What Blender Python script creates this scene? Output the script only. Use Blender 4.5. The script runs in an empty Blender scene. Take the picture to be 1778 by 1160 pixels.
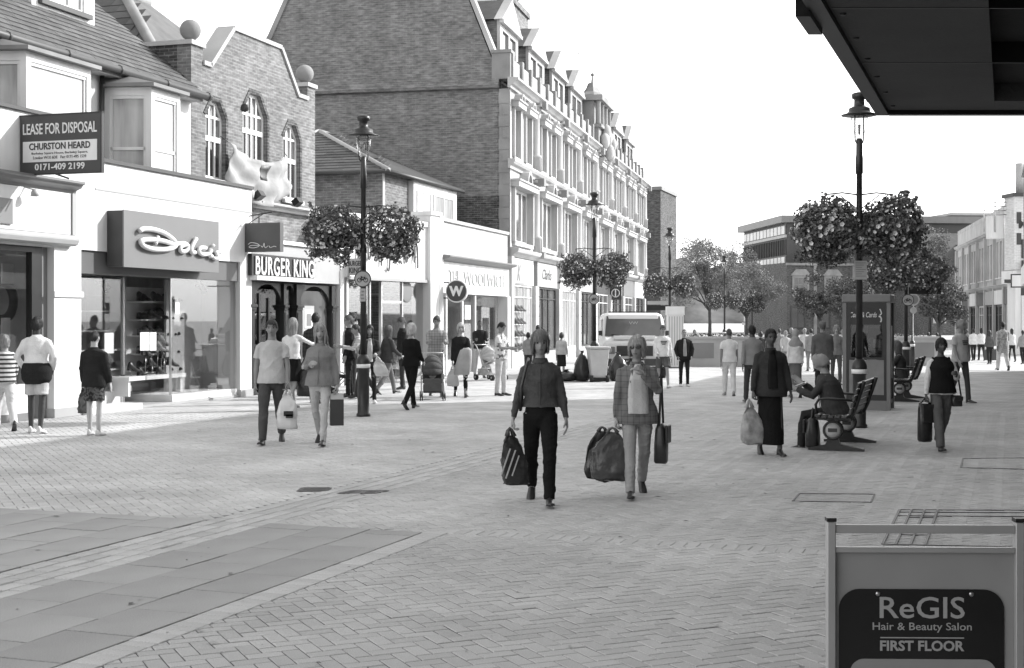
import bpy, bmesh, math, random
import numpy as np
from mathutils import Vector, Matrix, noise
R = math.radians
rnd = random.Random(7)
sc = bpy.context.scene
COL = sc.collection

# ---------------------------------------------------------------- camera
FPX, HOR, CX, CAMZ, IMW = 2400.0, 552.0, 889.0, 1.75, 1778.0
cam_d = bpy.data.cameras.new('camera'); cam = bpy.data.objects.new('camera', cam_d); COL.objects.link(cam)
cam.location = (0, 0, CAMZ); cam.rotation_euler = (R(90), 0, 0)
cam_d.sensor_width = 36.0; cam_d.lens = 36.0 * FPX / IMW
cam_d.shift_y = -(580.0 - HOR) / IMW
cam_d.clip_end = 3000; sc.camera = cam

# ---------------------------------------------------------------- sky and sun (black and white film: everything neutral)
SUN_EL = R(30); SUN_H = Vector((.934, .357, 0)).normalized()
world = bpy.data.worlds.new('World'); sc.world = world; world.use_nodes = True
nt = world.node_tree; nt.nodes.clear()
sky = nt.nodes.new('ShaderNodeTexSky'); sky.sky_type = 'NISHITA'; sky.sun_disc = False
sky.sun_elevation = SUN_EL; sky.sun_rotation = math.atan2(SUN_H.x, SUN_H.y)
sky.air_density = 2.2; sky.dust_density = 1.0; sky.ozone_density = 0.0
bw = nt.nodes.new('ShaderNodeRGBToBW'); bg = nt.nodes.new('ShaderNodeBackground'); wo = nt.nodes.new('ShaderNodeOutputWorld')
bg.inputs['Strength'].default_value = .15
nt.links.new(sky.outputs[0], bw.inputs[0]); nt.links.new(bw.outputs[0], bg.inputs['Color']); nt.links.new(bg.outputs[0], wo.inputs[0])
sun_d = bpy.data.lights.new('sun', 'SUN'); sun = bpy.data.objects.new('sun', sun_d); COL.objects.link(sun)
sun_d.energy = 2.0; sun_d.angle = R(.55); sun_d.color = (1, 1, 1)
sdir = Vector((SUN_H.x * math.cos(SUN_EL), SUN_H.y * math.cos(SUN_EL), math.sin(SUN_EL)))
sun.rotation_euler = sdir.to_track_quat('Z', 'Y').to_euler(); sun.location = sdir * 60
sc.view_settings.view_transform = 'Standard'; sc.view_settings.look = 'None'
sc.view_settings.gamma = 1; sc.view_settings.use_curve_mapping = False
sc.view_settings.exposure = 1.42
sc.cycles.max_bounces = 6; sc.cycles.transparent_max_bounces = 24
sc.cycles.caustics_reflective = False; sc.cycles.caustics_refractive = False

# ---------------------------------------------------------------- photograph pixel -> place
def G(px, py):
    y = FPX * CAMZ / (py - HOR); return Vector(((px - CX) / FPX * y, y, 0))
def K(px, py, Y): return Vector(((px - CX) / FPX * Y, Y, CAMZ - (py - HOR) / FPX * Y))
class Frame:
    """a facade: x runs along it, -y faces the street, z up"""
    def __init__(s, ox, oy, slope, flip=False):
        d = Vector((slope, 1, 0)).normalized()
        if flip: d = -d
        s.o = Vector((ox, oy, 0)); s.d = d; s.n = Vector((-d.y, d.x, 0)); s.rz = math.atan2(d.y, d.x)
    def u(s, px, w=0):
        k = (px - CX) / FPX
        return (k * (s.o.y + w * s.n.y) - s.o.x - w * s.n.x) / (s.d.x - k * s.d.y)
    def uz(s, px, py, w=0):
        u = s.u(px, w); Y = s.o.y + u * s.d.y + w * s.n.y
        return u, CAMZ - (py - HOR) / FPX * Y
    def wz(s, px, py, u=0):              # a point on the plane x = u: its y and z
        k = (px - CX) / FPX
        w = (k * (s.o.y + u * s.d.y) - s.o.x - u * s.d.x) / (s.n.x - k * s.n.y)
        return w, CAMZ - (py - HOR) / FPX * (s.o.y + u * s.d.y + w * s.n.y)
    def P(s, u, w, z): p = s.o + u * s.d + w * s.n; return Vector((p.x, p.y, z))

# ---------------------------------------------------------------- materials (all neutral greys)
MATS = {}
def mat(name, v, rough=.8, var=.08, scale=3.0, bump=0.0, bscale=40.0, metal=0.0, spec=.5, fine=0.0, stretch=(1, 1, 1), island=0.0):
    if name in MATS: return MATS[name]
    m = bpy.data.materials.new(name); m.use_nodes = True; n = m.node_tree; L = n.links
    b = n.nodes['Principled BSDF']; b.inputs['Roughness'].default_value = rough; b.inputs['Metallic'].default_value = metal
    b.inputs['Specular IOR Level'].default_value = spec
    tc = n.nodes.new('ShaderNodeTexCoord'); mp = n.nodes.new('ShaderNodeMapping'); mp.inputs['Scale'].default_value = stretch
    L.new(tc.outputs['Object'], mp.inputs['Vector'])
    nz = n.nodes.new('ShaderNodeTexNoise'); nz.inputs['Scale'].default_value = scale; nz.inputs['Detail'].default_value = 5
    L.new(mp.outputs[0], nz.inputs['Vector'])
    mr = n.nodes.new('ShaderNodeMapRange'); mr.inputs['From Min'].default_value = .25; mr.inputs['From Max'].default_value = .75
    mr.inputs['To Min'].default_value = v * (1 - var * 1.6); mr.inputs['To Max'].default_value = v * (1 + var * 1.6)
    L.new(nz.outputs['Fac'], mr.inputs['Value']); out = mr.outputs[0]
    def mul(a, bsock_or_val):
        x = n.nodes.new('ShaderNodeMath'); x.operation = 'MULTIPLY'; L.new(a, x.inputs[0])
        if isinstance(bsock_or_val, (int, float)): x.inputs[1].default_value = bsock_or_val
        else: L.new(bsock_or_val, x.inputs[1])
        return x.outputs[0]
    if fine:
        n2 = n.nodes.new('ShaderNodeTexNoise'); n2.inputs['Scale'].default_value = max(scale * 40, 150); n2.inputs['Detail'].default_value = 3
        L.new(tc.outputs['Object'], n2.inputs['Vector'])
        r2 = n.nodes.new('ShaderNodeMapRange'); r2.inputs['From Min'].default_value = .3; r2.inputs['From Max'].default_value = .7
        r2.inputs['To Min'].default_value = 1 - fine; r2.inputs['To Max'].default_value = 1 + fine
        L.new(n2.outputs['Fac'], r2.inputs['Value']); out = mul(out, r2.outputs[0])
    if island:
        g = n.nodes.new('ShaderNodeNewGeometry'); r3 = n.nodes.new('ShaderNodeMapRange')
        r3.inputs['To Min'].default_value = 1 - island; r3.inputs['To Max'].default_value = 1 + island
        oi = n.nodes.new('ShaderNodeObjectInfo'); ad = n.nodes.new('ShaderNodeMath'); ad.operation = 'ADD'
        L.new(g.outputs['Random Per Island'], ad.inputs[0]); L.new(oi.outputs['Random'], ad.inputs[1])
        fr = n.nodes.new('ShaderNodeMath'); fr.operation = 'FRACT'; L.new(ad.outputs[0], fr.inputs[0])
        L.new(fr.outputs[0], r3.inputs['Value']); out = mul(out, r3.outputs[0])
    cb = n.nodes.new('ShaderNodeCombineColor')
    for i in range(3): L.new(out, cb.inputs[i])
    L.new(cb.outputs[0], b.inputs['Base Color'])
    if bump:
        n3 = n.nodes.new('ShaderNodeTexNoise'); n3.inputs['Scale'].default_value = bscale; n3.inputs['Detail'].default_value = 4
        L.new(mp.outputs[0], n3.inputs['Vector'])
        bp = n.nodes.new('ShaderNodeBump'); bp.inputs['Strength'].default_value = bump; bp.inputs['Distance'].default_value = .02
        L.new(n3.outputs['Fac'], bp.inputs['Height']); L.new(bp.outputs[0], b.inputs['Normal'])
    MATS[name] = m; return m

def brick_mat(name, v1, v2, mortar, bw_=.225, bh=.075, ms=.01, mode='xz', var=.25, bump=.5, rot=0.0, offset=.5, dark=.45):
    """brick pattern in object space; mode xz for walls (either side), xy for ground"""
    if name in MATS: return MATS[name]
    m = bpy.data.materials.new(name); m.use_nodes = True; n = m.node_tree; L = n.links
    b = n.nodes['Principled BSDF']; b.inputs['Roughness'].default_value = .9
    b.inputs['Specular IOR Level'].default_value = .25
    tc = n.nodes.new('ShaderNodeTexCoord'); sp = n.nodes.new('ShaderNodeSeparateXYZ'); L.new(tc.outputs['Object'], sp.inputs[0])
    cx = n.nodes.new('ShaderNodeCombineXYZ')
    if mode == 'xz':
        ad = n.nodes.new('ShaderNodeMath'); ad.operation = 'ADD'
        L.new(sp.outputs[0], ad.inputs[0]); L.new(sp.outputs[1], ad.inputs[1])
        L.new(ad.outputs[0], cx.inputs[0]); L.new(sp.outputs[2], cx.inputs[1])
    else:
        L.new(sp.outputs[0], cx.inputs[0]); L.new(sp.outputs[1], cx.inputs[1])
    mp = n.nodes.new('ShaderNodeMapping'); mp.inputs['Rotation'].default_value = (0, 0, rot); L.new(cx.outputs[0], mp.inputs[0])
    br = n.nodes.new('ShaderNodeTexBrick'); br.offset = offset
    br.inputs['Scale'].default_value = 1; br.inputs['Brick Width'].default_value = bw_; br.inputs['Row Height'].default_value = bh
    br.inputs['Mortar Size'].default_value = ms; br.inputs['Mortar Smooth'].default_value = .2; br.inputs['Bias'].default_value = -.2
    for s_, v in (('Color1', v1), ('Color2', v2), ('Mortar', mortar)): br.inputs[s_].default_value = (v, v, v, 1)
    L.new(mp.outputs[0], br.inputs['Vector'])
    nz = n.nodes.new('ShaderNodeTexNoise'); nz.inputs['Scale'].default_value = .9; nz.inputs['Detail'].default_value = 8; nz.inputs['Roughness'].default_value = .7
    L.new(tc.outputs['Object'], nz.inputs['Vector'])
    mr = n.nodes.new('ShaderNodeMapRange'); mr.inputs['From Min'].default_value = .3; mr.inputs['From Max'].default_value = .7
    mr.inputs['To Min'].default_value = 1 - var; mr.inputs['To Max'].default_value = 1 + var; L.new(nz.outputs['Fac'], mr.inputs['Value'])
    sc2 = n.nodes.new('ShaderNodeVectorMath'); sc2.operation = 'SCALE'; L.new(br.outputs['Color'], sc2.inputs[0]); L.new(mr.outputs[0], sc2.inputs['Scale'])
    # odd darker bricks and soot patches
    m3 = n.nodes.new('ShaderNodeMapping'); m3.inputs['Scale'].default_value = (3.2, 3.2, 13.0) if mode == 'xz' else (2.0, 2.0, 2.0); L.new(tc.outputs['Object'], m3.inputs[0])
    n4 = n.nodes.new('ShaderNodeTexNoise'); n4.inputs['Scale'].default_value = 1.0; n4.inputs['Detail'].default_value = 3; L.new(m3.outputs[0], n4.inputs['Vector'])
    r4 = n.nodes.new('ShaderNodeMapRange'); r4.inputs['From Min'].default_value = .36; r4.inputs['From Max'].default_value = .64; r4.inputs['To Min'].default_value = 1 - dark; r4.inputs['To Max'].default_value = 1 + dark * .55; L.new(n4.outputs['Fac'], r4.inputs['Value'])
    s4 = n.nodes.new('ShaderNodeVectorMath'); s4.operation = 'SCALE'; L.new(sc2.outputs[0], s4.inputs[0]); L.new(r4.outputs[0], s4.inputs['Scale'])
    L.new(s4.outputs[0], b.inputs['Base Color'])
    bp = n.nodes.new('ShaderNodeBump'); bp.inputs['Strength'].default_value = bump; bp.inputs['Distance'].default_value = .008; bp.invert = True
    L.new(br.outputs['Fac'], bp.inputs['Height']); L.new(bp.outputs[0], b.inputs['Normal'])
    MATS[name] = m; return m

def glass_mat(name='clear_glass', tint=.92, refl=1.0):
    if name in MATS: return MATS[name]
    m = bpy.data.materials.new(name); m.use_nodes = True; n = m.node_tree; L = n.links; n.nodes.clear()
    o = n.nodes.new('ShaderNodeOutputMaterial'); mx = n.nodes.new('ShaderNodeMixShader'); tr = n.nodes.new('ShaderNodeBsdfTransparent')
    gl = n.nodes.new('ShaderNodeBsdfGlossy'); gl.inputs['Roughness'].default_value = .015; lw = n.nodes.new('ShaderNodeLayerWeight'); lw.inputs[0].default_value = .5; pw = n.nodes.new('ShaderNodeMath'); pw.operation = 'POWER'; pw.inputs[1].default_value = 4.0; L.new(lw.outputs['Facing'], pw.inputs[0]); fr = n.nodes.new('ShaderNodeMath'); fr.operation = 'MULTIPLY_ADD'; fr.inputs[1].default_value = .9; fr.inputs[2].default_value = .06; L.new(pw.outputs[0], fr.inputs[0])
    tr.inputs[0].default_value = (tint, tint, tint, 1); gl.inputs[0].default_value = (refl, refl, refl, 1)
    L.new(fr.outputs[0], mx.inputs[0]); L.new(tr.outputs[0], mx.inputs[1]); L.new(gl.outputs[0], mx.inputs[2]); L.new(mx.outputs[0], o.inputs[0])
    MATS[name] = m; return m

WHITE = mat('white_paint', .70, .55, .09, 1.1, bump=.05, bscale=9, stretch=(2.2, 2.2, .35))
STUCCO = mat('white_render', .66, .9, .13, .9, bump=.12, bscale=25, fine=.04, stretch=(2, 2, .4))
STONE = mat('pale_stone', .44, .9, .12, .7, bump=.25, bscale=14, fine=.06)
STONED = mat('stone_weathered_shaded', .26, .9, .2, .9, bump=.25, bscale=14, fine=.06)
GREY = mat('grey_paint', .19, .5, .06, 1.5)
LGREY = mat('light_grey', .38, .6, .06, 1.5)
DGREY = mat('dark_grey', .045, .5, .1, 2)
BLACK = mat('black_paint', .012, .4, .2, 3)
IRON = mat('cast_iron', .022, .38, .25, 8, bump=.1, bscale=60)
RUBBER = mat('black_rubber', .02, .8, .2, 6)
STEEL = mat('steel', .5, .3, .1, 4, metal=1)
ALU = mat('aluminium', .55, .38, .05, 5, metal=.7)
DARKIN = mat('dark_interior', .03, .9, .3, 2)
PANE = mat('window_pane', .12, .06, .35, .6, spec=.9)
PANED = mat('dark_window_pane', .04, .05, .3, .8, spec=.9)
PANEL = mat('curtained_pane', .38, .12, .25, 1.3, spec=.8, stretch=(4, 4, .5))
GLASS = glass_mat()
BRICK = brick_mat('red_brick', .21, .15, .27, dark=.3)
BRICKG = brick_mat('gable_brick', .21, .15, .24, var=.22, dark=.3)
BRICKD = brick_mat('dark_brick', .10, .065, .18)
BRICKP = brick_mat('pale_painted_brick', .5, .45, .4, var=.1, dark=.1)
LEADM = mat('lead_grey', .2, .6, .15, 2)
SLATE = mat('roof_slate', .085, .6, .15, 2.5, bump=.2, bscale=20, island=.3)
TILE = mat('roof_tile', .10, .85, .15, 2.5, bump=.3, bscale=25, island=.22)

# ---------------------------------------------------------------- objects
def mesh_obj(name, me, m=None, parent=None):
    o = bpy.data.objects.new(name, me); COL.objects.link(o)
    if m is not None:
        if len(me.materials) == 0: me.materials.append(m)
    if parent is not None: o.parent = parent
    return o
def tag(o, label=None, cat=None, group=None, kind=None):
    for k, v in (('label', label), ('category', cat), ('group', group), ('kind', kind)):
        if v: o[k] = v
    return o
def thing(name, label, cat, loc=(0, 0, 0), rz=0.0, group=None):
    o = bpy.data.objects.new(name, None); COL.objects.link(o); o.empty_display_size = .2
    o.location = loc; o.rotation_euler = (0, 0, rz); return tag(o, label, cat, group)
def children(o): return [c for c in COL.objects if c.parent == o]
KIDS = {}
def copy_tree(o, parent=None, tree=None):
    c = o.copy(); COL.objects.link(c)
    if parent is not None: c.parent = parent
    for ch in o.children: copy_tree(ch, c)
    return c
def copies(proto, loc, rz, label=None):
    c = copy_tree(proto); c.location = loc; c.rotation_euler = (0, 0, rz)
    if label: c['label'] = label
    return c

class MB:
    """collects shapes; build() links them as one mesh object"""
    def __init__(s): s.v = []; s.f = []; s.sm = []
    def add(s, vs, fs, smooth=False):
        b = len(s.v); s.v += [tuple(v) for v in vs]; s.f += [tuple(i + b for i in f) for f in fs]; s.sm += [smooth] * len(fs); return s
    def box(s, x0, x1, y0, y1, z0, z1):
        vs = [(x, y, z) for z in (z0, z1) for y in (y0, y1) for x in (x0, x1)]
        return s.add(vs, [(0, 2, 3, 1), (4, 5, 7, 6), (0, 1, 5, 4), (2, 6, 7, 3), (0, 4, 6, 2), (1, 3, 7, 5)])
    def obox(s, c, sz, mtx):
        hx, hy, hz = sz[0] / 2, sz[1] / 2, sz[2] / 2; c = Vector(c)
        vs = [c + mtx @ Vector((x, y, z)) for z in (-hz, hz) for y in (-hy, hy) for x in (-hx, hx)]
        return s.add(vs, [(0, 2, 3, 1), (4, 5, 7, 6), (0, 1, 5, 4), (2, 6, 7, 3), (0, 4, 6, 2), (1, 3, 7, 5)])
    def prism(s, pts, a, b, axis='y'):
        """polygon pts in the plane across `axis`, extruded from a to b along it"""
        n = len(pts)
        def mk(p, t): return {'y': (p[0], t, p[1]), 'x': (t, p[0], p[1]), 'z': (p[0], p[1], t)}[axis]
        vs = [mk(p, a) for p in pts] + [mk(p, b) for p in pts]
        fs = [tuple(range(n)), tuple(range(2 * n - 1, n - 1, -1))] + [(i, i + n, (i + 1) % n + n, (i + 1) % n) for i in range(n)]
        return s.add(vs, fs)
    def quad(s, a, b, c, d): return s.add([a, b, c, d], [(0, 1, 2, 3)])
    def tube(s, path, r, n=8, cap=True, smooth=True, squash=None):
        path = [Vector(p) for p in path]; rs = r if isinstance(r, (list, tuple)) else [r] * len(path)
        vs = []; ref = None
        for i, p in enumerate(path):
            t = (path[min(i + 1, len(path) - 1)] - path[max(i - 1, 0)])
            t = t.normalized() if t.length > 1e-9 else Vector((0, 0, 1))
            if ref is None: ref = Vector((0, 0, 1)) if abs(t.z) < .9 else Vector((1, 0, 0))
            a = (ref - t * ref.dot(t)); a = a.normalized() if a.length > 1e-6 else t.orthogonal().normalized(); b = t.cross(a); ref = a
            for k in range(n):
                an = 2 * math.pi * k / n; vs.append(p + rs[i] * (math.cos(an) * a + math.sin(an) * b))
        fs = [(i * n + k, i * n + (k + 1) % n, (i + 1) * n + (k + 1) % n, (i + 1) * n + k) for i in range(len(path) - 1) for k in range(n)]
        if cap: fs += [tuple(range(n - 1, -1, -1)), tuple((len(path) - 1) * n + k for k in range(n))]
        return s.add(vs, fs, smooth)
    def lathe(s, prof, n=20, c=(0, 0, 0), smooth=True):
        vs = [(c[0] + r * math.cos(2 * math.pi * k / n), c[1] + r * math.sin(2 * math.pi * k / n), c[2] + z) for r, z in prof for k in range(n)]
        fs = [(i * n + k, i * n + (k + 1) % n, (i + 1) * n + (k + 1) % n, (i + 1) * n + k) for i in range(len(prof) - 1) for k in range(n)]
        fs += [tuple(range(n - 1, -1, -1)), tuple((len(prof) - 1) * n + k for k in range(n))]
        return s.add(vs, fs, smooth)
    def ball(s, c, r, n=14, m=9):
        rx, ry, rz = r if isinstance(r, (tuple, list)) else (r, r, r)
        vs = [(c[0] + rx * math.sin(math.pi * i / m) * math.cos(2 * math.pi * k / n), c[1] + ry * math.sin(math.pi * i / m) * math.sin(2 * math.pi * k / n),
               c[2] - rz * math.cos(math.pi * i / m)) for i in range(1, m) for k in range(n)]
        vs += [(c[0], c[1], c[2] - rz), (c[0], c[1], c[2] + rz)]; B = len(vs) - 2; T = len(vs) - 1
        fs = [(i * n + k, i * n + (k + 1) % n, (i + 1) * n + (k + 1) % n, (i + 1) * n + k) for i in range(m - 2) for k in range(n)]
        fs += [(B, (k + 1) % n, k) for k in range(n)] + [(T, (m - 2) * n + k, (m - 2) * n + (k + 1) % n) for k in range(n)]
        return s.add(vs, fs, True)
    def loft(s, rings, cap=True, smooth=True):
        n = len(rings[0]); vs = [p for r in rings for p in r]
        fs = [(i * n + k, i * n + (k + 1) % n, (i + 1) * n + (k + 1) % n, (i + 1) * n + k) for i in range(len(rings) - 1) for k in range(n)]
        if cap: fs += [tuple(range(n - 1, -1, -1)), tuple((len(rings) - 1) * n + k for k in range(n))]
        return s.add(vs, fs, smooth)
    def mesh(s, name):
        me = bpy.data.meshes.new(name); me.from_pydata(s.v, [], s.f)
        me.polygons.foreach_set('use_smooth', s.sm); me.update(); return me
    def build(s, name, m, parent=None, bevel=0.0, loc=None):
        me = s.mesh(name)
        bm = bmesh.new(); bm.from_mesh(me); bmesh.ops.recalc_face_normals(bm, faces=bm.faces)
        if bevel: bmesh.ops.bevel(bm, geom=list(bm.edges), offset=bevel, segments=1, affect='EDGES', clamp_overlap=True)
        bm.to_mesh(me); bm.free()
        o = mesh_obj(name, me, m, parent)
        if loc is not None: o.location = loc
        return o
def BX(name, m, parent, x0, x1, y0, y1, z0, z1, bevel=0.0): return MB().box(x0, x1, y0, y1, z0, z1).build(name, m, parent, bevel)

# a private scene used only to evaluate text and modifiers
TMP = bpy.data.scenes.new('workshop')
def evaluate(data, mods=()):
    o = bpy.data.objects.new('workpiece', data); TMP.collection.objects.link(o)
    for fn in mods: fn(o)
    vl = TMP.view_layers[0]; vl.update(); dg = vl.depsgraph
    me = bpy.data.meshes.new_from_object(o.evaluated_get(dg), depsgraph=dg)
    bpy.data.objects.remove(o); return me
def text_mesh(body, size=1.0, extrude=.01, bold=0.0, shear=0.0, width=None, height=None, align='CENTER', spacing=1.0):
    """lettering standing in the x-z plane, facing -y; width/height fit it to a size"""
    c = bpy.data.curves.new('lettering', 'FONT'); c.body = body; c.size = size; c.extrude = extrude; c.offset = bold; c.shear = shear
    c.space_character = spacing; c.resolution_u = 3
    me = evaluate(c); bpy.data.curves.remove(c)
    co = np.empty(len(me.vertices) * 3); me.vertices.foreach_get('co', co); co = co.reshape(-1, 3)
    x0, x1, y0, y1 = co[:, 0].min(), co[:, 0].max(), co[:, 1].min(), co[:, 1].max()
    sx = width / (x1 - x0) if width else 1.0; sy = height / (y1 - y0) if height else (sx if width else 1.0)
    if height and not width: sx = sy
    ax = {'CENTER': (x0 + x1) / 2, 'LEFT': x0, 'RIGHT': x1}[align]
    out = np.stack([(co[:, 0] - ax) * sx, -co[:, 2], (co[:, 1] - y0) * sy], 1)
    me.vertices.foreach_set('co', out.ravel()); me.update(); return me
def lettering(body, m, parent, loc, rz=0.0, name='lettering', **k):
    o = mesh_obj(name, text_mesh(body, **k), m, parent); o.location = loc; o.rotation_euler = (0, 0, rz); return o
# ================================================================ ground and paving
PAVD = brick_mat('far_paving', .50, .44, .38, .21, .105, .006, 'xy', var=.2, bump=.3, rot=R(25), dark=.12)
PAVER = mat('clay_paver', .45, .82, .12, .55, bump=.25, bscale=90, fine=.2, island=.085, spec=.35)
PAVL = mat('pale_paver', .48, .82, .16, .6, bump=.25, bscale=90, fine=.2, island=.08, spec=.35)
SLABM = mat('concrete_slab', .34, .85, .12, .8, bump=.2, bscale=120, fine=.22, island=.07, spec=.35)
SETTM = mat('granite_sett', .44, .8, .10, 2, bump=.3, bscale=70, fine=.2, island=.13, spec=.4)
JOINT = mat('sandy_joint', .10, .95, .25, 4)
pavement = MB().add([(-500, -60, -.009), (500, -60, -.009), (500, 25.9, -.009), (-500, 25.9, -.009), (500, 26.0, -.003), (-500, 26.0, -.003), (500, 900, -.003), (-500, 900, -.003)], [(0, 1, 2, 3), (3, 2, 4, 5), (5, 4, 6, 7)]).build('pavement', PAVD)
tag(pavement, 'brick-paved pedestrian street', 'pavement', kind='structure')
U = Vector((.3387, .9409, 0)); V = Vector((.9409, -.3387, 0)); PAV_RZ = math.atan2(U.y, U.x)
def in_view(p, m=.04):
    return p.y > 6.0 and abs(p.x / p.y) < .372 + m
bed = MB()   # the darker sand bed seen between the nearer pieces
bed.quad((-9, 5.5, -.0075), (9, 5.5, -.0075), (10.6, 25.8, -.0075), (-10.6, 25.8, -.0075)).build('bedding', JOINT, pavement)
def piece_mesh(name, l, w, h=.04, ch=.006):
    hx, hy = l / 2, w / 2; t = .0
    vs = [(-hx, -hy, -h), (hx, -hy, -h), (hx, hy, -h), (-hx, hy, -h), (-hx, -hy, -ch), (hx, -hy, -ch), (hx, hy, -ch), (-hx, hy, -ch),
          (-hx + ch, -hy + ch, t), (hx - ch, -hy + ch, t), (hx - ch, hy - ch, t), (-hx + ch, hy - ch, t)]
    fs = [(8, 9, 10, 11)] + [(a + o, (a + 1) % 4 + o, (a + 1) % 4 + o + 4, a + o + 4) for o in (0, 4) for a in range(4)]
    me = bpy.data.meshes.new(name); me.from_pydata(vs, [], fs); me.update(); return me, np.array(vs), np.array(fs, int) if False else fs
def lay(pieces, name, m, l, w, singles, ch=.004):
    """pieces: (centre, angle, z, scale-l); the nearest become objects, the rest one part"""
    me, vs, fs = piece_mesh(name, l, w, ch=ch); me.materials.append(m)
    pieces = sorted(pieces, key=lambda q: q[0].length)
    for c, a, z, sl in pieces[:singles]:
        o = bpy.data.objects.new(name, me); COL.objects.link(o); o.parent = pavement
        o.location = (c.x, c.y, z); o.rotation_euler = (rnd.gauss(0, .004), rnd.gauss(0, .004), a); o.scale = (sl, 1, 1)
    rest = pieces[singles:]
    if not rest: return
    n = len(rest); P = np.zeros((n, 12, 3)); loc = vs[None].repeat(n, 0)
    an = np.array([q[1] for q in rest]); sl = np.array([q[3] for q in rest])
    loc = loc.copy(); loc[:, :, 0] *= sl[:, None]
    tx = np.random.default_rng(3).normal(0, .004, (n, 2))
    ca, sa = np.cos(an)[:, None], np.sin(an)[:, None]
    P[:, :, 0] = loc[:, :, 0] * ca - loc[:, :, 1] * sa + np.array([q[0].x for q in rest])[:, None]
    P[:, :, 1] = loc[:, :, 0] * sa + loc[:, :, 1] * ca + np.array([q[0].y for q in rest])[:, None]
    P[:, :, 2] = loc[:, :, 2] + np.array([q[2] for q in rest])[:, None] + loc[:, :, 0] * tx[:, :1] + loc[:, :, 1] * tx[:, 1:]
    top = [f for f in fs if min(f) >= 4]
    F = (np.array(top)[None] + (np.arange(n) * 12)[:, None, None]).reshape(-1, 4)
    m2 = bpy.data.meshes.new(name + '_field'); m2.from_pydata(P.reshape(-1, 3), [], F); m2.update()
    o = mesh_obj(name + '_field', m2, m, pavement); o['kind'] = 'stuff'
# herringbone at 45 degrees to the street
A45 = PAV_RZ - R(45); EA = Vector((math.cos(A45), math.sin(A45), 0)); EB = Vector((-EA.y, EA.x, 0))
near, far_ = [], []
gj = .1
for i in range(-130, 330):
    for j in range(-200, 300):
        mm = (i - j) % 4
        if mm == 0: c = EA * ((i + 1) * gj) + EB * ((j + .5) * gj); a = A45
        elif mm == 3: c = EA * ((i + .5) * gj) + EB * ((j + 1) * gj); a = A45 + R(90)
        else: continue
        if not (6.2 < c.y < 26) or not in_view(c): continue
        u, v = c.dot(U), c.dot(V)
        if -6.50 < v < -5.97: continue
        if u < 10.35 and v < -4.45: continue
        z = -.003 + rnd.gauss(0, .0009)
        (far_ if v < -6.5 else near).append((c, a + rnd.gauss(0, .008), z, 1.0))
lay(near, 'paver', PAVER, .194, .094, 300)
lay(far_, 'pale_paver', PAVL, .1955, .0955, 0)
# edge courses laid across
edge = []
uu = 5.0
while uu < 10.4:
    c = U * uu + V * -4.40
    if in_view(c): edge.append((c, math.atan2(V.y, V.x) + rnd.gauss(0, .01), rnd.gauss(.001, .0008), 1.0))
    uu += .1
vv = -4.3
while vv < 3.2:
    c = U * 10.5 + V * vv
    if in_view(c): edge.append((c, PAV_RZ + rnd.gauss(0, .01), rnd.gauss(.001, .0008), 1.0))
    vv += .1
lay(edge, 'edging_paver', PAVL, .196, .096, 300)
# the strip of pale setts, four courses
setts = []
for k in range(4):
    uu = 6.0 + k * .13
    while uu < 26:
        l = .24 + rnd.uniform(-.05, .05); c = U * (uu + l / 2) + V * (-6.53 + .155 * (k + .5))
        if in_view(c): setts.append((c, PAV_RZ + rnd.gauss(0, .012), rnd.gauss(.001, .0015), (l - .014) / .24))
        uu += l
lay(setts, 'sett', SETTM, .24, .143, 300, ch=.008)
# dark concrete slabs in running rows each side of the strip
slabs = []
for k, (v0, v1) in enumerate([(-5.92, -5.45), (-5.45, -4.98), (-4.98, -4.51), (-7.02, -6.55), (-7.49, -7.02), (-7.96, -7.49), (-8.43, -7.96), (-8.9, -8.43)]):
    uu = 5.2 + (.31 if k % 2 else 0)
    while uu < 10.38:
        l = .62; e = min(uu + l, 10.38)
        c = U * ((uu + e) / 2) + V * ((v0 + v1) / 2)
        if in_view(c, .12) and e - uu > .08: slabs.append((c, PAV_RZ + rnd.gauss(0, .003), rnd.gauss(.0, .0012), (e - uu - .009) / .62))
        uu += l
lay(slabs, 'paving_slab', SLABM, .62, .461, 300, ch=.003)

# inspection covers, paved trays and drain gratings let into the paving
def cover(name, label, cat, pts, lines=(), m=DGREY, wd=.03):
    c = sum((G(*p) for p in pts), Vector()) / len(pts); P = [G(*p) - c for p in pts]
    t = thing(name, label, cat, c)
    fr = MB()
    for a, b in zip(P, P[1:] + P[:1]):
        d = (b - a).normalized(); nn = Vector((-d.y, d.x, 0)) * wd / 2; up = Vector((0, 0, .0035))
        fr.add([a - nn - up, b - nn - up, b + nn - up, a + nn - up, a - nn + up, b - nn + up, b + nn + up, a + nn + up],
               [(0, 1, 2, 3), (4, 5, 6, 7), (0, 1, 5, 4), (1, 2, 6, 5), (2, 3, 7, 6), (3, 0, 4, 7)])
    fr.build('frame', m, t)
    return t, P
def lerp4(P, s, t): return (P[0] * (1 - s) + P[1] * s) * (1 - t) + (P[3] * (1 - s) + P[2] * s) * t
def bar(a, b, wd, h=.004):
    mb = MB(); d = (b - a).normalized(); nn = Vector((-d.y, d.x, 0)) * wd / 2; up = Vector((0, 0, h))
    mb.add([a - nn - up, b - nn - up, b + nn - up, a + nn - up, a - nn + up, b - nn + up, b + nn + up, a + nn + up],
           [(0, 1, 2, 3), (4, 5, 6, 7), (0, 1, 5, 4), (1, 2, 6, 5), (2, 3, 7, 6), (3, 0, 4, 7)]); return mb
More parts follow.
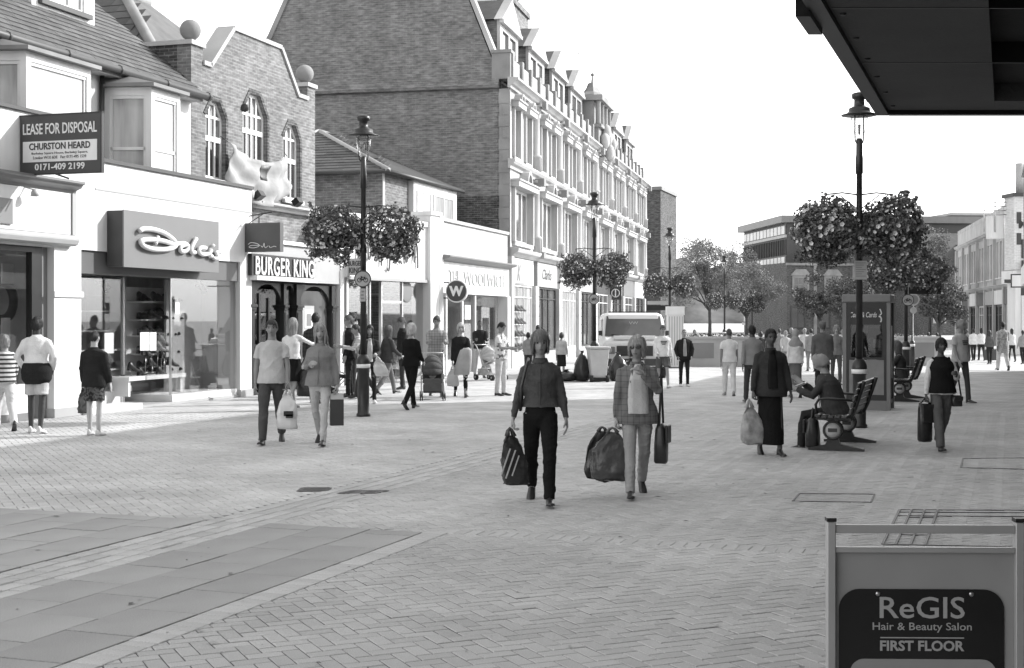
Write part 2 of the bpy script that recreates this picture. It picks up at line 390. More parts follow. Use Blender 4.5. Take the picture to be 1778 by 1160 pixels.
def grating(label, pts):
    t, P = cover('drain_grating', label, 'drain', pts, m=IRON, wd=.05)
    pit = MB(); pit.quad(*[p + Vector((0, 0, .0005)) for p in P]); pit.build('pit', DARKIN, t)
    for k in range(1, 12): bar(lerp4(P, k / 12, .02), lerp4(P, k / 12, .98), .018).build('bar', IRON, t)
grating('iron drain grating beside the sett strip, left of the two', [(519, 853), (566, 853), (572, 847), (527, 847)])
grating('iron drain grating set within the sett strip', [(588, 857), (648, 857), (672, 852), (612, 852)])
cover('access_cover', 'shallow paved access cover with dark metal edge, mid pavement', 'cover', [(1376, 870), (1512, 872), (1518, 858), (1388, 857)], wd=.016)
cover('access_cover', 'paved access cover with dark edge in front of the woman with light sleeves', 'cover', [(1668, 812), (1790, 815), (1788, 795), (1672, 796)], wd=.018)
t, P = cover('access_cover', 'large paved cover with dark gridded joints behind the salon board', 'cover', [(1532, 945), (1790, 950), (1790, 886), (1562, 885)], wd=.02)
for k in (.09, .19, .29): bar(lerp4(P, k, 0), lerp4(P, k, 1), .018).build('joint_strip', DGREY, t)
for k in (.25, .5, .75): bar(lerp4(P, .09, k), lerp4(P, .29, k), .012).build('joint_strip', DGREY, t)
for k in (.8, .92): bar(lerp4(P, 0, k), lerp4(P, 1, k), .014).build('joint_strip', DGREY, t)

# trodden chewing gum, leaves and scraps on the paving
gum = MB()
for k in range(260):
    y = rnd.uniform(6.6, 22); x = rnd.uniform(-.37, .37) * y; r_ = rnd.uniform(.005, .013); n_ = 7; a0 = rnd.random()
    gum.add([(x + r_ * rnd.uniform(.7, 1.2) * math.cos(2 * math.pi * j / n_ + a0), y + r_ * rnd.uniform(.7, 1.2) * math.sin(2 * math.pi * j / n_ + a0), .0045) for j in range(n_)], [tuple(range(n_))])
g_ = gum.build('trodden_gum', mat('gum', .2, .8, .3, 4, island=.5), pavement); g_['kind'] = 'stuff'
lit = MB()
for k in range(70):
    y = rnd.uniform(6.8, 24); x = rnd.uniform(-.37, .37) * y; s_ = rnd.uniform(.015, .045); a = rnd.uniform(0, 6.28); c, q = math.cos(a) * s_, math.sin(a) * s_
    lit.add([(x - c, y - q, .005), (x + q * .4, y - c * .4, .012), (x + c, y + q, .006), (x - q * .4, y + c * .4, .01)], [(0, 1, 2, 3)])
g_ = lit.build('fallen_leaves', mat('dead_leaf', .22, .8, .3, 4, island=.7), pavement); g_['kind'] = 'stuff'
# ================================================================ helpers for facades
def wall(x0, x1, z0, z1, y0, y1, holes=()):
    """slab from y0 to y1 with rectangular openings (x0,x1,z0,z1)"""
    xs = sorted({x0, x1, *[min(max(h[i], x0), x1) for h in holes for i in (0, 1)]}); zs = sorted({z0, z1, *[min(max(h[i], z0), z1) for h in holes for i in (2, 3)]})
    nx, nz = len(xs) - 1, len(zs) - 1
    def solid(i, k):
        if not (0 <= i < nx and 0 <= k < nz): return False
        cx, cz = (xs[i] + xs[i + 1]) / 2, (zs[k] + zs[k + 1]) / 2
        return not any(h[0] < cx < h[1] and h[2] < cz < h[3] for h in holes)
    mb = MB()
    for i in range(nx):
        for k in range(nz):
            if not solid(i, k): continue
            a, b, c, d = xs[i], xs[i + 1], zs[k], zs[k + 1]
            mb.quad((a, y0, c), (b, y0, c), (b, y0, d), (a, y0, d)); mb.quad((a, y1, c), (a, y1, d), (b, y1, d), (b, y1, c))
            if not solid(i - 1, k): mb.quad((a, y0, c), (a, y0, d), (a, y1, d), (a, y1, c))
            if not solid(i + 1, k): mb.quad((b, y0, c), (b, y1, c), (b, y1, d), (b, y0, d))
            if not solid(i, k - 1): mb.quad((a, y0, c), (a, y1, c), (b, y1, c), (b, y0, c))
            if not solid(i, k + 1): mb.quad((a, y0, d), (b, y0, d), (b, y1, d), (a, y1, d))
    return mb
def window(parent, x0, x1, z0, z1, y, mx=(), mz=(), fw=.06, fm=WHITE, pm=PANE, dp=.07, name='window', sill=None, bar=.035, vd='x'):
    """frame with panes; y is the front of the frame; vd 'y' turns it onto a side wall (x then runs along y)"""
    fr = MB(); mm = MB()
    def bx(mb, a, b, y0, y1, c, d):
        if vd == 'x': mb.box(a, b, y0, y1, c, d)
        else: mb.box(y0, y1, a, b, c, d)
    bx(fr, x0, x0 + fw, y, y + dp, z0, z1); bx(fr, x1 - fw, x1, y, y + dp, z0, z1)
    bx(fr, x0 + fw, x1 - fw, y, y + dp, z0, z0 + fw); bx(fr, x0 + fw, x1 - fw, y, y + dp, z1 - fw, z1)
    xs = [x0 + fw] + [x0 + (x1 - x0) * t for t in mx] + [x1 - fw]; zs = [z0 + fw] + [z0 + (z1 - z0) * t for t in mz] + [z1 - fw]
    for x in xs[1:-1]: bx(fr, x - bar / 2, x + bar / 2, y + .006, y + dp - .006, z0 + fw, z1 - fw)
    for z in zs[1:-1]: bx(fr, x0 + fw, x1 - fw, y + .01, y + dp - .01, z - bar / 2, z + bar / 2)
    f = fr.build(name, fm, parent)
    for i in range(len(xs) - 1):
        for k in range(len(zs) - 1):
            p = MB(); bx(p, xs[i] + .002, xs[i + 1] - .002, y + dp * .55, y + dp * .55 + .012, zs[k] + .002, zs[k + 1] - .002)
            p.build('pane', pm, f)
    if sill: s = MB(); bx(s, x0 - .05, x1 + .05, y - sill, y + dp, z0 - .07, z0 - .002); s.build('sill', fm, f)
    return f
def moulding(x0, x1, y, z, prof, name, m, parent):
    """prof: (out, z) points of a cornice section, out from plane y towards the street"""
    pts = [(y - o, z + h) for o, h in prof]
    return MB().prism(pts, x0, x1, 'x').build(name, m, parent)
CORN = [(0, 0), (.05, 0), (.08, .06), (.16, .09), (.22, .17), (.22, .22), (.27, .24), (.27, .29), (0, .29)]
def stroke(mb, pts, r, n=6, flat=None):
    """smooth hand-drawn stroke through (x, z) points, y = 0"""
    P = [Vector((p[0], 0, p[1])) for p in pts]; out = []
    for i in range(len(P) - 1):
        p0, p1, p2, p3 = P[max(i - 1, 0)], P[i], P[i + 1], P[min(i + 2, len(P) - 1)]
        for s in range(5):
            t = s / 5; out.append(.5 * ((2 * p1) + (p2 - p0) * t + (2 * p0 - 5 * p1 + 4 * p2 - p3) * t * t + (3 * p1 - p0 - 3 * p2 + p3) * t ** 3))
    out.append(P[-1]); mb.tube(out, r, n); return mb
def slope_pieces(parent, name, m, O, ex, ez, L, H, pw, ph, singles, inside=None, th=.012, gap=.006):
    """overlapping slates on a slope: O lower corner, ex along, ez up the slope"""
    ex = Vector(ex).normalized(); ez = Vector(ez).normalized(); nn = ex.cross(ez)
    M = Matrix((ex, ez, nn)).transposed().to_4x4()
    me = MB().box(-pw / 2 + gap / 2, pw / 2 - gap / 2, 0, ph * 1.12, 0, th).mesh(name); me.materials.append(m)
    tilt = Matrix.Rotation(-th * 1.3 / ph, 4, 'X'); rest = MB(); cnt = 0
    for r in range(int(H / ph)):
        n = int(L / pw) + 1
        for c in range(n):
            x = (c + (.5 if r % 2 else 0)) * pw + pw / 2 - pw / 2; y = r * ph
            if not (pw * .4 < x < L - pw * .4): continue
            if inside and not inside(x, y): continue
            p = Vector(O) + ex * x + ez * y + nn * (th * 1.4 + rnd.uniform(0, .004))
            mt = Matrix.Translation(p) @ M @ tilt
            if cnt < singles:
                o = bpy.data.objects.new(name, me); COL.objects.link(o); o.parent = parent; o.matrix_local = mt; cnt += 1
            else:
                hx = pw / 2 - gap / 2
                vs = [mt @ Vector(q) for q in ((-hx, 0, 0), (hx, 0, 0), (hx, ph * 1.12, 0), (-hx, ph * 1.12, 0), (-hx, 0, th), (hx, 0, th), (hx, ph * 1.12, th), (-hx, ph * 1.12, th))]
                rest.add(vs, [(0, 3, 2, 1), (4, 5, 6, 7), (0, 1, 5, 4), (1, 2, 6, 5), (2, 3, 7, 6), (3, 0, 4, 7)])
    if rest.v: o = rest.build(name + '_courses', m, parent); o['kind'] = 'stuff'

# ================================================================ white two-storey building with the shoe shop
FD = Frame(-7.88, 24.57, .313)
A = thing('white_shop_building', 'white rendered two-storey building with bay windows above the shoe shop', 'building', FD.o, FD.rz)
uR = FD.u(437); uB = FD.u(332, 1.0)         # right end of the shop front; where the brick gable begins
zP = FD.uz(437, 324)[1]; zF = 2.98; zG = 6.62
uL = -7.0; uM = FD.u(165)                   # far left, end of the taller left fascia
# upper wall and the shop roofs
wall(uL, uB - .02, 3.0, zG, 1.0, 1.25, ()).build('upper_wall', STUCCO, A)
# shop-front fascia (shoe shop)
uA = FD.u(128)
BX('fascia', WHITE, A, uM + .002, uR, 0.0, 1.0, zF, zP - .07)
BX('fascia_capping', DGREY, A, uM + .002, uR + .03, -.05, 1.0, zP - .07, zP)
BX('fascia_groove', LGREY, A, uM + .004, uR - .002, -.012, .0, 4.10, 4.135)
# taller fascia of the neighbouring shop
zP2 = 5.30
BX('side_fascia', WHITE, A, uL, uM, -.002, 1.0, zF + .002, zP2 - .06)
BX('side_fascia_capping', DGREY, A, uL, uM + .03, -.06, 1.0, zP2 - .06, zP2)
u2 = FD.u(122)
BX('name_board', WHITE, A, uL, u2 - .12, -.10, -.002, 3.22, 3.95)
moulding(uL, u2 + .02, -.002, 3.96, [(0, 0), (.1, 0), (.12, .05), (.22, .09), (.25, .14), (.3, .16), (.3, .2), (0, .2)], 'board_cornice', GREY, A)
moulding(uL, u2, -.002, 3.02, [(0, 0), (.1, 0), (.16, .03), (.19, .1), (.19, .13), (.12, .19), (0, .19)], 'board_moulding', LGREY, A)
BX('board_end', LGREY, A, u2 - .11, u2, -.13, -.003, 3.215, 3.955)
BX('board_plaque', GREY, A, uL, FD.u(10), -.14, -.101, 3.3, 3.72)
# lamp over the board
lm = MB(); lm.tube([(FD.u(34), -.1, 3.95), (FD.u(34), -.28, 3.9)], .012); lm.lathe([(.03, .05), (.06, 0), (.07, -.07), (.02, -.07)], 12, (FD.u(34), -.3, 3.86)); lm.build('board_lamp', LGREY, A)
# piers
uP0, uP1 = FD.u(94), FD.u(141); uQ0 = FD.u(417)
def pier(x0, x1, nm):
    p = MB(); p.box(x0, x1, .0, .55, 0.16, zF); p.build(nm, WHITE, A)
    BX('pier_plinth', LGREY, A, x0 - .025, x1 + .025, -.03, .55, 0, .16)
pier(uP0, uP1, 'pier'); BX('pier_cap', WHITE, A, uP0 - .03, uP1 + .03, -.035, -.0, 2.12, 2.22); pier(uQ0, uR, 'pier')
# left shop: window, jamb, riser and dark interior
uJ = FD.u(64)
BX('stall_riser', WHITE, A, uL, uJ + .02, .10, .28, 0, .62); BX('stall_riser_plinth', GREY, A, uL, uJ + .02, .085, .0995, 0, .13)
BX('shop_frame', BLACK, A, uJ, uJ + .28, .10, .22, .62, zF); BX('shop_jamb', GREY, A, uJ + .28, uP0 - .001, .14, .4, 0, zF)
BX('shop_glass', GLASS, A, uL, uJ, .16, .172, .625, zF - .1); BX('shop_frame', BLACK, A, uL, uJ, .10, .22, zF - .1, zF)
BX('shop_back_wall', GREY, A, uL, uP1, 2.6, 2.7, 0, zF); BX('shop_floor', LGREY, A, uL, uP1, .42, 2.6, .0, .06)
BX('shop_ceiling', LGREY, A, uL, uP1, .42, 2.6, zF - .08, zF - .004)
wr = MB(); c0 = (FD.u(2, .9), .9, 2.05)
wr.loft([[(c0[0] + (R0 + .09 * math.cos(b)) * math.cos(a), c0[1] + .07 * math.sin(b), c0[2] + (R0 + .09 * math.cos(b)) * math.sin(a)) for b in [2 * math.pi * q / 8 for q in range(8)]] for R0 in (.34,) for a in [2 * math.pi * q / 20 for q in range(21)]], cap=False)
wr.build('display_ring', DGREY, A); BX('display_card', WHITE, A, FD.u(4, .8), FD.u(18, .8), .8, .83, 1.35, 1.75); BX('display_card', WHITE, A, FD.u(4, .8), FD.u(24, .8), .8, .83, 2.35, 2.7)
# shoe shop interior
u305, u232 = FD.u(305), FD.u(232, 1.6)
uW0, uW1 = uP1, uQ0
BX('shop_floor', LGREY, A, uW0, uW1 + .1, .02, 2.9, 0, .05); BX('shop_ceiling', WHITE, A, uW0, uW1 + .1, .4, 2.9, zF - .08, zF - .002)
BX('shop_back_wall', WHITE, A, uW0 - .1, uW1 + .1, 2.9, 3.0, 0, zF); BX('display_back_panel', LGREY, A, u305 + 1.2, uW1 - .002, .95, 1.0, .19, zF - .42); BX('shop_side_wall', LGREY, A, uW1 + .001, uW1 + .12, .56, 2.9, 0, zF); BX('shop_side_wall', LGREY, A, uW0 - .12, uW0 - .001, .56, 2.9, 0, zF)
BX('light_box', mat('band_grey', .11, .5, .05, 1), A, uW0 + .002, uW1 - .002, .05, .4, zF - .42, zF - .004)   # grey band over the glass
zR = .16
BX('display_plinth', WHITE, A, u305 - .02, uW1 - .001, .06, 2.2, .052, zR + .03)
g = MB(); g.box(u305, uW1 - .03, .12, .132, zR + .03, zF - .42); g.build('shop_window', GLASS, A)
BX('shop_window', GLASS, A, u305 - .006, u305 + .006, .14, 2.1, zR + .03, zF - .42)
BX('window_corner_trim', STEEL, A, u305 - .02, u305 + .02, .105, .14, zR + .03, zF - .42); BX('window_edge_trim', ALU, A, uW1 - .03, uW1 - .002, .1, .15, zR + .03, zF - .42)
BX('shop_window', GLASS, A, uW0 + .05, FD.u(212, .9), .9, .912, .32, zF - .42); BX('display_plinth', WHITE, A, uW0 + .001, FD.u(212, .9), .88, 2.2, .052, .3)
BX('window_edge_trim', ALU, A, FD.u(212, .9), FD.u(212, .9) + .05, .87, .93, .052, zF - .42)
BX('glass_door', GLASS, A, FD.u(214, 1.7) + .1, u305 - .25, 2.1, 2.115, .06, 2.2); dh = MB().tube([(u305 - .4, 2.05, .9), (u305 - .4, 2.05, 1.4)], .015); dh.build('door_handle', STEEL, A)
BX('entrance_step', WHITE, A, uW0 + .02, FD.u(238), -.12, .4, .0, .115)
# shelves along the return window and shoes on them
def shoe_mesh(heel=.03):
    mb = MB(); rings = []
    for t, w, h, lift in ((0, .025, .085, heel), (.04, .034, .1, heel), (.09, .034, .085, heel * .8), (.15, .036, .06, heel * .2), (.21, .042, .048, 0), (.26, .034, .035, .003), (.285, .012, .02, .008)):
        rings.append([(t, w * math.cos(a), lift + (h * max(math.sin(a), -.02))) for a in [2 * math.pi * q / 10 for q in range(10)]])
    mb.loft(rings); mb.box(0, .06, -.025, .025, 0, heel); return mb.mesh('shoe')
SHOE = shoe_mesh(.03); SHOE.materials.append(BLACK); BOOT = shoe_mesh(.05); BOOT.materials.append(DGREY)
uS = (FD.u(230, 1.3) + FD.u(302, 1.3)) / 2
for k, z in enumerate((.62, 1.0, 1.38, 1.72, 2.1)):
    sh = BX('shelf', WHITE, A, uS - .7, uS + .7, 1.15, 1.5, z - .03, z)
    for q in range(5):
        if rnd.random() < .06: continue
        for dy in (0, .11):
            s = bpy.data.objects.new('shoe', SHOE if rnd.random() < .7 else BOOT); COL.objects.link(s); s.parent = sh
            s.location = (uS - .6 + q * .27, 1.22 + dy, z); s.rotation_euler = (0, 0, rnd.uniform(-1.9, -.9)); s.scale = (1.15, 1.2, rnd.uniform(1.1, 1.9))
BX('shelf_back', WHITE, A, uS - .75, uS + .75, 1.51, 1.55, .2, 2.4)
for k, z in enumerate((.7, 1.1, 1.5, 1.9)):
    sh = BX('shelf', WHITE, A, uW0 + .15, FD.u(200, 1.6), 1.55, 1.85, z - .03, z)
    for q in range(5):
        s = bpy.data.objects.new('shoe', SHOE if q % 2 else BOOT); COL.objects.link(s); s.parent = sh
        s.location = (uW0 + .25 + q * .3, 1.7, z); s.rotation_euler = (0, 0, rnd.uniform(-2, -.8)); s.scale = (1.1, 1.1, rnd.uniform(1, 1.7))
tb = MB(); tb.box(u305 - .9, u305 + 1.25, .5, 1.0, .50, .58); tb.box(u305 - .85, u305 - .78, .55, .95, .19, .5); tb.box(u305 + 1.1, u305 + 1.18, .55, .95, .19, .5)
tb = tb.build('display_table', WHITE, A)
for dx, dz in ((-.6, .12), (-.25, .0), (-.1, .42), (.15, .2), (.35, .5), (.45, .0), (.6, .33), (.85, .18), (.5, .62)):
    s = bpy.data.objects.new('shoe', BOOT if dz > .3 else SHOE); COL.objects.link(s); s.parent = tb; s.location = (u305 + dx, .72, .58 + dz); s.rotation_euler = (0, .15, rnd.uniform(-.6, .2)); s.scale = (1.2, 1.2, 1.5)
    if dz > .05:
        st = MB().tube([(u305 + dx + .12, .72, .58), (u305 + dx + .15, .72, .58 + dz)], .008); st.build('display_stand', STEEL, tb)
for px, w_ in ((178, 1.1), (348, .7)):
    sp = MB(); u_ = FD.u(px, w_); sp.tube([(u_, w_, zF - .42), (u_, w_, zF - .55)], .012); sp.tube([(u_ - .02, w_, zF - .5), (u_ + .1, w_ - .05, zF - .66)], [.05, .08], 10); sp.box(u_ - .18, u_ + .1, w_ - .03, w_ + .03, zF - .56, zF - .5); sp.build('spotlight', BLACK, A)
for px0, px1, y0, y1, w_ in ((242, 258, 577, 609, .2), (259, 270, 577, 609, .25), (180, 196, 578, 614, .93), (303, 310, 525, 545, .1)):
    z0 = FD.uz(px0, y1, w_)[1]; z1 = FD.uz(px0, y0, w_)[1]; BX('notice', WHITE, A, FD.u(px0, w_), FD.u(px1, w_), w_ - .02, w_ - .012, z0, z1)
# ---- bay windows
def bay(x0, x1, z0, z1, label=None, pane_side=PANEL, pane_front=PANEL):
    """canted bay: near side from the wall (y=1) to the front (y=.05)"""
    yf = .06; c = .22
    pts = [(x0, 1.0), (x0 + c, yf), (x1 - c, yf), (x1, 1.0)]
    b = MB().prism(pts, z0, z0 + .25, 'z').build('bay_window', WHITE, A); MB().prism(pts, z1 - .16, z1, 'z').build('bay_head', WHITE, b)
    for (a, e, pm) in ((pts[0], pts[1], pane_side), (pts[1], pts[2], pane_front), (pts[2], pts[3], pane_side)):
        d = Vector((e[0] - a[0], e[1] - a[1], 0)); L = d.length; d.normalize(); nn = Vector((-d.y, d.x, 0)); M = Matrix((d, nn, Vector((0, 0, 1)))).transposed()
        if L < .2: continue
        fr = MB(); zz0, zz1 = z0 + .25, z1 - .16; zm = (zz0 + zz1) / 2 - .05
        def part(mb, s0, s1, q0, q1, h0, h1): mb.obox(Vector((a[0], a[1], 0)) + d * (s0 + s1) / 2 + nn * (q0 + q1) / 2 + Vector((0, 0, (h0 + h1) / 2)), (s1 - s0, q1 - q0, h1 - h0), M)
        part(fr, 0.0, .12, 0, .1, zz0, zz1); part(fr, L - .12, L, 0, .1, zz0, zz1)
        part(fr, .12, L - .12, .03, .09, zm - .03, zm + .03); part(fr, .12, L - .12, .02, .09, zz0, zz0 + .06); part(fr, .12, L - .12, .02, .09, zz1 - .06, zz1)
        part(fr, .12, .17, .03, .09, zz0 + .06, zz1 - .06); part(fr, L - .17, L - .12, .03, .09, zz0 + .06, zz1 - .06)
        f = fr.build('sash_frame', WHITE, b)
        for h0, h1 in ((zz0 + .06, zm - .03), (zm + .03, zz1 - .06)):
            p = MB(); part(p, .171, L - .171, .055, .065, h0, h1); p.build('pane', pm, b)
    rf = MB(); o = .14; ro = [(x0 - o, 1.0), (x0 + c - o, yf - o), (x1 - c + o, yf - o), (x1 + o, 1.0)]
    rf.prism(ro, z1 + .001, z1 + .07, 'z'); rf.loft([[(p[0], p[1], z1 + .071) for p in ro], [(x0 + .1, 1.0, z1 + .3), (x0 + c + .1, .8, z1 + .3), (x1 - c - .1, .8, z1 + .3), (x1 - .1, 1.0, z1 + .3)]], smooth=False)
    rf.build('bay_roof', LEADM, b); return b
zb1 = 6.30
bay(FD.u(0, 1.0) - .75, FD.u(160, .06) + .18, 3.9, zb1)
bay(FD.u(180, 1.0), FD.u(313, .06) + .22, 3.9, zb1)
# downpipe, gutter
dp = MB(); ud = FD.u(179, .9); dp.tube([(ud, .92, zG - .1), (ud, .94, 4.6)], .05, 8); dp.build('downpipe', BLACK, A)
gt = MB(); gt.tube([(uL, .62, zG), (uB + .15, .62, zG)], .085, 8)
for k in range(9): gt.tube([(uL + 1.0 + k * 1.7, .62, zG), (uL + 1.06 + k * 1.7, .62, zG)], .1, 8)
gt.build('gutter', DGREY, A); BX('eaves_board', LGREY, A, uL, uB - .01, .7, 1.0, zG - .12, zG + .02)
# slate roof
pit = R(38); rl = 5.2; ex = Vector((1, 0, 0)); ez = Vector((0, math.cos(pit), math.sin(pit)))
O = Vector((uL, .66, zG + .05)); rf = MB(); a, b_ = O, O + ex * (uB - uL); rf.add([a, b_, b_ + ez * rl, a + ez * rl, b_ + ez * rl + Vector((0, 4, -3.2)), a + ez * rl + Vector((0, 4, -3.2))], [(0, 1, 2, 3), (3, 2, 4, 5)])
roofA = rf.build('roof', SLATE, A); slope_pieces(A, 'slate', SLATE, O, ex, ez, uB - uL, rl, .3, .22, 300)
# white dormer on the slope
du0, du1 = FD.u(40, 2.4), FD.u(150, 2.4); dz0 = zG + 1.0
dm = wall(du0, du1, dz0, dz0 + 2.6, 2.2, 2.3, [(du0 + .35, du1 - .35, dz0 + .45, dz0 + 2.3)]); dm.box(du0, du0 + .1, 2.3, 5.6, dz0, dz0 + 2.6); dm.box(du1 - .1, du1, 2.3, 5.6, dz0, dz0 + 2.6); dm.box(du0 - .1, du1 + .1, 2.05, 5.6, dz0 + 2.6, dz0 + 2.75)
dmo = dm.build('dormer', WHITE, A); window(A, du0 + .35, du1 - .35, dz0 + .45, dz0 + 2.3, 2.24, (.33, .66), (.5,), pm=PANEL, name='dormer_window'); BX('dormer_sill', DGREY, A, du0 + .2, du1 - .2, 2.1, 2.2, dz0 + .34, dz0 + .44)

# ---- shoe shop sign box with raised script lettering
s0, s1 = FD.u(214, -.35), FD.u(378, -.35); zs1 = FD.uz(222, 366, -.35)[1]; zs0 = FD.uz(222, 463, -.35)[1]
S = thing('shop_sign', 'grey box sign with raised white script reading Dolcis over the shoe shop', 'sign', FD.P(s0, 0, 0), FD.rz)
w_ = s1 - s0
BX('sign_box', DGREY, S, 0, w_, -.34, -.006, zs0, zs1); BX('sign_face', mat('sign_grey', .17, .55, .05, 1), S, -.012, w_ + .012, -.37, -.342, zs0 - .01, zs1 + .01)
ln = MB(); H_ = zs1 - zs0
def q(pts): return [((x - 212) / 166 * w_, zs0 + H_ * (470 - y) / 105) for x, y in pts]
for pts, r in (([(232, 402), (238, 397), (256, 396), (276, 402), (290, 414), (292, 424), (280, 431), (258, 434), (240, 430), (234, 421), (246, 416), (270, 416), (290, 421)], .05),
               ([(262, 408), (258, 424)], .04), ([(290, 421), (306, 417), (314, 420), (312, 431), (302, 433), (302, 424), (312, 419)], .045),
               ([(330, 404), (322, 422), (321, 433), (328, 433)], .045), ([(348, 422), (338, 423), (335, 431), (342, 436), (352, 434)], .045),
               ([(358, 424), (355, 436), (360, 438)], .045), ([(361, 415), (362, 417)], .05), ([(378, 428), (369, 429), (369, 433), (373, 437), (369, 442), (362, 441)], .04)):
    stroke(ln, q(pts), r)
lo = ln.build('lettering', WHITE, S); lo.location = (0, -.43, 0)

# ---- estate agent's board fixed square to the wall
uE = FD.u(35); wE = 1.56
zE1 = FD.uz(35, 206)[1] + .02; zE0 = FD.uz(35, 303)[1]
E = thing('lease_board', 'dark lease for disposal board projecting from the white fascia', 'sign', FD.P(uE, -.02, 0), FD.rz - R(90))
hE = zE1 - zE0
BX('board', DGREY, E, 0, wE, -.03, .03, zE0, zE1); BX('board_frame', BLACK, E, -.02, wE + .02, -.025, .04, zE0 - .02, zE0 - .001); BX('board_frame', BLACK, E, wE + .001, wE + .03, -.035, .04, zE0 - .02, zE1 + .02); BX('board_frame', BLACK, E, -.02, wE + .03, -.025, .04, zE1 + .001, zE1 + .03)
BX('white_panel', WHITE, E, .06, wE - .06, -.035, -.031, zE0 + hE * .2, zE0 + hE * .56)
lettering('LEASE FOR DISPOSAL', WHITE, E, (wE / 2, -.034, zE0 + hE * .68), width=wE * .92, height=hE * .19, bold=.012, extrude=.004)
lettering('CHURSTON HEARD', BLACK, E, (wE / 2, -.039, zE0 + hE * .41), width=wE * .76, height=hE * .12, bold=.02, extrude=.003)
lettering('Berkeley Square House, Berkeley Square,', BLACK, E, (wE / 2, -.038, zE0 + hE * .32), width=wE * .7, height=hE * .05, bold=.004, extrude=.002)
lettering('London W1X 6DE   Fax: 0171-495 1539', BLACK, E, (wE / 2, -.038, zE0 + hE * .25), width=wE * .66, height=hE * .05, bold=.004, extrude=.002)
lettering('0171-409 2199', WHITE, E, (wE / 2, -.034, zE0 + hE * .055), width=wE * .62, height=hE * .115, bold=.02, extrude=.004)
MB().tube([(0.0, 0.03, zE0 + .2), (.9, .05, zE0 - .09)], .015).build('strut', BLACK, E)

# ---- projecting sign of the shoe shop
uD = FD.u(428); zD1 = FD.uz(428, 388)[1]; zD0 = FD.uz(428, 438)[1]
D_ = thing('projecting_sign', 'dark square projecting sign with script beside the burger restaurant', 'sign', FD.P(uD, -.01, 0), FD.rz - R(90))
wD = .86; BX('sign_box', mat('sign_dark', .07, .4, .1, 2), D_, 0, wD, -.09, .09, zD0, zD1, .008)
pl = MB()
for pts in ([(434, 425), (440, 422), (452, 424), (456, 428), (446, 431), (436, 430), (440, 427), (458, 427)], [(460, 428), (463, 430), (466, 423)], [(466, 423), (468, 431), (474, 428)], [(476, 428), (478, 431), (486, 429), (490, 430)]):
    stroke(pl, [((x - 427) / 70 * wD, zD0 + (438 - y) / 50 * (zD1 - zD0)) for x, y in pts], .008)
pl = pl.build('lettering', WHITE, D_); pl.location = (0, -.1, 0)
MB().tube([(.05, 0, zD1 + .16), (.62, 0, zD1 + .24)], .014).tube([(.3, 0, zD1 + .2), (.3, 0, zD1)], .012).tube([(.05, 0, zD1 + .0), (.4, 0, zD1 + .2)], .01).build('bracket', BLACK, D_)
# ================================================================ brick gabled building with the burger restaurant
oB = FD.P(uB, 1.0, 0); FB = Frame(oB.x, oB.y, .313)
B = thing('brick_gabled_building', 'brick building with shaped gable, stone balls and three tall windows', 'building', oB, FB.rz)
LB = FB.u(547); zN = 7.42; zT = 8.47; zPier = FB.uz(540, 152)[1]
wins = [(FB.u(357), FB.u(391), 4.9, FB.uz(373, 176)[1]), (FB.u(421), FB.u(463), 5.25, FB.uz(441, 164)[1]), (FB.u(492), FB.u(520), 4.75, FB.uz(508, 217)[1])]
fw_ = wall(0, LB, 2.9, zN, 0, .35, wins)
for x0, x1, z0, z1 in wins:   # canted heads
    c = (x1 - x0) * .3; h = c * 1.35
    for pts in ([(x0, z1 - h), (x0 + c, z1), (x0, z1)], [(x1, z1 - h), (x1, z1), (x1 - c, z1)]): fw_.prism(pts, 0.003, .347, 'y')
ga, gb, gc, gd = FB.u(367), FB.u(406), FB.u(487), FB.u(516)
fw_.prism([(ga, zN), (gd, zN), (gc, zT), (gb, zT)], 0.0, .35, 'y')
fw_.prism([(0, zN), (FB.u(352), zN), (FB.u(352), zPier), (0, zPier)], 0, .35, 'y'); fw_.prism([(FB.u(534), zN), (LB, zN), (LB, zPier), (FB.u(534), zPier)], 0, .35, 'y')
fw_.build('front_wall', BRICK, B)
# coping stones
cp = MB(); e = .05
def coping(a, b, th=.10):
    d = Vector((b[0] - a[0], 0, b[1] - a[1])); n_ = Vector((-d.z, 0, d.x)).normalized(); a3, b3 = Vector((a[0], 0, a[1])), Vector((b[0], 0, b[1]))
    cp.prism([(a3.x, a3.z), (b3.x, b3.z), (b3.x + n_.x * th, b3.z + n_.z * th), (a3.x + n_.x * th, a3.z + n_.z * th)], -e, .42, 'y')
coping((ga - .03, zN + .002), (gb, zT + .002)); coping((gb - .02, zT + .003), (gc + .02, zT + .003)); coping((gc, zT + .002), (gd + .03, zN + .002))
coping((FB.u(352) + .003, zN + .002), (ga - .02, zN + .002)); coping((gd + .02, zN + .002), (FB.u(534) - .003, zN + .002))
coping((-.06, zPier + .001), (FB.u(352) + .06, zPier + .001)); coping((FB.u(534) - .06, zPier + .001), (LB + .06, zPier + .001))
cp.build('coping', STONE, B)
for px in (343, 540):
    bl = MB(); x = FB.u(px); bl.lathe([(.14, 0), (.14, .03), (.08, .05), (.07, .08)], 14, (x, .18, zPier + .1)); bl.ball((x, .18, zPier + .37), .235, 18, 12); bl.build('stone_ball', STONED, B)
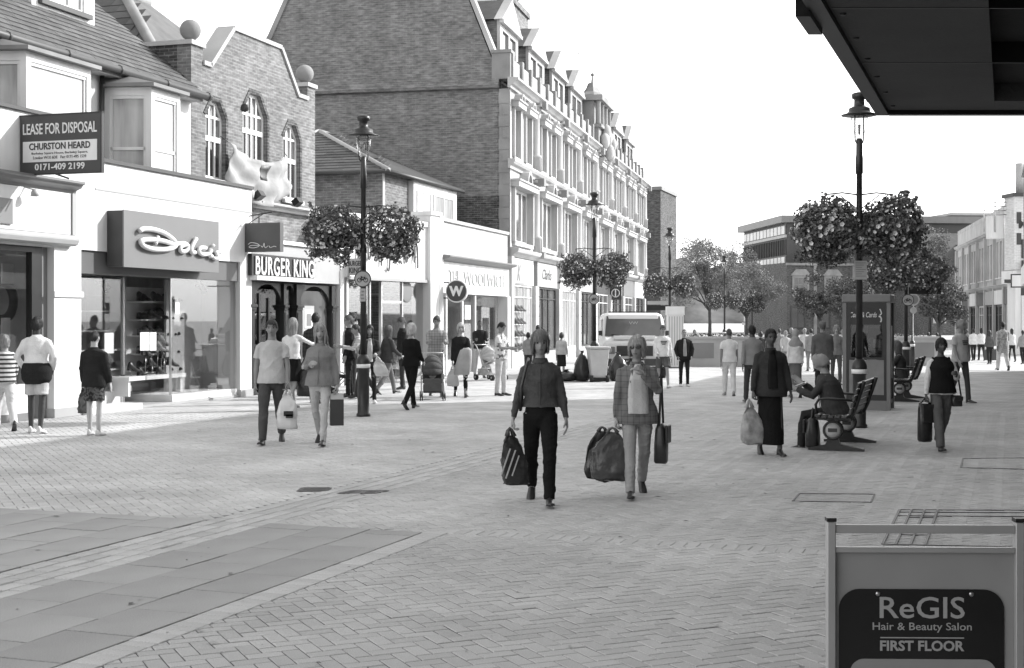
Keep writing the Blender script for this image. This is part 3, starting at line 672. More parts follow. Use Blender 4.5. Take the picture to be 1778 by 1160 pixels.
# windows
for i, (x0, x1, z0, z1) in enumerate(wins):
    c = (x1 - x0) * .3; h = c * 1.35; f = MB(); fw = .075; y0, y1 = .09, .16
    f.box(x0, x0 + fw, y0, y1, z0, z1 - h); f.box(x1 - fw, x1, y0, y1, z0, z1 - h); f.box(x0 + fw, x1 - fw, y0, y1, z0, z0 + fw); f.box(x0 + c, x1 - c, y0, y1, z1 - fw, z1)
    for s, xa, xb in ((1, x0, x0 + c), (-1, x1, x1 - c)): f.prism([(xa, z1 - h), (xa + s * fw, z1 - h), (xb + s * fw * .4, z1 - fw), (xb, z1)], y0, y1, 'y')
    zt = z0 + (z1 - z0) * .52; f.box(x0 + fw, x1 - fw, y0 - .01, y1 - .01, zt - .06, zt + .06); f.box(x0 + fw, x1 - fw, y0 + .006, y1 - .006, z1 - h - .03, z1 - h + .03)
    ms = (.36, .64) if i != 1 else (.3, .5, .7)
    for t_ in ms: xm = x0 + (x1 - x0) * t_; f.box(xm - .03, xm + .03, y0 + .003, y1 - .003, z0 + fw, z1 - fw)
    f = f.build('window', WHITE, B); xs = [x0 + fw] + [x0 + (x1 - x0) * t_ for t_ in ms] + [x1 - fw]
    for a, b_ in zip(xs, xs[1:]):
        for c0, c1, pm in ((z0 + fw, zt - .06, PANED), (zt + .06, z1 - h - .03, PANE)):
            BX('pane', pm, f, a + .002, b_ - .002, .12, .13, c0, c1)
    MB().prism([(x0 + .04, z1 - h + .03), (x1 - .04, z1 - h + .03), (x1 - c - .02, z1 - .04), (x0 + c + .02, z1 - .04)], .12, .13, 'y').build('pane', PANE, f)
    so = MB(); o = .11
    so.prism([(x1 + .002, z0), (x1 + o, z0), (x1 + o, z1 - h + .04), (x1 + .002, z1 - h)], -.02, .02, 'y'); so.prism([(x1 + .002, z1 - h), (x1 + o, z1 - h + .04), (x1 - c + .03, z1 + o), (x1 - c, z1 + .002)], -.02, .02, 'y')
    so.prism([(x0 + c, z1 + .002), (x1 - c, z1 + .002), (x1 - c + .03, z1 + o), (x0 + c - .03, z1 + o)], -.02, .02, 'y'); so.prism([(x0 - .002, z1 - h), (x0 - o, z1 - h + .04), (x0 + c - .03, z1 + o), (x0 + c, z1 + .002)], -.02, .02, 'y')
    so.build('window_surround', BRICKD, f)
    BX('sill', WHITE, f, x0 - .08, x1 + .08, -.1, .12, z0 - .1, z0 - .002)
# flank walls, ledge and tiled roof behind
DB = 9.0
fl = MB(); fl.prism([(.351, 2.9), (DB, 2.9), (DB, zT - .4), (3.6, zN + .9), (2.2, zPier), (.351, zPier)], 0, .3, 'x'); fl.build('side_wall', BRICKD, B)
cp2 = MB(); cp2.prism([(.36, zPier + .001), (2.2, zPier + .001), (2.2, zPier + .1), (.36, zPier + .1)], -.05, .35, 'x'); cp2.prism([(2.201, zPier), (3.6, zN + .9), (DB, zT - .4), (DB, zT - .3), (3.6, zN + 1.0), (2.201, zPier + .1)], -.05, .35, 'x'); cp2.build('coping', STONE, B)
fl2 = MB(); fl2.prism([(.351, 2.9), (DB, 2.9), (DB, zPier - .3), (.351, zPier - .3)], LB - .3, LB, 'x'); fl2.build('side_wall', BRICK, B)
rr = MB(); zr0 = zN + .0; zr1 = zN + 2.3
rr.add([(.3, .9, zr0), (LB - .3, .9, zr0), (LB - .3, DB, zr0), (.3, DB, zr0), (2.6, 3.4, zr1), (LB - 2.6, 3.4, zr1), (LB - 2.6, DB, zr1), (2.6, DB, zr1)],
       [(0, 1, 5, 4), (1, 2, 6, 5), (3, 0, 4, 7), (4, 5, 6, 7)]); rr.build('roof', TILE, B)
v = Vector((2.3, 2.5, zr1 - zr0)); ezs = Vector((2.3, 0, zr1 - zr0)).normalized()
slope_pieces(B, 'roof_tile', TILE, (.3, DB, zr0), (0, -1, 0), ezs, DB - .9, 3.2, .55, .3, 200, inside=lambda x, y: x < DB - .95 - y * .80)
MB().tube([(.3, .9, zr0), (2.6, 3.4, zr1)], .13, 8).build('hip_tiles', STONED, B); MB().tube([(2.6, 3.4, zr1), (2.6, DB, zr1)], .12, 8).build('ridge_tiles', STONED, B); MB().tube([(2.6, 3.4, zr1), (LB - 2.6, 3.4, zr1)], .12, 8).build('ridge_tiles', STONED, B)
ledge = MB(); z_ = FB.uz(500, 362, -.1)[1]; ledge.box(FB.u(437), LB + .02, -.14, -.001, z_ - .1, z_ + .06); ledge.box(FB.u(437), LB - .6, -.3, -.14, z_ + .0, z_ + .05); ledge.build('ledge', STONE, B)
for px in (451, 517):
    fl_ = MB(); x = FB.u(px, -.35); fl_.tube([(x, -.1, z_ + .06), (x, -.3, z_ + .1)], .015); fl_.obox((x, -.34, z_ + .16), (.26, .18, .16), Matrix.Rotation(R(-35), 3, 'X')); fl_.build('floodlight', BLACK, B)
# restaurant shop front standing forward of the brick
yF = -1.0; xk0 = uR - uB + .005; xk1 = FD.u(592) - uB; zk0 = FD.uz(560, 492)[1]; zk1 = FD.uz(520, 428)[1]
BX('shop_fascia', LGREY, B, xk0, xk1, yF, -.001, zk0, zk1); BX('fascia_capping', WHITE, B, xk0, xk1 + .04, yF - .07, -.002, zk1 + .001, zk1 + .09)
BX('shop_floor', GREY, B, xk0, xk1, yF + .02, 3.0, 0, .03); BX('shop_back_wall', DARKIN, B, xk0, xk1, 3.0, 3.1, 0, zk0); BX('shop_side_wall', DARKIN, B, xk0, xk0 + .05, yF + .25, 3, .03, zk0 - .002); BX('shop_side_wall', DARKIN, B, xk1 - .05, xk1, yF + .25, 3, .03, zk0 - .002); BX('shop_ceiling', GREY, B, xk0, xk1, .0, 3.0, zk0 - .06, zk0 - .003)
def column(x, wd=.2):
    c = MB(); c.box(x - wd / 2, x + wd / 2, yF + .04, yF + .24, .25, zk0 - .05); c.box(x - wd / 2 - .03, x + wd / 2 + .03, yF + .01, yF + .26, 0, .25)
    zc = zk0 - .62; c.box(x - wd / 2 - .05, x + wd / 2 + .05, yF - .02, yF + .26, zc, zc + .06); c.box(x - wd / 2 - .025, x + wd / 2 + .025, yF + .01, yF + .25, zc - .06, zc)
    c.box(x - wd / 2 + .04, x + wd / 2 - .04, yF + .025, yF + .04, .35, zc - .12); c.build('timber_pilaster', BLACK, B, .004)
cols = [xk0 + .12, FD.u(498) - uB, FD.u(522) - uB, FD.u(582) - uB]
column(cols[0]); column(cols[1], .13); column(cols[2], .26); column(cols[3], .22)
for a, b_ in ((cols[0] + .11, cols[1] - .07), (cols[1] + .07, cols[2] - .14), (cols[2] + .14, cols[3] - .12)):
    n_ = 14; r_ = (b_ - a) / 2; cx_ = (a + b_) / 2; zt = zk0 - .055; rise = min(r_, .5)
    ar = [(cx_ + r_ * math.cos(math.pi * q_ / n_), zt - rise - .03 + rise * math.sin(math.pi * q_ / n_)) for q_ in range(n_ + 1)]
    sp = MB()
    for p, q_ in zip(ar, ar[1:]): sp.prism([(p[0], zt), (q_[0], zt), q_, p], yF + .1, yF + .17, 'y')
    sp.build('arched_head', BLACK, B)
BX('shop_window', PANE, B, cols[2] + .13, cols[3] - .11, yF + .18, yF + .19, .5, zk0 - .2); BX('stall_riser', BLACK, B, cols[2] + .13, cols[3] - .11, yF + .1, yF + .22, .03, .5)
BX('shop_window', GLASS, B, cols[1] + .06, cols[2] - .13, yF + .15, yF + .16, .03, zk0 - .2); BX('shop_window', GLASS, B, cols[0] + .1, cols[1] - .07, yF + .15, yF + .16, .03, zk0 - .2)
BX('door_frame', BLACK, B, cols[0] + .45, cols[0] + .53, yF + .12, yF + .2, .03, zk0 - .3); BX('door_frame', BLACK, B, cols[1] - .7, cols[1] - .62, yF + .12, yF + .2, .03, zk0 - .4)
po = BX('poster', LGREY, B, FD.u(536) - uB, FD.u(556) - uB, yF + .165, yF + .175, 1.35, 2.05); BX('poster_picture', WHITE, po, FD.u(539) - uB, FD.u(553) - uB, yF + .155, yF + .164, 1.5, 1.95); BX('poster_picture', GREY, po, FD.u(542) - uB, FD.u(550) - uB, yF + .15, yF + .154, 1.55, 1.85)
BX('end_pier', WHITE, B, FD.u(590) - uB, FD.u(604) - uB, yF - .02, .5, 0, zk1)

# sign board of the restaurant
sx0, sx1 = FD.u(440, -.12), FD.u(546, -.12); sz0 = FD.uz(440, 478, -.12)[1]; sz1 = FD.uz(440, 440, -.12)[1]
S = thing('shop_sign', 'long black board with bold white letters reading BURGER KING', 'sign', FD.P(sx0, 0, 0), FD.rz)
BX('sign_box', BLACK, S, -.03, sx1 - sx0, -.1, -.004, sz0, sz1); BX('base_strip', WHITE, S, .03, sx1 - sx0 + .02, -.2, -.004, sz0 - .1, sz0 - .002)
lettering('BURGER KING', WHITE, S, ((sx1 - sx0) / 2 + .02, -.12, sz0 + .02), width=(sx1 - sx0) * .95, height=(sz1 - sz0) * .86, bold=.012, extrude=.012, spacing=1.12)
# small hanging sign
uH = FD.u(601); z1 = FD.uz(601, 449)[1]; z0 = FD.uz(601, 478)[1]; hs = .46
S = thing('hanging_sign', 'small pale projecting sign reading BURGER KING beside the lamp post', 'sign', FD.P(uH, -.03, 0), FD.rz - R(90))
BX('sign_box', LGREY, S, .02, .02 + hs, -.05, .05, z0, z1); BX('bracket', BLACK, S, -.02, .02, -.02, .02, z0 + .05, z1 - .05)
lettering('BURGER', DGREY, S, (.02 + hs / 2, -.055, z0 + (z1 - z0) * .55), width=hs * .86, height=(z1 - z0) * .3, bold=.02, extrude=.004)
lettering('KING', DGREY, S, (.02 + hs / 2, -.055, z0 + (z1 - z0) * .12), width=hs * .75, height=(z1 - z0) * .34, bold=.02, extrude=.004)
# sagging cloth banner tied between two windows
bn = MB(); n1, n2 = 26, 12
pa, pb = FB.uz(391, 247, -.12), FB.uz(494, 272, -.12); grid = []
for i in range(n1 + 1):
    s_ = i / n1; row = []
    for k in range(n2 + 1):
        t_ = k / n2; x = pa[0] + (pb[0] - pa[0]) * s_; sag = math.sin(math.pi * s_)
        z = pa[1] + (pb[1] - pa[1]) * s_ - sag * (.30 + .12 * t_) - t_ * (1.0 - .3 * abs(s_ - .55)) - .05 * t_ * math.sin(s_ * 9)
        y = -.2 - .12 * sag - .10 * math.sin(s_ * 17 + t_ * 4.5) * (.3 + .7 * t_) - .05 * math.sin(s_ * 33 + 7 * t_) - .04 * math.sin(t_ * 11 - s_ * 8)
        row.append((x + .03 * math.sin(t_ * 5 + s_ * 7) + .1 * t_ * (.5 - s_), y, z))
    grid.append(row)
vs = [p for r_ in grid for p in r_]; n_ = n2 + 1
bn.add(vs, [(i * n_ + k, (i + 1) * n_ + k, (i + 1) * n_ + k + 1, i * n_ + k + 1) for i in range(n1) for k in range(n2)], True)
BN = thing('cloth_banner', 'sagging white cloth banner tied between the windows of the brick gable', 'banner', oB, FB.rz)
bo = bn.build('cloth', mat('banner_cloth', .34, .85, .1, 3, bump=.2, bscale=12), BN); sol = bo.modifiers.new('thick', 'SOLIDIFY'); sol.thickness = .006
pb_ = MB(); pb_.add([(grid[i][k][0], grid[i][k][1] - .012, grid[i][k][2]) for i in range(12, 17) for k in range(1, 8)], [(i * 7 + k, (i + 1) * 7 + k, (i + 1) * 7 + k + 1, i * 7 + k + 1) for i in range(4) for k in range(4)], True)
pr = pb_.build('printed_panel', DGREY, BN); pr.modifiers.new('thick', 'SOLIDIFY').thickness = .003
for p, e_ in ((grid[0][0], (-.15, .12, .12)), (grid[-1][0], (.12, .13, .12)), (grid[-1][-1], (.2, .12, -.1))): MB().tube([p, (p[0] + e_[0], p[1] + e_[1], p[2] + e_[2])], .01).build('rope', BLACK, BN)

# ================================================================ clothes shop with white fascia (single storey) and the brick house behind it
FM = Frame(-4.32, 35.75, .48); C_ = thing('clothes_shop', 'low shop with white fascia in tall thin script beside the burger restaurant', 'shop', FM.o, FM.rz)
LM = FM.u(742); zm0, zm1 = FM.uz(736, 488)[1], FM.uz(736, 388)[1]
BX('fascia', WHITE, C_, .1, LM, 0, 3.2, zm0, zm1); BX('fascia_lip', WHITE, C_, .1, LM + .001, -.06, -.002, zm1 - .1, zm1 + .04); BX('fascia_lip', LGREY, C_, .1, LM + .001, -.05, -.002, zm0 - .05, zm0 + .03)
lt = MB()
for k, ch in enumerate('Monsoon'):
    x = .55 + k * (LM - .9) / 7; s = (LM - .9) / 7 * .62
    def L_(pts): stroke(lt, [(x + a * s, zm0 + .5 + b) for a, b in pts], .026, 5)
    if ch == 'M': L_([(0, -.35), (.15, .75), (.4, .1), (.7, .8), (.8, -.2)])
    elif ch == 'n': L_([(0, 0), (.1, .45), (.12, .1), (.35, .45), (.6, .4), (.66, -.15)])
    elif ch == 's': L_([(.5, .5), (.2, .42), (.5, .2), (.35, -.25), (0, -.2)])
    else: L_([(.35, .42), (.05, .25), (.2, 0), (.5, .15), (.4, .42), (.3, .44)])
lo = lt.build('lettering', GREY, C_); lo.location = (0, -.05, 0)
BX('pier', WHITE, C_, LM - .02, LM + .55, -.12, .5, 0, zm1 + .25); BX('pier_cap', WHITE, C_, LM - .06, LM + .59, -.17, .5, zm1 + .251, zm1 + .36); BX('shop_floor', LGREY, C_, .1, LM, .05, 3.0, 0, .05); BX('shop_back_wall', GREY, C_, .05, LM, 3.0, 3.1, 0, zm0); BX('shop_ceiling', GREY, C_, .1, LM, .25, 3.0, zm0 - .06, zm0 - .003)
BX('shop_side_wall', GREY, C_, .05, .1, .0, 3.0, 0, zm0 - .003)
xs = [.1, FM.u(648) , FM.u(668), FM.u(704), LM - .02]
for a, b_, nm in ((xs[0], xs[1], 'shop_window'), (xs[2], xs[3], 'glass_door'), (xs[3], xs[4], 'shop_window')):
    BX(nm, GLASS, C_, a + .03, b_ - .03, .12, .132, .3 if nm == 'shop_window' else .05, zm0 - .06)
for x in xs[:4]: BX('window_mullion', ALU, C_, x - .03, x + .03, .09, .17, .05, zm0 - .06)
BX('window_head', DGREY, C_, .1, LM - .02, .08, .2, zm0 - .06, zm0 - .052 + .05); BX('stall_riser', LGREY, C_, .1, xs[1], .08, .3, 0.05, .3); BX('stall_riser', LGREY, C_, xs[3], LM - .02, .08, .3, .05, .3)
BX('door_rail', ALU, C_, xs[2], xs[3], .1, .16, 2.15, 2.22)
# garments on stands seen in the window
def garment(x, y, z, m, parent, h=.85, w=.4):
    g_ = MB(); rings = []
    for t_, rx, ry in ((0, w * .5, .16), (.3, w * .42, .14), (.62, w * .36, .12), (.85, w * .5, .12), (.97, w * .38, .09), (1, .06, .05)):
        rings.append([(x + rx * math.cos(a), y + ry * math.sin(a) * (1 + .1 * math.sin(4 * a)), z + t_ * h) for a in [2 * math.pi * q_ / 14 for q_ in range(14)]])
    g_.loft(rings); g_.build('display_garment', m, parent); MB().tube([(x, y, .3), (x, y, z)], .015).build('display_stand', STEEL, parent)
for px, y, z, m in ((612, .6, .9, LGREY), (636, .9, .9, DGREY), (712, .7, .95, LGREY), (726, .6, 1.0, WHITE), (690, 1.8, .9, DGREY)): garment(FM.u(px, y), y, z, m, C_)
wr2 = MB(); wr2.ball((FM.u(708, .08), .1, FM.uz(708, 507, .1)[1]), (.3, .012, .3), 24, 12); wr2.build('window_roundel', GREY, C_)
# brick house behind
FH = Frame(-3.84, 41.0, .302); H_ = thing('brick_house', 'brick house with hipped slate roof behind the white clothes shop', 'house', FH.o, FH.rz)
LH = FH.u(786); zH = 6.1
MB().box(0, LH, 0, 7.5, 0, zH).build('wall', BRICK, H_)
wa = FH.uz(709, 330)[0]; BX('bay_panel', WHITE, H_, wa, LH - .1, -.18, -.002, 3.9, zH - .08)
window(H_, wa + .25, wa + 1.5, 4.35, zH - .35, -.22, (.5,), (), pm=PANEL, dp=.035); window(H_, wa + 1.75, LH - .5, 4.35, zH - .35, -.22, (.5,), (), pm=PANEL, dp=.035)
BX('quoin_strip', STONE, H_, -.03, .12, -.03, -.002, 3.0, zH - .05); MB().tube([(LH * .93, -.12, zH), (LH * .93, -.12, 4.0)], .05).build('downpipe', DGREY, H_)
o = .3; rz_ = zH + 1.75
rv = [(-o, -o, zH), (LH + o, -o, zH), (LH + o, 7.8, zH), (-o, 7.8, zH), (3.4, 3.6, rz_), (LH - 1, 3.6, rz_)]
MB().add(rv, [(0, 1, 5, 4), (1, 2, 5), (2, 3, 4, 5), (3, 0, 4)]).build('roof', SLATE, H_)
slope_pieces(H_, 'slate', SLATE, (-o, 7.8, zH), (0, -1, 0), (3.7, 0, 1.75), 8.1, 4.0, .4, .26, 250, inside=lambda x, y: y < min(x, 8.1 - x) * 1.12 + .05)
hp = MB(); hp.tube([rv[0], rv[4]], .09, 6); hp.tube([rv[4], rv[5]], .09, 6); hp.tube([rv[3], rv[4]], .09, 6); hp.build('ridge_tiles', LGREY, H_)
gt = MB(); gt.tube([(-o, 7.8, zH - .03), (-o, -o, zH - .03), (LH + o, -o, zH - .03)], .07, 6); gt.build('gutter', DGREY, H_)

# ================================================================ building society branch (single storey, parapet)
FW = Frame(-2.15, 40.1, .275); W_ = thing('building_society', 'single-storey branch with pale brick parapet and round W sign', 'shop', FW.o, FW.rz)
LW = FW.u(884); zw1 = 4.6; zw2 = FW.uz(761, 444)[1]; zw3 = FW.uz(761, 508)[1]
BX('parapet', BRICKP, W_, .35, LW, .06, .5, zw2, zw1); BX('coping', LGREY, W_, .32, LW + .04, 0, .55, zw1 + .001, zw1 + .1)
moulding(.3, LW + .05, .06, zw2 - .14, [(0, 0), (.05, 0), (.12, .04), (.3, .09), (.34, .13), (.34, .17), (0, .2)], 'drip_moulding', GREY, W_)
BX('fascia', WHITE, W_, .35, LW - .02, .0, .5, zw3, zw2 - .145); BX('flat_roof', GREY, W_, .35, LW, .51, 7, 4.0, 4.1)
lettering('WOOLWICH', LGREY, W_, (LW * .62, -.005, zw3 + .28), width=LW * .6, height=.42, bold=.012, extrude=.02)
lettering('THE', LGREY, W_, (LW * .2, -.005, zw3 + .28), width=LW * .14, height=.42, bold=.012, extrude=.02)
BX('pier', WHITE, W_, .0, .34, -.06, .4, 0, zw1 + .12); BX('pier', WHITE, W_, LW - .35, LW - .02, -.05, .4, 0, zw3 - .001); BX('shop_back_wall', GREY, W_, .35, LW, 3.2, 3.3, 0, zw3); BX('shop_floor', LGREY, W_, .35, LW, .1, 3.2, 0, .04); BX('shop_ceiling', LGREY, W_, .35, LW, .3, 3.2, zw3 - .06, zw3 - .003)
xs = [.36, FW.u(778), FW.u(806), FW.u(828), FW.u(870)]
for i in range(4):
    BX('window_mullion', WHITE, W_, xs[i], xs[i] + .12, .06, .2, .04, zw3 - .004)
    BX('shop_window' if i != 2 else 'glass_door', GLASS if i != 1 else PANED, W_, xs[i] + .12, xs[i + 1], .12, .13, .5 if i != 2 else .04, zw3 - .06)
    if i != 2: BX('stall_riser', LGREY, W_, xs[i] + .12, xs[i + 1] - .001, .08, .25, .04, .5)
BX('cash_machine', WHITE, W_, FW.u(846), FW.u(860), .2, .5, .5, 2.1); BX('cash_machine_screen', DGREY, W_, FW.u(848), FW.u(858), .18, .199, 1.1, 1.75)
for x0, z in ((FW.u(812), 1.7), (FW.u(762), 1.2), (FW.u(762), 1.9)): BX('poster', WHITE, W_, x0, x0 + .6, .09, .1, z, z + .45)
uS = FW.u(768); R_ = thing('round_sign', 'round dark sign with white letter W above the pushchair', 'sign', FW.P(uS, -.05, 0), FW.rz - R(90))
zc = FW.uz(788, 505, -.5)[1]; rd = .335
def disc(mb, c, r, y0, y1, n=40): mb.prism([(c[0] + r * math.cos(2 * math.pi * q_ / n), c[1] + r * math.sin(2 * math.pi * q_ / n)) for q_ in range(n)], y0, y1, 'y'); return mb
disc(MB(), (.40, zc), rd, -.06, .06).build('rim', WHITE, R_); disc(MB(), (.40, zc), rd * .9, -.068, -.0605).build('face', DGREY, R_)
lettering('W', WHITE, R_, (.40, -.07, zc - .15), width=.44, height=.3, bold=.05, extrude=.005); MB().tube([(-.1, 0, zc + .25), (.3, 0, zc + .25)], .02).tube([(-.1, 0, zc - .2), (.2, 0, zc - .2)], .02).build('bracket', BLACK, R_)
# ================================================================ Victorian terrace
FV = Frame(-.1, 48.0, .219); E_ = thing('victorian_terrace', 'long pale stone Victorian terrace with dormers and a brick end gable', 'building', FV.o, FV.rz)
BWD, NB = 4.88, 8; LV = BWD * NB
zc0 = 9.72; holes = []
for i in range(NB):
    x = i * BWD
    holes += [(x + .65, x + 1.5, 7.45, 9.15), (x + 2.65, x + 3.5, 7.45, 9.15), (x + .6, x + 3.6, 4.45, 6.35)]
wall(0, LV, 3.9, zc0, 0, .35, holes).build('front_wall', STONE, E_)
# gable end
gp = [(.0, 3.0), (10.2, 3.0), (10.2, 9.8), (8.8, 11.9), (7.3, 15.0), (2.3, 15.0), (.45, 10.35), (.0, 10.35)]
MB().prism([(.351, 3.0)] + gp[1:7] + [(.351, 10.35)], 0, .35, 'x').build('gable_wall', BRICKG, E_)
BX('lower_brick', BRICKD, E_, -.004, .0, .35, 3.6, 3.0, 6.0)
BX('corner_quoin', STONED, E_, -.06, .0, -.04, .34, 3.9, 9.7)
for k in range(14): BX('quoin_block', STONED, E_, -.075, -.061, -.055, .36 if k % 2 else .22, 4.0 + k * .4, 4.37 + k * .4)
MB().prism([(.0, 0), (-.16, .02), (-.2, .12), (-.13, .2), (-.13, .34), (0, .36)], .35, 10.3, 'y').build('gable_band', BRICKG, E_).location = (0, 0, 9.72)
MB().prism([(.40, 10.36), (2.27, 15.05), (2.12, 15.05), (.22, 10.36)], -.06, .42, 'x').build('verge_coping', STONE, E_); MB().prism([(10.25, 9.85), (8.9, 11.95), (7.4, 15.05), (7.25, 15.05), (8.74, 11.88), (10.1, 9.75)], -.06, .42, 'x').build('verge_coping', STONED, E_)
kn = MB(); kn.box(-.1, .5, -.06, .6, 10.05, 10.95); kn.box(-.14, .54, -.1, .62, 10.95, 11.06); kn.build('kneeler', STONED, E_)
# cornices along the street front
moulding(-.25, LV + .2, 0, zc0, [(0, 0), (.1, 0), (.12, .08), (.2, .12), (.3, .22), (.38, .26), (.38, .34), (0, .36)], 'main_cornice', STONE, E_)
moulding(-.2, LV + .15, 0, 6.95, [(0, 0), (.07, 0), (.1, .1), (.2, .15), (.26, .24), (.26, .3), (0, .33)], 'string_course', STONE, E_)
moulding(.0, LV, 0, 3.9, [(0, 0), (.1, 0), (.18, .08), (.3, .14), (.34, .22), (.34, .27), (0, .33)], 'shop_cornice', STONE, E_)
# one bay, then shared copies of its parts
proto = []
def hood(x0, x1, z, deep, arch_r, nm, parent):
    h = MB(); h.box(x0, x1, -deep, -.002, z, z + .2); h.box(x0 - .04, x1 + .04, -deep - .05, -.002, z + .2, z + .26)
    cx_ = (x0 + x1) / 2; n_ = 10
    for q_ in range(n_):
        a0, a1 = math.pi * q_ / n_, math.pi * (q_ + 1) / n_
        h.prism([(cx_ + r_ * math.cos(a), z + .26 + r_ * math.sin(a)) for a, r_ in ((a0, arch_r), (a1, arch_r), (a1, arch_r * .7), (a0, arch_r * .7))], -deep - .04, -.002, 'y')
    h.build(nm, STONE, parent)
    MB().prism([(cx_ + arch_r * .69 * math.cos(math.pi * q_ / 8), z + .262 + arch_r * .69 * math.sin(math.pi * q_ / 8)) for q_ in range(9)], -.03, -.003, 'y').build('tympanum', STONED, parent)  # darker stone: the arch's shade on the tympanum is put into its colour
before = set(COL.objects)
for a, b_ in ((.65, 1.5), (2.65, 3.5)):
    w = window(E_, a, b_, 7.45, 9.15, .12, (), (.5,), fw=.05, pm=PANE)
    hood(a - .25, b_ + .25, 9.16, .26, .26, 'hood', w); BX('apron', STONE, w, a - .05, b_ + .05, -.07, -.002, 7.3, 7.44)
    for s in (a - .16, b_ + .04): BX('architrave', STONE, w, s, s + .12, -.1, -.002, 7.44, 9.155)
w = window(E_, .6, 3.6, 4.45, 6.35, .12, (.3, .7), (), fw=.08, bar=.16, pm=PANE)
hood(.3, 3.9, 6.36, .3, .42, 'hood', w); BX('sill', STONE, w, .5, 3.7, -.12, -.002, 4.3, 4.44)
for s in (.42, 3.62): BX('architrave', STONE, w, s, s + .16, -.13, -.002, 4.44, 6.355)
def half_column(x, z0, z1):
    c = MB(); c.lathe([(.2, 0), (.2, .5), (.23, .52), (.23, .58), (.16, .62), (.145, z1 - z0 - .3), (.17, z1 - z0 - .26), (.2, z1 - z0 - .12), (.24, z1 - z0 - .1), (.24, z1 - z0)], 12, (x, -.06, z0)); c.build('column', STONE, E_)
half_column(4.4, 7.28, zc0); half_column(4.4, 4.22, 6.95)
BX('console', STONED, E_, 4.2, 4.6, -.42, -.001, 6.72, 7.0); BX('console', STONED, E_, 4.2, 4.6, -.5, -.34, 9.6, 9.9); BX('console', STONED, E_, 4.2, 4.6, -.42, -.1, 4.0, 4.2)
for x in (.1, 1.7, 3.3):
    BX('parapet_post', STONED, E_, x, x + .28, -.12, .2, 10.1, 10.95); BX('parapet_panel', STONE, E_, x + .281, x + 1.599, -.02, .12, 10.1, 10.82)
# ground floor: pier and shop glazing
pr_ = MB()
for k in range(7): pr_.box(4.15, 4.75, -.12, .3, .35 + k * .37, .69 + k * .37); pr_.box(4.17, 4.73, -.1, .28, .69 + k * .37, .72 + k * .37)
pr_.box(4.1, 4.8, -.16, .32, 0, .35); pr_.build('pier', STONE, E_)
proto = [o for o in COL.objects if o not in before and o.parent == E_]
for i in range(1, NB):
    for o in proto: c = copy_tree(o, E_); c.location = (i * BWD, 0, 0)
MB().box(-.1, .3, -.12, .3, 0, 3.9).build('pier', STONE, E_)
# shops of the terrace ground floor
names = [('K', WHITE, PANEL), ('Clarks', LGREY, PANE), ('', WHITE, PANEL), ('', LGREY, PANE), ('', DGREY, PANED), ('', WHITE, PANE), ('', GREY, PANED), ('', WHITE, PANE)]
for i, (nm, fm, pm) in enumerate(names):
    x0, x1 = i * BWD + (.3 if i == 0 else -.05), i * BWD + 4.1
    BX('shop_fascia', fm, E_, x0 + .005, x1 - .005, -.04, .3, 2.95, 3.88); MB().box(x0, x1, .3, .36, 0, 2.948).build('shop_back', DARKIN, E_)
    f = window(E_, x0 + .005, x1 - .005, .45, 2.945, .02, (.34, .62), (.82,), fw=.07, fm=WHITE if i % 2 == 0 else DGREY, pm=pm, name='shop_window', dp=.1); BX('stall_riser', LGREY, f, x0 + .006, x1 - .006, .0, .28, 0, .445)
    if nm == 'K':
        k0 = FV.u(888, -.06); BX('name_plate', LGREY, E_, k0, k0 + 2.4, -.075, -.042, 2.98, 3.75)
        lettering('K', GREY, E_, (k0 + 1.2, -.08, 3.08), height=.55, shear=.3, bold=.02, extrude=.004)
        for q_ in range(4):
            sh = BX('shelf', WHITE, f, x0 + .4, x0 + 1.9, -.02, .018, .6 + q_ * .45, .63 + q_ * .45)
            for r_ in range(3):
                s = bpy.data.objects.new('shoe', SHOE); COL.objects.link(s); s.parent = f; s.location = (x0 + .5 + r_ * .5, -.03, .63 + q_ * .45); s.rotation_euler = (0, 0, -.3); s.scale = (1.4, .6, 2)
    elif nm: lettering(nm, DGREY, E_, (x0 + 1.9, -.045, 3.25), width=1.9, height=.4, shear=.3, extrude=.004)
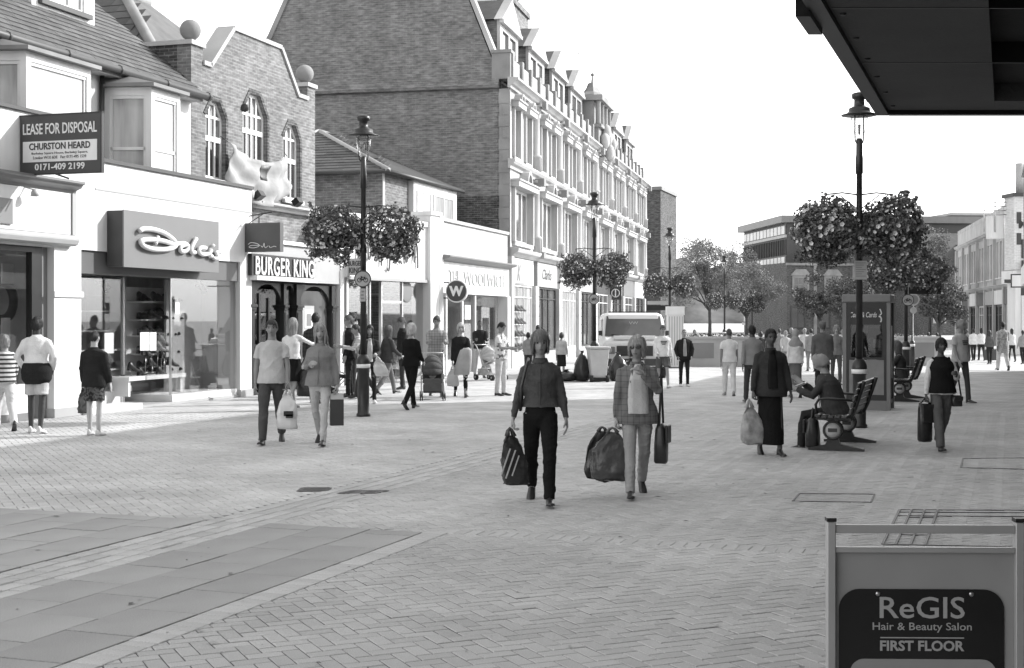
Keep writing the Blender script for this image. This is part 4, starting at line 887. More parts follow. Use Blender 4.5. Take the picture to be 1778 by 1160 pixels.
# mansard slope, dormers, turret, chimneys
rf = MB(); rf.add([(.36, .5, 10.1), (LV, .5, 10.1), (LV, 2.2, 14.4), (.36, 2.2, 14.4), (LV, 7.3, 14.9), (.36, 7.3, 14.9), (LV, 10, 9.8), (.36, 10, 9.8)], [(0, 1, 2, 3), (3, 2, 4, 5), (5, 4, 6, 7)]); rf.build('mansard_roof', SLATE, E_)
MB().prism([(.0, 0), (10, 0), (10, 9.8), (7.3, 14.9), (2.2, 14.4), (.36, 10.1), (0, 9.7)], LV - .3, LV - .01, 'x').build('end_wall', BRICK, E_)
def dormer(px0, px1, zt=12.3):
    w0 = .5; x0, x1 = FV.u(px0, w0), FV.u(px1, w0)
    if x1 - x0 > 3.1: x0, x1 = (x0 + x1) / 2 - 1.55, (x0 + x1) / 2 + 1.55
    d = BX('dormer', BRICKG, E_, x0, x1, w0 + .12, 3.0, 10.3, zt - .002)
    xm = (x0 + x1) / 2; f = wall(x0 - .05, x1 + .05, 10.3, zt, w0, w0 + .118, [(x0 + .35, xm - .12, 10.75, zt - .3), (xm + .12, x1 - .35, 10.75, zt - .3)])
    f.prism([(x0 - .2, zt + .001), (x1 + .2, zt + .001), (xm, zt + 1.05)], w0 - .12, w0 + .2, 'y'); f.box(x0 - .15, x1 + .15, w0 - .16, w0 - .001, zt - .12, zt - .0); f.build('dormer_front', STONE, d)
    for a, b_ in ((x0 + .35, xm - .12), (xm + .12, x1 - .35)): BX('pane', PANE, d, a, b_, w0 + .07, w0 + .085, 10.75, zt - .3)
    r_ = MB(); r_.add([(x0 - .2, w0 + .2, zt), (xm, w0 + .2, zt + 1.05), (x1 + .2, w0 + .2, zt), (x0 - .2, 3.6, zt), (xm, 3.6, zt + 1.05), (x1 + .2, 3.6, zt)], [(0, 1, 4, 3), (1, 2, 5, 4)]); r_.build('dormer_roof', TILE, d)
for a, b_ in ((869, 899), (918, 945), (959, 980), (990, 1012), (1062, 1082), (1084, 1103)): dormer(a, b_)
tu = FV.u(1034, .2); T = MB(); s_ = 1.9
T.box(tu - s_, tu + s_, -.25, 1.0, 10.0, 10.9); T.box(tu - s_ - .1, tu + s_ + .1, -.4, 1.1, 10.9, 11.05)
for dx in (-1, -.35, .35, 1): T.lathe([(.16, 0), (.13, .1), (.12, 1.05), (.17, 1.15)], 10, (tu + dx * (s_ - .2), -.2, 11.05))
T.box(tu - s_ + .05, tu + s_ - .05, .0, 1.0, 11.05, 12.2); T.box(tu - s_ - .12, tu + s_ + .12, -.45, 1.12, 12.2, 12.45)
T = T.build('turret', STONED, E_)
tc = (tu, .35, 12.45); pr2 = MB()
for (r0, z0_), (r1, z1_) in zip([(.82, 0), (.74, .14), (.46, .36), (.3, .62), (.22, .85), (.07, .9)], [(.74, .14), (.46, .36), (.3, .62), (.22, .85), (.07, .9), (.04, 1.25)]):
    pr2.loft([[(tc[0] + 1.9 * r * math.cos(math.pi / 4 * q_ + .39), tc[1] + r * math.sin(math.pi / 4 * q_ + .39), tc[2] + z) for q_ in range(8)] for r, z in ((r0, z0_), (r1, z1_))], smooth=False)
pr2.ball((tc[0], tc[1], tc[2] + 1.3), .09, 10, 8); pr2.build('turret_roof', LEADM, T)
sc_ = MB()
for k in range(6): sc_.ball((tu - 1.2 + k * .48, -.45, 10.3 + .5 * math.sin(k * 1.3)), (.3, .25, .4), 8, 6)
sc_.build('carved_scrolls', STONE, E_)
def chimney(px0, px1, y, z0, z1):
    x0, x1 = FV.u(px0, y), FV.u(px1, y); c = MB(); c.box(x0, x1, y, y + .9, z0, z1); c.box(x0 - .1, x1 + .1, y - .1, y + 1.0, z1, z1 + .25); o = c.build('chimney', BRICK, E_)
    for q_ in range(3): MB().lathe([(.16, 0), (.13, .5), (.16, .52), (.16, .58)], 10, (x0 + (x1 - x0) * (q_ + .5) / 3, y + .45, z1 + .25)).build('chimney_pot', STONED, o)
chimney(851, 882, 3.2, 12.5, 15.3); chimney(884, 917, 3.0, 12.5, 16.0); chimney(936, 965, 3.4, 12.5, 15.2)
ae = MB(); xa = FV.u(1004, 3.0); ae.tube([(xa, 3.0, 14.4), (xa, 3.0, 17.2)], .03, 6); ae.tube([(xa - .2, 3.0, 17.1), (xa + 1.2, 3.0, 17.1)], .02, 5); ae.build('aerial', STEEL, E_)
# blue-plate style signs on the terrace: square sign with ringed bar
xq = FV.u(1062, -.1); Q = thing('projecting_sign', 'small dark square sign with pale ring emblem above the van', 'sign', FV.P(FV.u(1058), -.02, 0), FV.rz - R(90))
zq = 3.0; BX('sign_box', DGREY, Q, .0, .62, -.06, .06, zq - .32, zq + .38); rg = MB()
rg.loft([[(.31 + (.2 + .025 * math.cos(b)) * math.cos(a), -.065 - .01 * math.sin(b), zq + .03 + (.2 + .025 * math.cos(b)) * math.sin(a)) for b in (0, 1.57, 3.14, 4.71)] for a in [2 * math.pi * q_ / 20 for q_ in range(21)]], cap=False); rg.box(.28, .34, -.075, -.062, zq - .17, zq + .23); rg.build('ring_emblem', WHITE, Q)

# ================================================================ background
def block(name, label, fr, L, D, H, m, cat='building'):
    t = thing(name, label, cat, fr.o, fr.rz); MB().box(0, L, 0, D, 0, H).build('wall', m, t); return t
CLAD = mat('dark_cladding', .07, .6, .15, .4); FARB = brick_mat('far_brick', .11, .08, .15, var=.2, bump=.2)
k = K(1114, 552, 97); t = block('brick_tower', 'plain dark brick slab rising behind the far end of the terrace', Frame(k.x, k.y, -3.2, True), 1.35, 6, 10.7, FARB); BX('roof_slab', GREY, t, -.1, 1.45, -.1, 6, 10.7, 10.95)
# office block with ribbon windows
k0, k1 = K(1366, 552, 150), K(1292, 552, 168); fo = Frame(k1.x, k1.y, (k0.x - k1.x) / (k0.y - k1.y), True); Lo = (k0 - k1).length; Zo = 12.1
O_ = block('office_block', 'dark flat-roofed office block with ribbon windows in the distance', fo, Lo, 22, Zo, CLAD)
BX('roof_fascia', GREY, O_, -.5, Lo + .5, -.7, 22, Zo, Zo + .75)
for z in (10.9, 7.5, 4.2, 1.3):
    BX('string_band', LGREY, O_, -.05, Lo + .05, -.25, -.01, z - .42, z - .12)
    rb = BX('window_band', DGREY, O_, 0.1, Lo - .1, -.06, -.005, z - .1, z + 1.0)
    n_ = 12
    for q_ in range(n_):
        x = .3 + q_ * (Lo - .6) / n_; p = BX('pane', WHITE if (q_ * 7 + int(z)) % 3 == 0 else PANEL, O_, x, x + (Lo - .6) / n_ - .25, -.1, -.062, z, z + .9)
for q_ in range(26):
    x = .2 + q_ * (Lo - .4) / 25
    for z0_, z1_ in ((8.6, 10.3), (5.3, 6.95), (2.3, 3.7)): BX('cladding_rib', DGREY, O_, x - .05, x + .05, -.14, -.002, z0_, z1_)
kw = K(1367, 552, 152); t = block('office_wing', 'dark office wing stretching right behind the shaped brick gable', Frame(kw.x, kw.y, 7.0), 10.5, 12, 12.1, CLAD); BX('roof_fascia', GREY, t, -.1, 10.8, -.5, 12, 12.1, 12.8)
for z in (9.9, 8.2, 10.9): BX('string_band', GREY, t, 0, 10.5, -.12, -.003, z - .12, z)
for x in (.6, 2.6, 4.6, 6.6, 8.6): window(t, x, x + 1.3, 8.4, 9.6, -.06, (.5,), (), fw=.1, fm=GREY, pm=PANE)
# brick building with shaped gables
kb0 = K(1366, 552, 146); fg = Frame(kb0.x, kb0.y, 5.0); Lg = 11
Gb = block('gabled_brick_hall', 'brick hall with shaped gable and pale window surrounds beyond the trees', fg, Lg, 12, 7.6, FARB)
MB().prism([(2.5, 7.6), (8.0, 7.6), (7.4, 8.6), (6.6, 8.8), (6.2, 9.6), (4.3, 9.6), (3.9, 8.8), (3.1, 8.6)], 0.02, .5, 'y').build('shaped_gable', FARB, Gb)
BX('cornice', STONED, Gb, -.1, Lg, -.2, -.002, 7.3, 7.55)
for x in (.6, 4.2, 8.0):
    w = window(Gb, x, x + 1.9, 3.9, 6.2, -.1, (.35, .65), (.6,), fw=.22, fm=STONED, pm=PANE); MB().prism([(x - .2, 6.22), (x + 2.1, 6.22), (x + 1.5, 6.9), (x + .4, 6.9)], -.2, -.003, 'y').build('hood', STONED, w)
for x in (.4, 3.2, 6.0, 8.6): window(Gb, x, x + 1.7, .6, 3.0, -.06, (.5,), (.7,), fw=.15, fm=DGREY, pm=PANED)
for x in (3.0, 7.4): BX('pilaster', STONED, Gb, x, x + .35, -.15, -.003, 0, 7.28)
# roofs beyond the right hand trees
kr = K(1612, 552, 140); fr_ = Frame(kr.x, kr.y, 6.0); t = block('distant_roofed_building', 'grey distant building with broad roof behind the pale shopping parade', fr_, 9.5, 14, 7.0, FARB)
MB().prism([(-.4, 7.0), (14.4, 7.0), (9, 10.6), (4, 10.6)], -.3, 9.8, 'x').build('roof', TILE, t)
gx = 2.6; MB().prism([(gx, 6.9), (gx + 3.2, 6.9), (gx + 1.6, 9.3)], -.9, 4, 'y').build('gable', FARB, t)
vg = MB(); vg.prism([(gx - .2, 6.8), (gx + .1, 6.8), (gx + 1.6, 9.15), (gx + 3.1, 6.8), (gx + 3.4, 6.8), (gx + 1.6, 9.6)], -1.2, -.95, 'y'); vg.build('bargeboard', LGREY, t)
for z in (1.2, 4.2):
    for x in (.5, 3.4, 6.5): window(t, x, x + 1.4, z, z + 1.9, -.06, (.5,), (.5,), fw=.18, fm=LGREY, pm=PANED)
kr = K(1652, 552, 165); t = block('flat_roofed_slab', 'plain dark flat-topped slab above the distant roofs', Frame(kr.x, kr.y, 9), 7.2, 10, 14.0, mat('far_slab', .1, .8, .1, .3)); BX('roof_rim', LGREY, t, -.15, 7.3, -.15, 10, 14.0, 14.3)
# wooded hill
hb = MB(); n_ = 40; ring = []
for q_ in range(n_ + 1):
    x = -30 + q_ * 4.2; h = 16 + 5 * math.sin(q_ * .35) + 2.5 * math.sin(q_ * 1.3); ring.append((x, h))
hb.add([(x, 430, -1) for x, h in ring] + [(x, 470, h) for x, h in ring] + [(x, 520, h * .8) for x, h in ring], [(i + r_ * (n_ + 1), i + 1 + r_ * (n_ + 1), i + 1 + (r_ + 1) * (n_ + 1), i + (r_ + 1) * (n_ + 1)) for r_ in (0, 1) for i in range(n_)], True)
tag(hb.build('hill', mat('wooded_hill', .10, .95, .5, .12, bump=1, bscale=.4)), 'low wooded hill on the horizon', 'hill', kind='structure')

# ================================================================ right-hand side of the street
# pale two-storey parade
k1, k0 = K(1662, 552, 112), K(1764, 552, 81); fj = Frame(k1.x, k1.y, (k1.x - k0.x) / (k1.y - k0.y), True); LJ = (k1 - k0).length; ZJ = 8.0
J = thing('pale_shopping_parade', 'pale two-storey parade of shops on the far right side', 'building', fj.o, fj.rz)
hj = []
nbj = 7; bj = LJ / nbj
for i in range(nbj): hj += [(i * bj + .7, i * bj + 1.7, 4.3, 6.6), (i * bj + 2.3, i * bj + 3.3, 4.3, 6.6)]
wall(0, LJ, 3.5, ZJ - .4, 0, .35, hj).build('upper_wall', STONE, J); MB().box(0, LJ, .36, 9, 0, ZJ - .5).build('rear_block', STONE, J)
moulding(-.1, LJ, 0, ZJ - .85, CORN, 'cornice', STONE, J); BX('parapet', STONE, J, 0, LJ, .05, .35, ZJ - .4, ZJ + .45); moulding(-.1, LJ, 0, 3.55, CORN, 'shop_cornice', STONE, J)
for q_ in range(28): BX('merlon', STONE, J, q_ * LJ / 28, q_ * LJ / 28 + .6, .04, .3, ZJ + .45, ZJ + .75)
for i, (hx0, hx1, hz0, hz1) in enumerate(hj): window(J, hx0, hx1, hz0, hz1, .1, (.5,), (.5,), fw=.1, fm=WHITE, pm=PANE, sill=.2)
for i in range(nbj):
    BX('pilaster', STONE, J, i * bj - .0, i * bj + .4, -.18, -.002, 0, ZJ - .86)
    fm = [DGREY, BLACK, WHITE, DGREY, LGREY, WHITE, DGREY][i]; BX('shop_fascia', fm, J, i * bj + .41, (i + 1) * bj - .01, -.12, .35, 2.6, 3.5)
    window(J, i * bj + .41, (i + 1) * bj - .01, .0, 2.59, .02, (.35, .65), (.75,), fw=.12, fm=[WHITE, DGREY, BLACK][i % 3], pm=[PANE, PANED, PANED][i % 3], name='shop_window')
# department store corner with projecting white upper floor
km = K(1761, 552, 66); fm_ = Frame(km.x, km.y, 14.0); Mk = thing('department_store', 'white department store edge with black letter M at the frame edge', 'building', fm_.o, fm_.rz)
PWB = brick_mat('white_painted_brick', .72, .66, .58, var=.08, dark=.1)
BX('upper_block', PWB, Mk, 0, 9, 0, 1.1, 4.05, 7.55); BX('roof_edge', DGREY, Mk, -.1, 9, -.1, 1.2, 7.55, 7.72); BX('lower_wall', WHITE, Mk, .1, 9, .1, 1.0, 0, 4.045)
MB().prism([(-1.0, 4.05), (.0, 4.5), (.0, 4.04), (-1.0, 3.98)], .35, 3.2, 'x').build('awning', DGREY, Mk); BX('side_band', WHITE, Mk, -.2, .0, -.3, 1.0, 3.4, 4.0)
window(Mk, .4, 1.7, .05, 2.9, .03, (.5,), (.8,), fw=.12, fm=WHITE, pm=PANED, dp=.06); window(Mk, .35, 1.0, 4.6, 5.5, -.05, (), (), fw=.1, fm=DGREY, pm=PANED, dp=.045)
for x, z in ((.12, 6.6), (.12, 5.6)): BX('vent', DGREY, Mk, x, x + .22, -.03, -.001, z - .35, z + .2)
lettering('M&S', BLACK, Mk, (.22, -.02, 6.02), height=.42, bold=.05, extrude=.015, align='LEFT')
for z in (6.75, 6.95, 7.15, 7.35): MB().tube([(-1.1, .9, z), (.0, .9, z)], .025, 6).build('roof_rail', STEEL, Mk)
for x in (-1.1, -.55): MB().tube([(x, .9, 5.9), (x, .9, 7.4)], .03, 6).build('rail_post', STEEL, Mk)
BX('plant_room', WHITE, Mk, -.7, -.1, .95, 1.6, 5.6, 6.7); MB().tube([(.55, .6, 7.7), (.55, .6, 9.2)], [.2, .2], 10).build('flue', LGREY, Mk)
kk = K(1757, 552, 58); S = thing('hanging_sign', 'white framed hanging sign over the far right pavement', 'sign', (kk.x, kk.y, 0), R(-18))
zt = CAMZ + (552 - 478) / 2400 * 58; BX('sign_box', WHITE, S, 0, 1.3, -.06, .06, zt - .47, zt); BX('sign_border', BLACK, S, -.05, 1.35, -.05, .05, zt - .52, zt + .05); BX('sign_panel', DGREY, S, .35, 1.3, -.05, .05, zt - .85, zt - .53); MB().tube([(-.3, 0, zt - .25), (0, 0, zt - .25)], .08, 8).build('end_lamp', DGREY, S); MB().tube([(1.3, 0, zt - .2), (2.6, 0, zt - .2)], .03).build('bracket', BLACK, S)
MB().box(.38, .95, -.066, -.061, zt - .24, zt - .2).box(.38, .8, -.066, -.061, zt - .37, zt - .33).build('faded_print', GREY, S)
# near right building: shades the street, carries the canopy
fr2 = Frame(12.85, 34.0, .336, True); Rb = thing('brick_store', 'three-storey brick store with flat canopy over the near right pavement', 'building', fr2.o, fr2.rz)
LR = 48; holes = [(2 + q_ * 3.6, 3.6 + q_ * 3.6, z, z + 1.9) for q_ in range(12) for z in (4.6, 7.3)]
wall(0, LR, 3.6, 10.0, 0, .35, holes).build('front_wall', BRICK, Rb); MB().box(0, LR, .36, 12, 0, 9.7).build('rear_block', BRICK, Rb); moulding(0, LR, 0, 9.9, CORN, 'cornice', STONE, Rb); BX('shop_fascia', DGREY, Rb, 0, LR, -.1, .35, 2.9, 3.6)
wm = None
for h_ in holes: window(Rb, h_[0], h_[1], h_[2], h_[3], .1, (.5,), (.5,), fw=.08, pm=PANE)
for q_ in range(12): window(Rb, q_ * 4 + .1, q_ * 4 + 3.9, .05, 2.88, .05, (.33, .66), (.8,), fw=.08, fm=DGREY, pm=PANED, name='shop_window')
fr3 = Frame(16.95, 45.8, .34, True); R3 = thing('low_brick_shops', 'lower row of brick shops along the right pavement', 'building', fr3.o, fr3.rz)
wall(0, 12.3, 3.4, 6.4, 0, .35, [(1.5 + q_ * 3.4, 3.2 + q_ * 3.4, 4.0, 5.8) for q_ in range(3)]).build('front_wall', BRICK, R3); MB().box(0, 12.3, .36, 10, 0, 6.2).build('rear_block', BRICK, R3); BX('coping', STONE, R3, 0, 12.3, -.08, .4, 6.4, 6.55); BX('shop_fascia', WHITE, R3, 0, 12.3, -.08, .35, 2.8, 3.4)
for q_ in range(3): window(R3, 1.5 + q_ * 3.4, 3.2 + q_ * 3.4, 4.0, 5.8, .1, (.5,), (.5,), fw=.08, pm=PANE); window(R3, .1 + q_ * 3.7, 3.5 + q_ * 3.7, .05, 2.78, .05, (.5,), (.8,), fw=.1, fm=DGREY, pm=PANED, name='shop_window')
# canopy slab with edge moulding and sunk soffit panel
Zc = 3.2; ca = Vector((2.64, 9.9, 0)); cd = Vector((-.3375, -.9413, 0)); ce = Vector((1, 0, 0))
Cn = thing('shop_canopy', 'dark flat canopy overhanging the upper right of the view', 'canopy', (ca.x, ca.y, 0))
Lc, Wc = 9.5, 4.4
def cpt(s, t, z): p = cd * s + ce * t; return (p.x, p.y, z)
def cslab(mb, s0, s1, t0, t1, z0, z1):
    mb.add([cpt(s, t, z) for z in (z0, z1) for t in (t0, t1) for s in (s0, s1)], [(0, 2, 3, 1), (4, 5, 7, 6), (0, 1, 5, 4), (2, 6, 7, 3), (0, 4, 6, 2), (1, 3, 7, 5)]); return mb
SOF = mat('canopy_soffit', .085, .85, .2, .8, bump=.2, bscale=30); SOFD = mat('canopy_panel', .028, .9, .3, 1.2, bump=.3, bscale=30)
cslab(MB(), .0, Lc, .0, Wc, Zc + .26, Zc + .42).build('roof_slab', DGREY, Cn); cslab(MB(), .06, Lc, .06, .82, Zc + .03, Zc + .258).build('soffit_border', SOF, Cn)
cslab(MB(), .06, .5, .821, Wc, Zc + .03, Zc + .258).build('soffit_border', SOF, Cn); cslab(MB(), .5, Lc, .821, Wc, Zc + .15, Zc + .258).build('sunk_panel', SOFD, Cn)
ed = MB(); cslab(ed, -.02, Lc, -.03, .058, Zc, Zc + .258); cslab(ed, -.03, .058, .059, Wc, Zc, Zc + .258); cslab(ed, -.06, Lc, -.1, -.031, Zc + .1, Zc + .3); ed.build('edge_moulding', BLACK, Cn)
for k in range(1, 6): cslab(MB(), .5 + k * 1.5, .515 + k * 1.5, .07, Wc, Zc + .027, Zc + .2).build('soffit_joint', BLACK, Cn)
for k in range(14): MB().ball(cpt(.28 + k * .62, .11, Zc + .028), (.018, .018, .01), 8, 5).build('fixing_bolt', IRON, Cn)
br_ = MB()
cslab(br_, 3.15, 3.6, -.09, -.02, Zc - .03, Zc + .25); br_.build('edge_bracket', BLACK, Cn)
# ================================================================ street furniture
LEAF = mat('basket_leaf', .14, .55, .35, 9, island=.45, spec=.4); PETAL = mat('petunia_petal', .62, .7, .15, 6, island=.25); PETALD = mat('petunia_dark', .22, .7, .2, 6, island=.3)
rng = np.random.default_rng(11)
def leaf_cloud(name, pts, nrm, size, m, aspect=.62, jitter=.9, fold=.25):
    """one leaf-shaped pair of faces at every point"""
    n = len(pts); nrm = nrm + rng.normal(0, jitter, (n, 3)); nrm /= np.linalg.norm(nrm, axis=1)[:, None]
    t = rng.normal(0, 1, (n, 3)); t -= nrm * (t * nrm).sum(1)[:, None]; t /= np.linalg.norm(t, axis=1)[:, None]; b = np.cross(nrm, t)
    s = (size * rng.uniform(.65, 1.35, n))[:, None]
    v0 = pts - t * s * .5; v1 = pts + t * s * .5; l = pts + b * s * aspect * .5 + nrm * s * fold - t * s * .08; r = pts - b * s * aspect * .5 + nrm * s * fold - t * s * .08
    V_ = np.stack([v0, l, v1, r], 1).reshape(-1, 3); i = np.arange(n)[:, None] * 4
    F_ = np.concatenate([i + [0, 2, 1], i + [0, 3, 2]], 0)
    me = bpy.data.meshes.new(name); me.from_pydata(V_, [], F_.tolist()); me.update(); me.materials.append(m); return me
def basket_meshes(seed):
    r_ = np.random.default_rng(seed); n = 3400
    d = r_.normal(0, 1, (n, 3)); d /= np.linalg.norm(d, axis=1)[:, None]
    lump = np.array([1 + .34 * noise.noise(Vector(q) * 2.1 + Vector((seed, 0, 0))) for q in d])
    rad = .50 * lump * r_.uniform(.62, 1.0, n) ** .6
    p = d * rad[:, None] * np.array([1.08, 1.0, .92]); low = p[:, 2] < -.25; p[low, 2] *= 1 + .25 * r_.random(low.sum()); p[low, :2] *= .95
    tails = []
    for q in range(12):          # trailing and springing stems
        a = r_.uniform(0, 6.28); up_ = q % 4 == 0; R0 = r_.uniform(.3, .52); ln_ = r_.uniform(.1, .22) if up_ else r_.uniform(.08, .2); z0 = .34 if up_ else -.3
        for j in range(24): f = j / 23; tails.append((R0 * math.cos(a) * (1 + .15 * f) + r_.normal(0, .02), R0 * math.sin(a) * (1 + .15 * f) + r_.normal(0, .02), z0 + (ln_ if up_ else -ln_) * f + r_.normal(0, .015)))
    p = np.concatenate([p, np.array(tails)]); d = np.concatenate([d, np.tile([0, 0, .6], (len(tails), 1))])
    m1 = leaf_cloud('foliage', p, d, .062, LEAF)
    # trumpet flowers: five-lobed discs, open outwards
    k = 240; fd = r_.normal(0, 1, (k, 3)); fd /= np.linalg.norm(fd, axis=1)[:, None]
    def flowers(idx, m, nm):
        mb = MB()
        for q in idx:
            dd = Vector(fd[q]); rr_ = .50 * (1 + .34 * noise.noise(dd * 2.1 + Vector((seed, 0, 0)))); c = Vector((dd.x * rr_ * 1.1, dd.y * rr_ * 1.02, dd.z * rr_ * .95))
            dd = (dd + Vector(r_.normal(0, .3, 3))).normalized(); a = dd.orthogonal().normalized(); b = dd.cross(a); s = r_.uniform(.024, .038)
            ring = [c + (a * math.cos(j * math.pi / 5) + b * math.sin(j * math.pi / 5)) * s * (1.05 if j % 2 else .85) + dd * .012 for j in range(10)]
            mb.add([c - dd * .02] + ring, [(0, 1 + j, 1 + (j + 1) % 10) for j in range(10)])
        me = mb.mesh(nm); me.materials.append(m); return me
    return m1, flowers(range(0, 150), PETAL, 'pale_flowers'), flowers(range(150, 240), PETALD, 'dark_flowers')
BK = [basket_meshes(s) for s in (3, 8, 15, 23)]
bowl = MB(); bowl.lathe([(.02, -.3), (.2, -.24), (.3, -.1), (.32, 0), (.29, 0), (.2, -.2)], 14); bowl_me = bowl.mesh('bowl'); bowl_me.materials.append(DARKIN)
nb_ = 0
def basket(x, y, z, s, label, hang):
    global nb_
    t = thing('hanging_basket', label, 'hanging basket', (x, y, z), rnd.uniform(0, 6.28), 'flower baskets hung on the lamp posts'); t.scale = (s, s, s)
    for me in BK[nb_ % 4]: o = bpy.data.objects.new(me.name.split('.')[0], me); COL.objects.link(o); o.parent = t; o['kind'] = 'stuff'
    o = bpy.data.objects.new('bowl', bowl_me); COL.objects.link(o); o.parent = t
    ch = MB(); [ch.tube([(.3 * math.cos(a), .3 * math.sin(a), 0), (0, 0, hang / s)], .006, 4) for a in (0, 2.1, 4.2)]; ch.build('chains', IRON, t); nb_ += 1
WHB = mat('white_band', .8, .5, .05, 3)
def lamp_parts():
    L = thing('street_lamp', 'x', 'street lamp', group='gas-style lamp posts down the street')
    MB().lathe([(.125, 0), (.125, .04), (.105, .06), (.105, .84), (.12, .85), (.12, .97), (.11, 1.02), (.075, 1.08), (.06, 1.1)], 20).build('base', IRON, L)
    MB().lathe([(.1235, .86), (.1235, .93)], 20).build('reflective_band', WHB, L)
    MB().lathe([(.056, 1.09), (.05, 2.9), (.062, 2.91), (.062, 2.99), (.05, 3.0), (.046, 4.05), (.06, 4.06), (.06, 4.3), (.052, 4.36), (.05, 4.6), (.03, 4.62)], 14).build('pole', IRON, L)
    for a in (.4, .4 + math.pi):
        c, s = math.cos(a), math.sin(a)
        MB().tube([(0.02 * c, .02 * s, 4.52), (.07 * c, .07 * s, 4.56), (.085 * c, .085 * s, 4.62), (.085 * c, .085 * s, 4.99)], .011, 6).build('lantern_arm', IRON, L)
    MB().lathe([(.03, 4.58), (.075, 4.66), (.12, 4.8), (.14, 4.98), (.136, 4.98), (.115, 4.8), (.07, 4.665), (.02, 4.59)], 18).build('glass_bowl', glass_mat('lamp_glass', .93), L)
    MB().lathe([(.285, 4.985), (.285, 4.997), (.2, 5.02), (.17, 5.05), (.165, 5.1), (.13, 5.115), (.085, 5.14), (.08, 5.24), (.115, 5.26), (.12, 5.33), (.09, 5.345), (.03, 5.36)], 22).build('hood', IRON, L)
    MB().tube([(0, 0, 4.68), (0, 0, 4.84)], [.015, .022], 8).build('lamp_mantle', LGREY, L)
    return L
def basket_arms(L, z=3.72, r=.55, ang=0.0):
    c, s = math.cos(ang), math.sin(ang)
    for e in (-1, 1): MB().tube([(.04 * e * c, .04 * e * s, z), (r * .5 * e * c, r * .5 * e * s, z + .03), (r * e * c, r * e * s, z)], .012, 6).tube([(.04 * e * c, .04 * e * s, z - .22), (r * .6 * e * c, r * .6 * e * s, z)], .009, 5).build('basket_arm', IRON, L)
proto_lamp = lamp_parts()
LAMPS = [((631, 723), 24.6, 'first', 'lamp post with two flower baskets in front of the burger restaurant', 1, -.05),
         ((1492, 742), 22.1, 'near', 'tall lamp post with two large flower baskets beside the phone box', 1, .02),
         ((1032, 0), 39.6, 'mid', 'lamp post with baskets rising behind the wheelie bin near the van', 1, 0),
         ((1163, 0), 55.0, 'far', 'slender lamp post with bright baskets beyond the white van', 1, 0),
         ((1573, 0), 39.0, 'right', 'lamp post with baskets behind the phone box and benches', 1, .0),
         ((1258, 0), 80.0, 'f2', 'distant lamp post with baskets in front of the tall street tree', 1, 0),
         ((1306, 0), 104.0, 'f3', 'farthest lamp post with two small baskets before the office block', 1, 0)]
def lamp_clone(first, loc, label):
    o = proto_lamp if first else copy_tree(proto_lamp); o.location = loc; o['label'] = label; return o
BLAB = ['flower basket left of the lamp post by the burger restaurant', 'flower basket right of the lamp post by the burger restaurant', 'big flower basket left of the tall near lamp by the phone box', 'big flower basket right of the tall near lamp by the phone box',
        'flower basket left of the lamp behind the wheelie bin', 'flower basket right of the lamp behind the wheelie bin', 'sunlit flower basket left of the slender lamp beyond the van', 'sunlit flower basket right of the slender lamp beyond the van',
        'shaded flower basket left of the lamp behind the phone box', 'shaded flower basket right of the lamp behind the phone box', 'small far flower basket left of the lamp before the tall tree', 'small far flower basket right of the lamp before the tall tree',
        'tiny far flower basket left of the farthest lamp', 'tiny far flower basket right of the farthest lamp']
lamps = []
for i, ((px, py), Y, k, lab, bk, ang) in enumerate(LAMPS): lamps.append(lamp_clone(i == 0, ((px - CX) / FPX * Y, Y, 0), lab))
for i, ((px, py), Y, k, lab, bk, ang) in enumerate(LAMPS):
    L = lamps[i]; basket_arms(L, ang=ang); x = L.location.x; zz = (3.26, 3.14, 3.12, 3.05, 3.0, 2.75, 2.6)[i]; s = (.98, 1.08, .98, 1.0, 1.12, 1.0, 1.0)[i]; dx = (.51, .53, .52, .54, .6, .55, .5)[i]
    basket(x - dx, Y, zz, s, BLAB[2 * i], 3.72 - zz); basket(x + dx, Y + .05, zz + .02, s, BLAB[2 * i + 1], 3.7 - zz)
# round cycle signs
def cycle_sign(x, y, z, label, r=.15, rz=0.0, plate=False):
    t = thing('cycle_sign', label, 'sign', (x, y, z), rz, 'round cycle route signs')
    disc(MB(), (0, 0), r, -.012, .0).build('rim', DGREY, t); disc(MB(), (0, 0), r * .86, -.016, -.0125).build('face', LGREY, t)
    b = MB(); s = r / .15
    for cx_ in (-.055, .055): b.loft([[((cx_ + (.036 + .006 * math.cos(q)) * math.cos(a)) * s, -.02 - .004 * math.sin(q), (-.02 + (.036 + .006 * math.cos(q)) * math.sin(a)) * s) for q in (0, 1.57, 3.14, 4.71)] for a in [2 * math.pi * j / 16 for j in range(17)]], cap=False)
    for p in ([(-.055, -.02), (-.02, .03), (.04, .03), (.055, -.02)], [(-.02, .03), (0, -.02), (.04, .03)], [(-.055, -.02), (0, -.02)], [(.035, .05), (.05, .05)], [(-.035, .045), (-.01, .045)]):
        for a, e in zip(p, p[1:]): b.tube([(a[0] * s, -.02, a[1] * s), (e[0] * s, -.02, e[1] * s)], .006 * s, 5)
    b.build('bicycle_symbol', BLACK, t)
    if plate: BX('plate', LGREY, t, -.05, .05, -.012, 0, -.4, -.17); MB().box(-.03, .03, -.0135, -.0122, -.36, -.33).box(-.03, .02, -.0135, -.0122, -.3, -.27).box(-.02, .03, -.0135, -.0122, -.24, -.21).build('plate_print', GREY, t)
    BX('clip', IRON, t, -.03, .03, .001, .06, -.05, .05)
Lp = lamps[0].location; cycle_sign(Lp.x, Lp.y - .12, 2.44, 'round cycle sign on the lamp post by the burger restaurant', plate=True)
Lp = lamps[2].location; cycle_sign(Lp.x - .02, Lp.y - .12, 2.28, 'round cycle sign on the lamp post behind the wheelie bin')
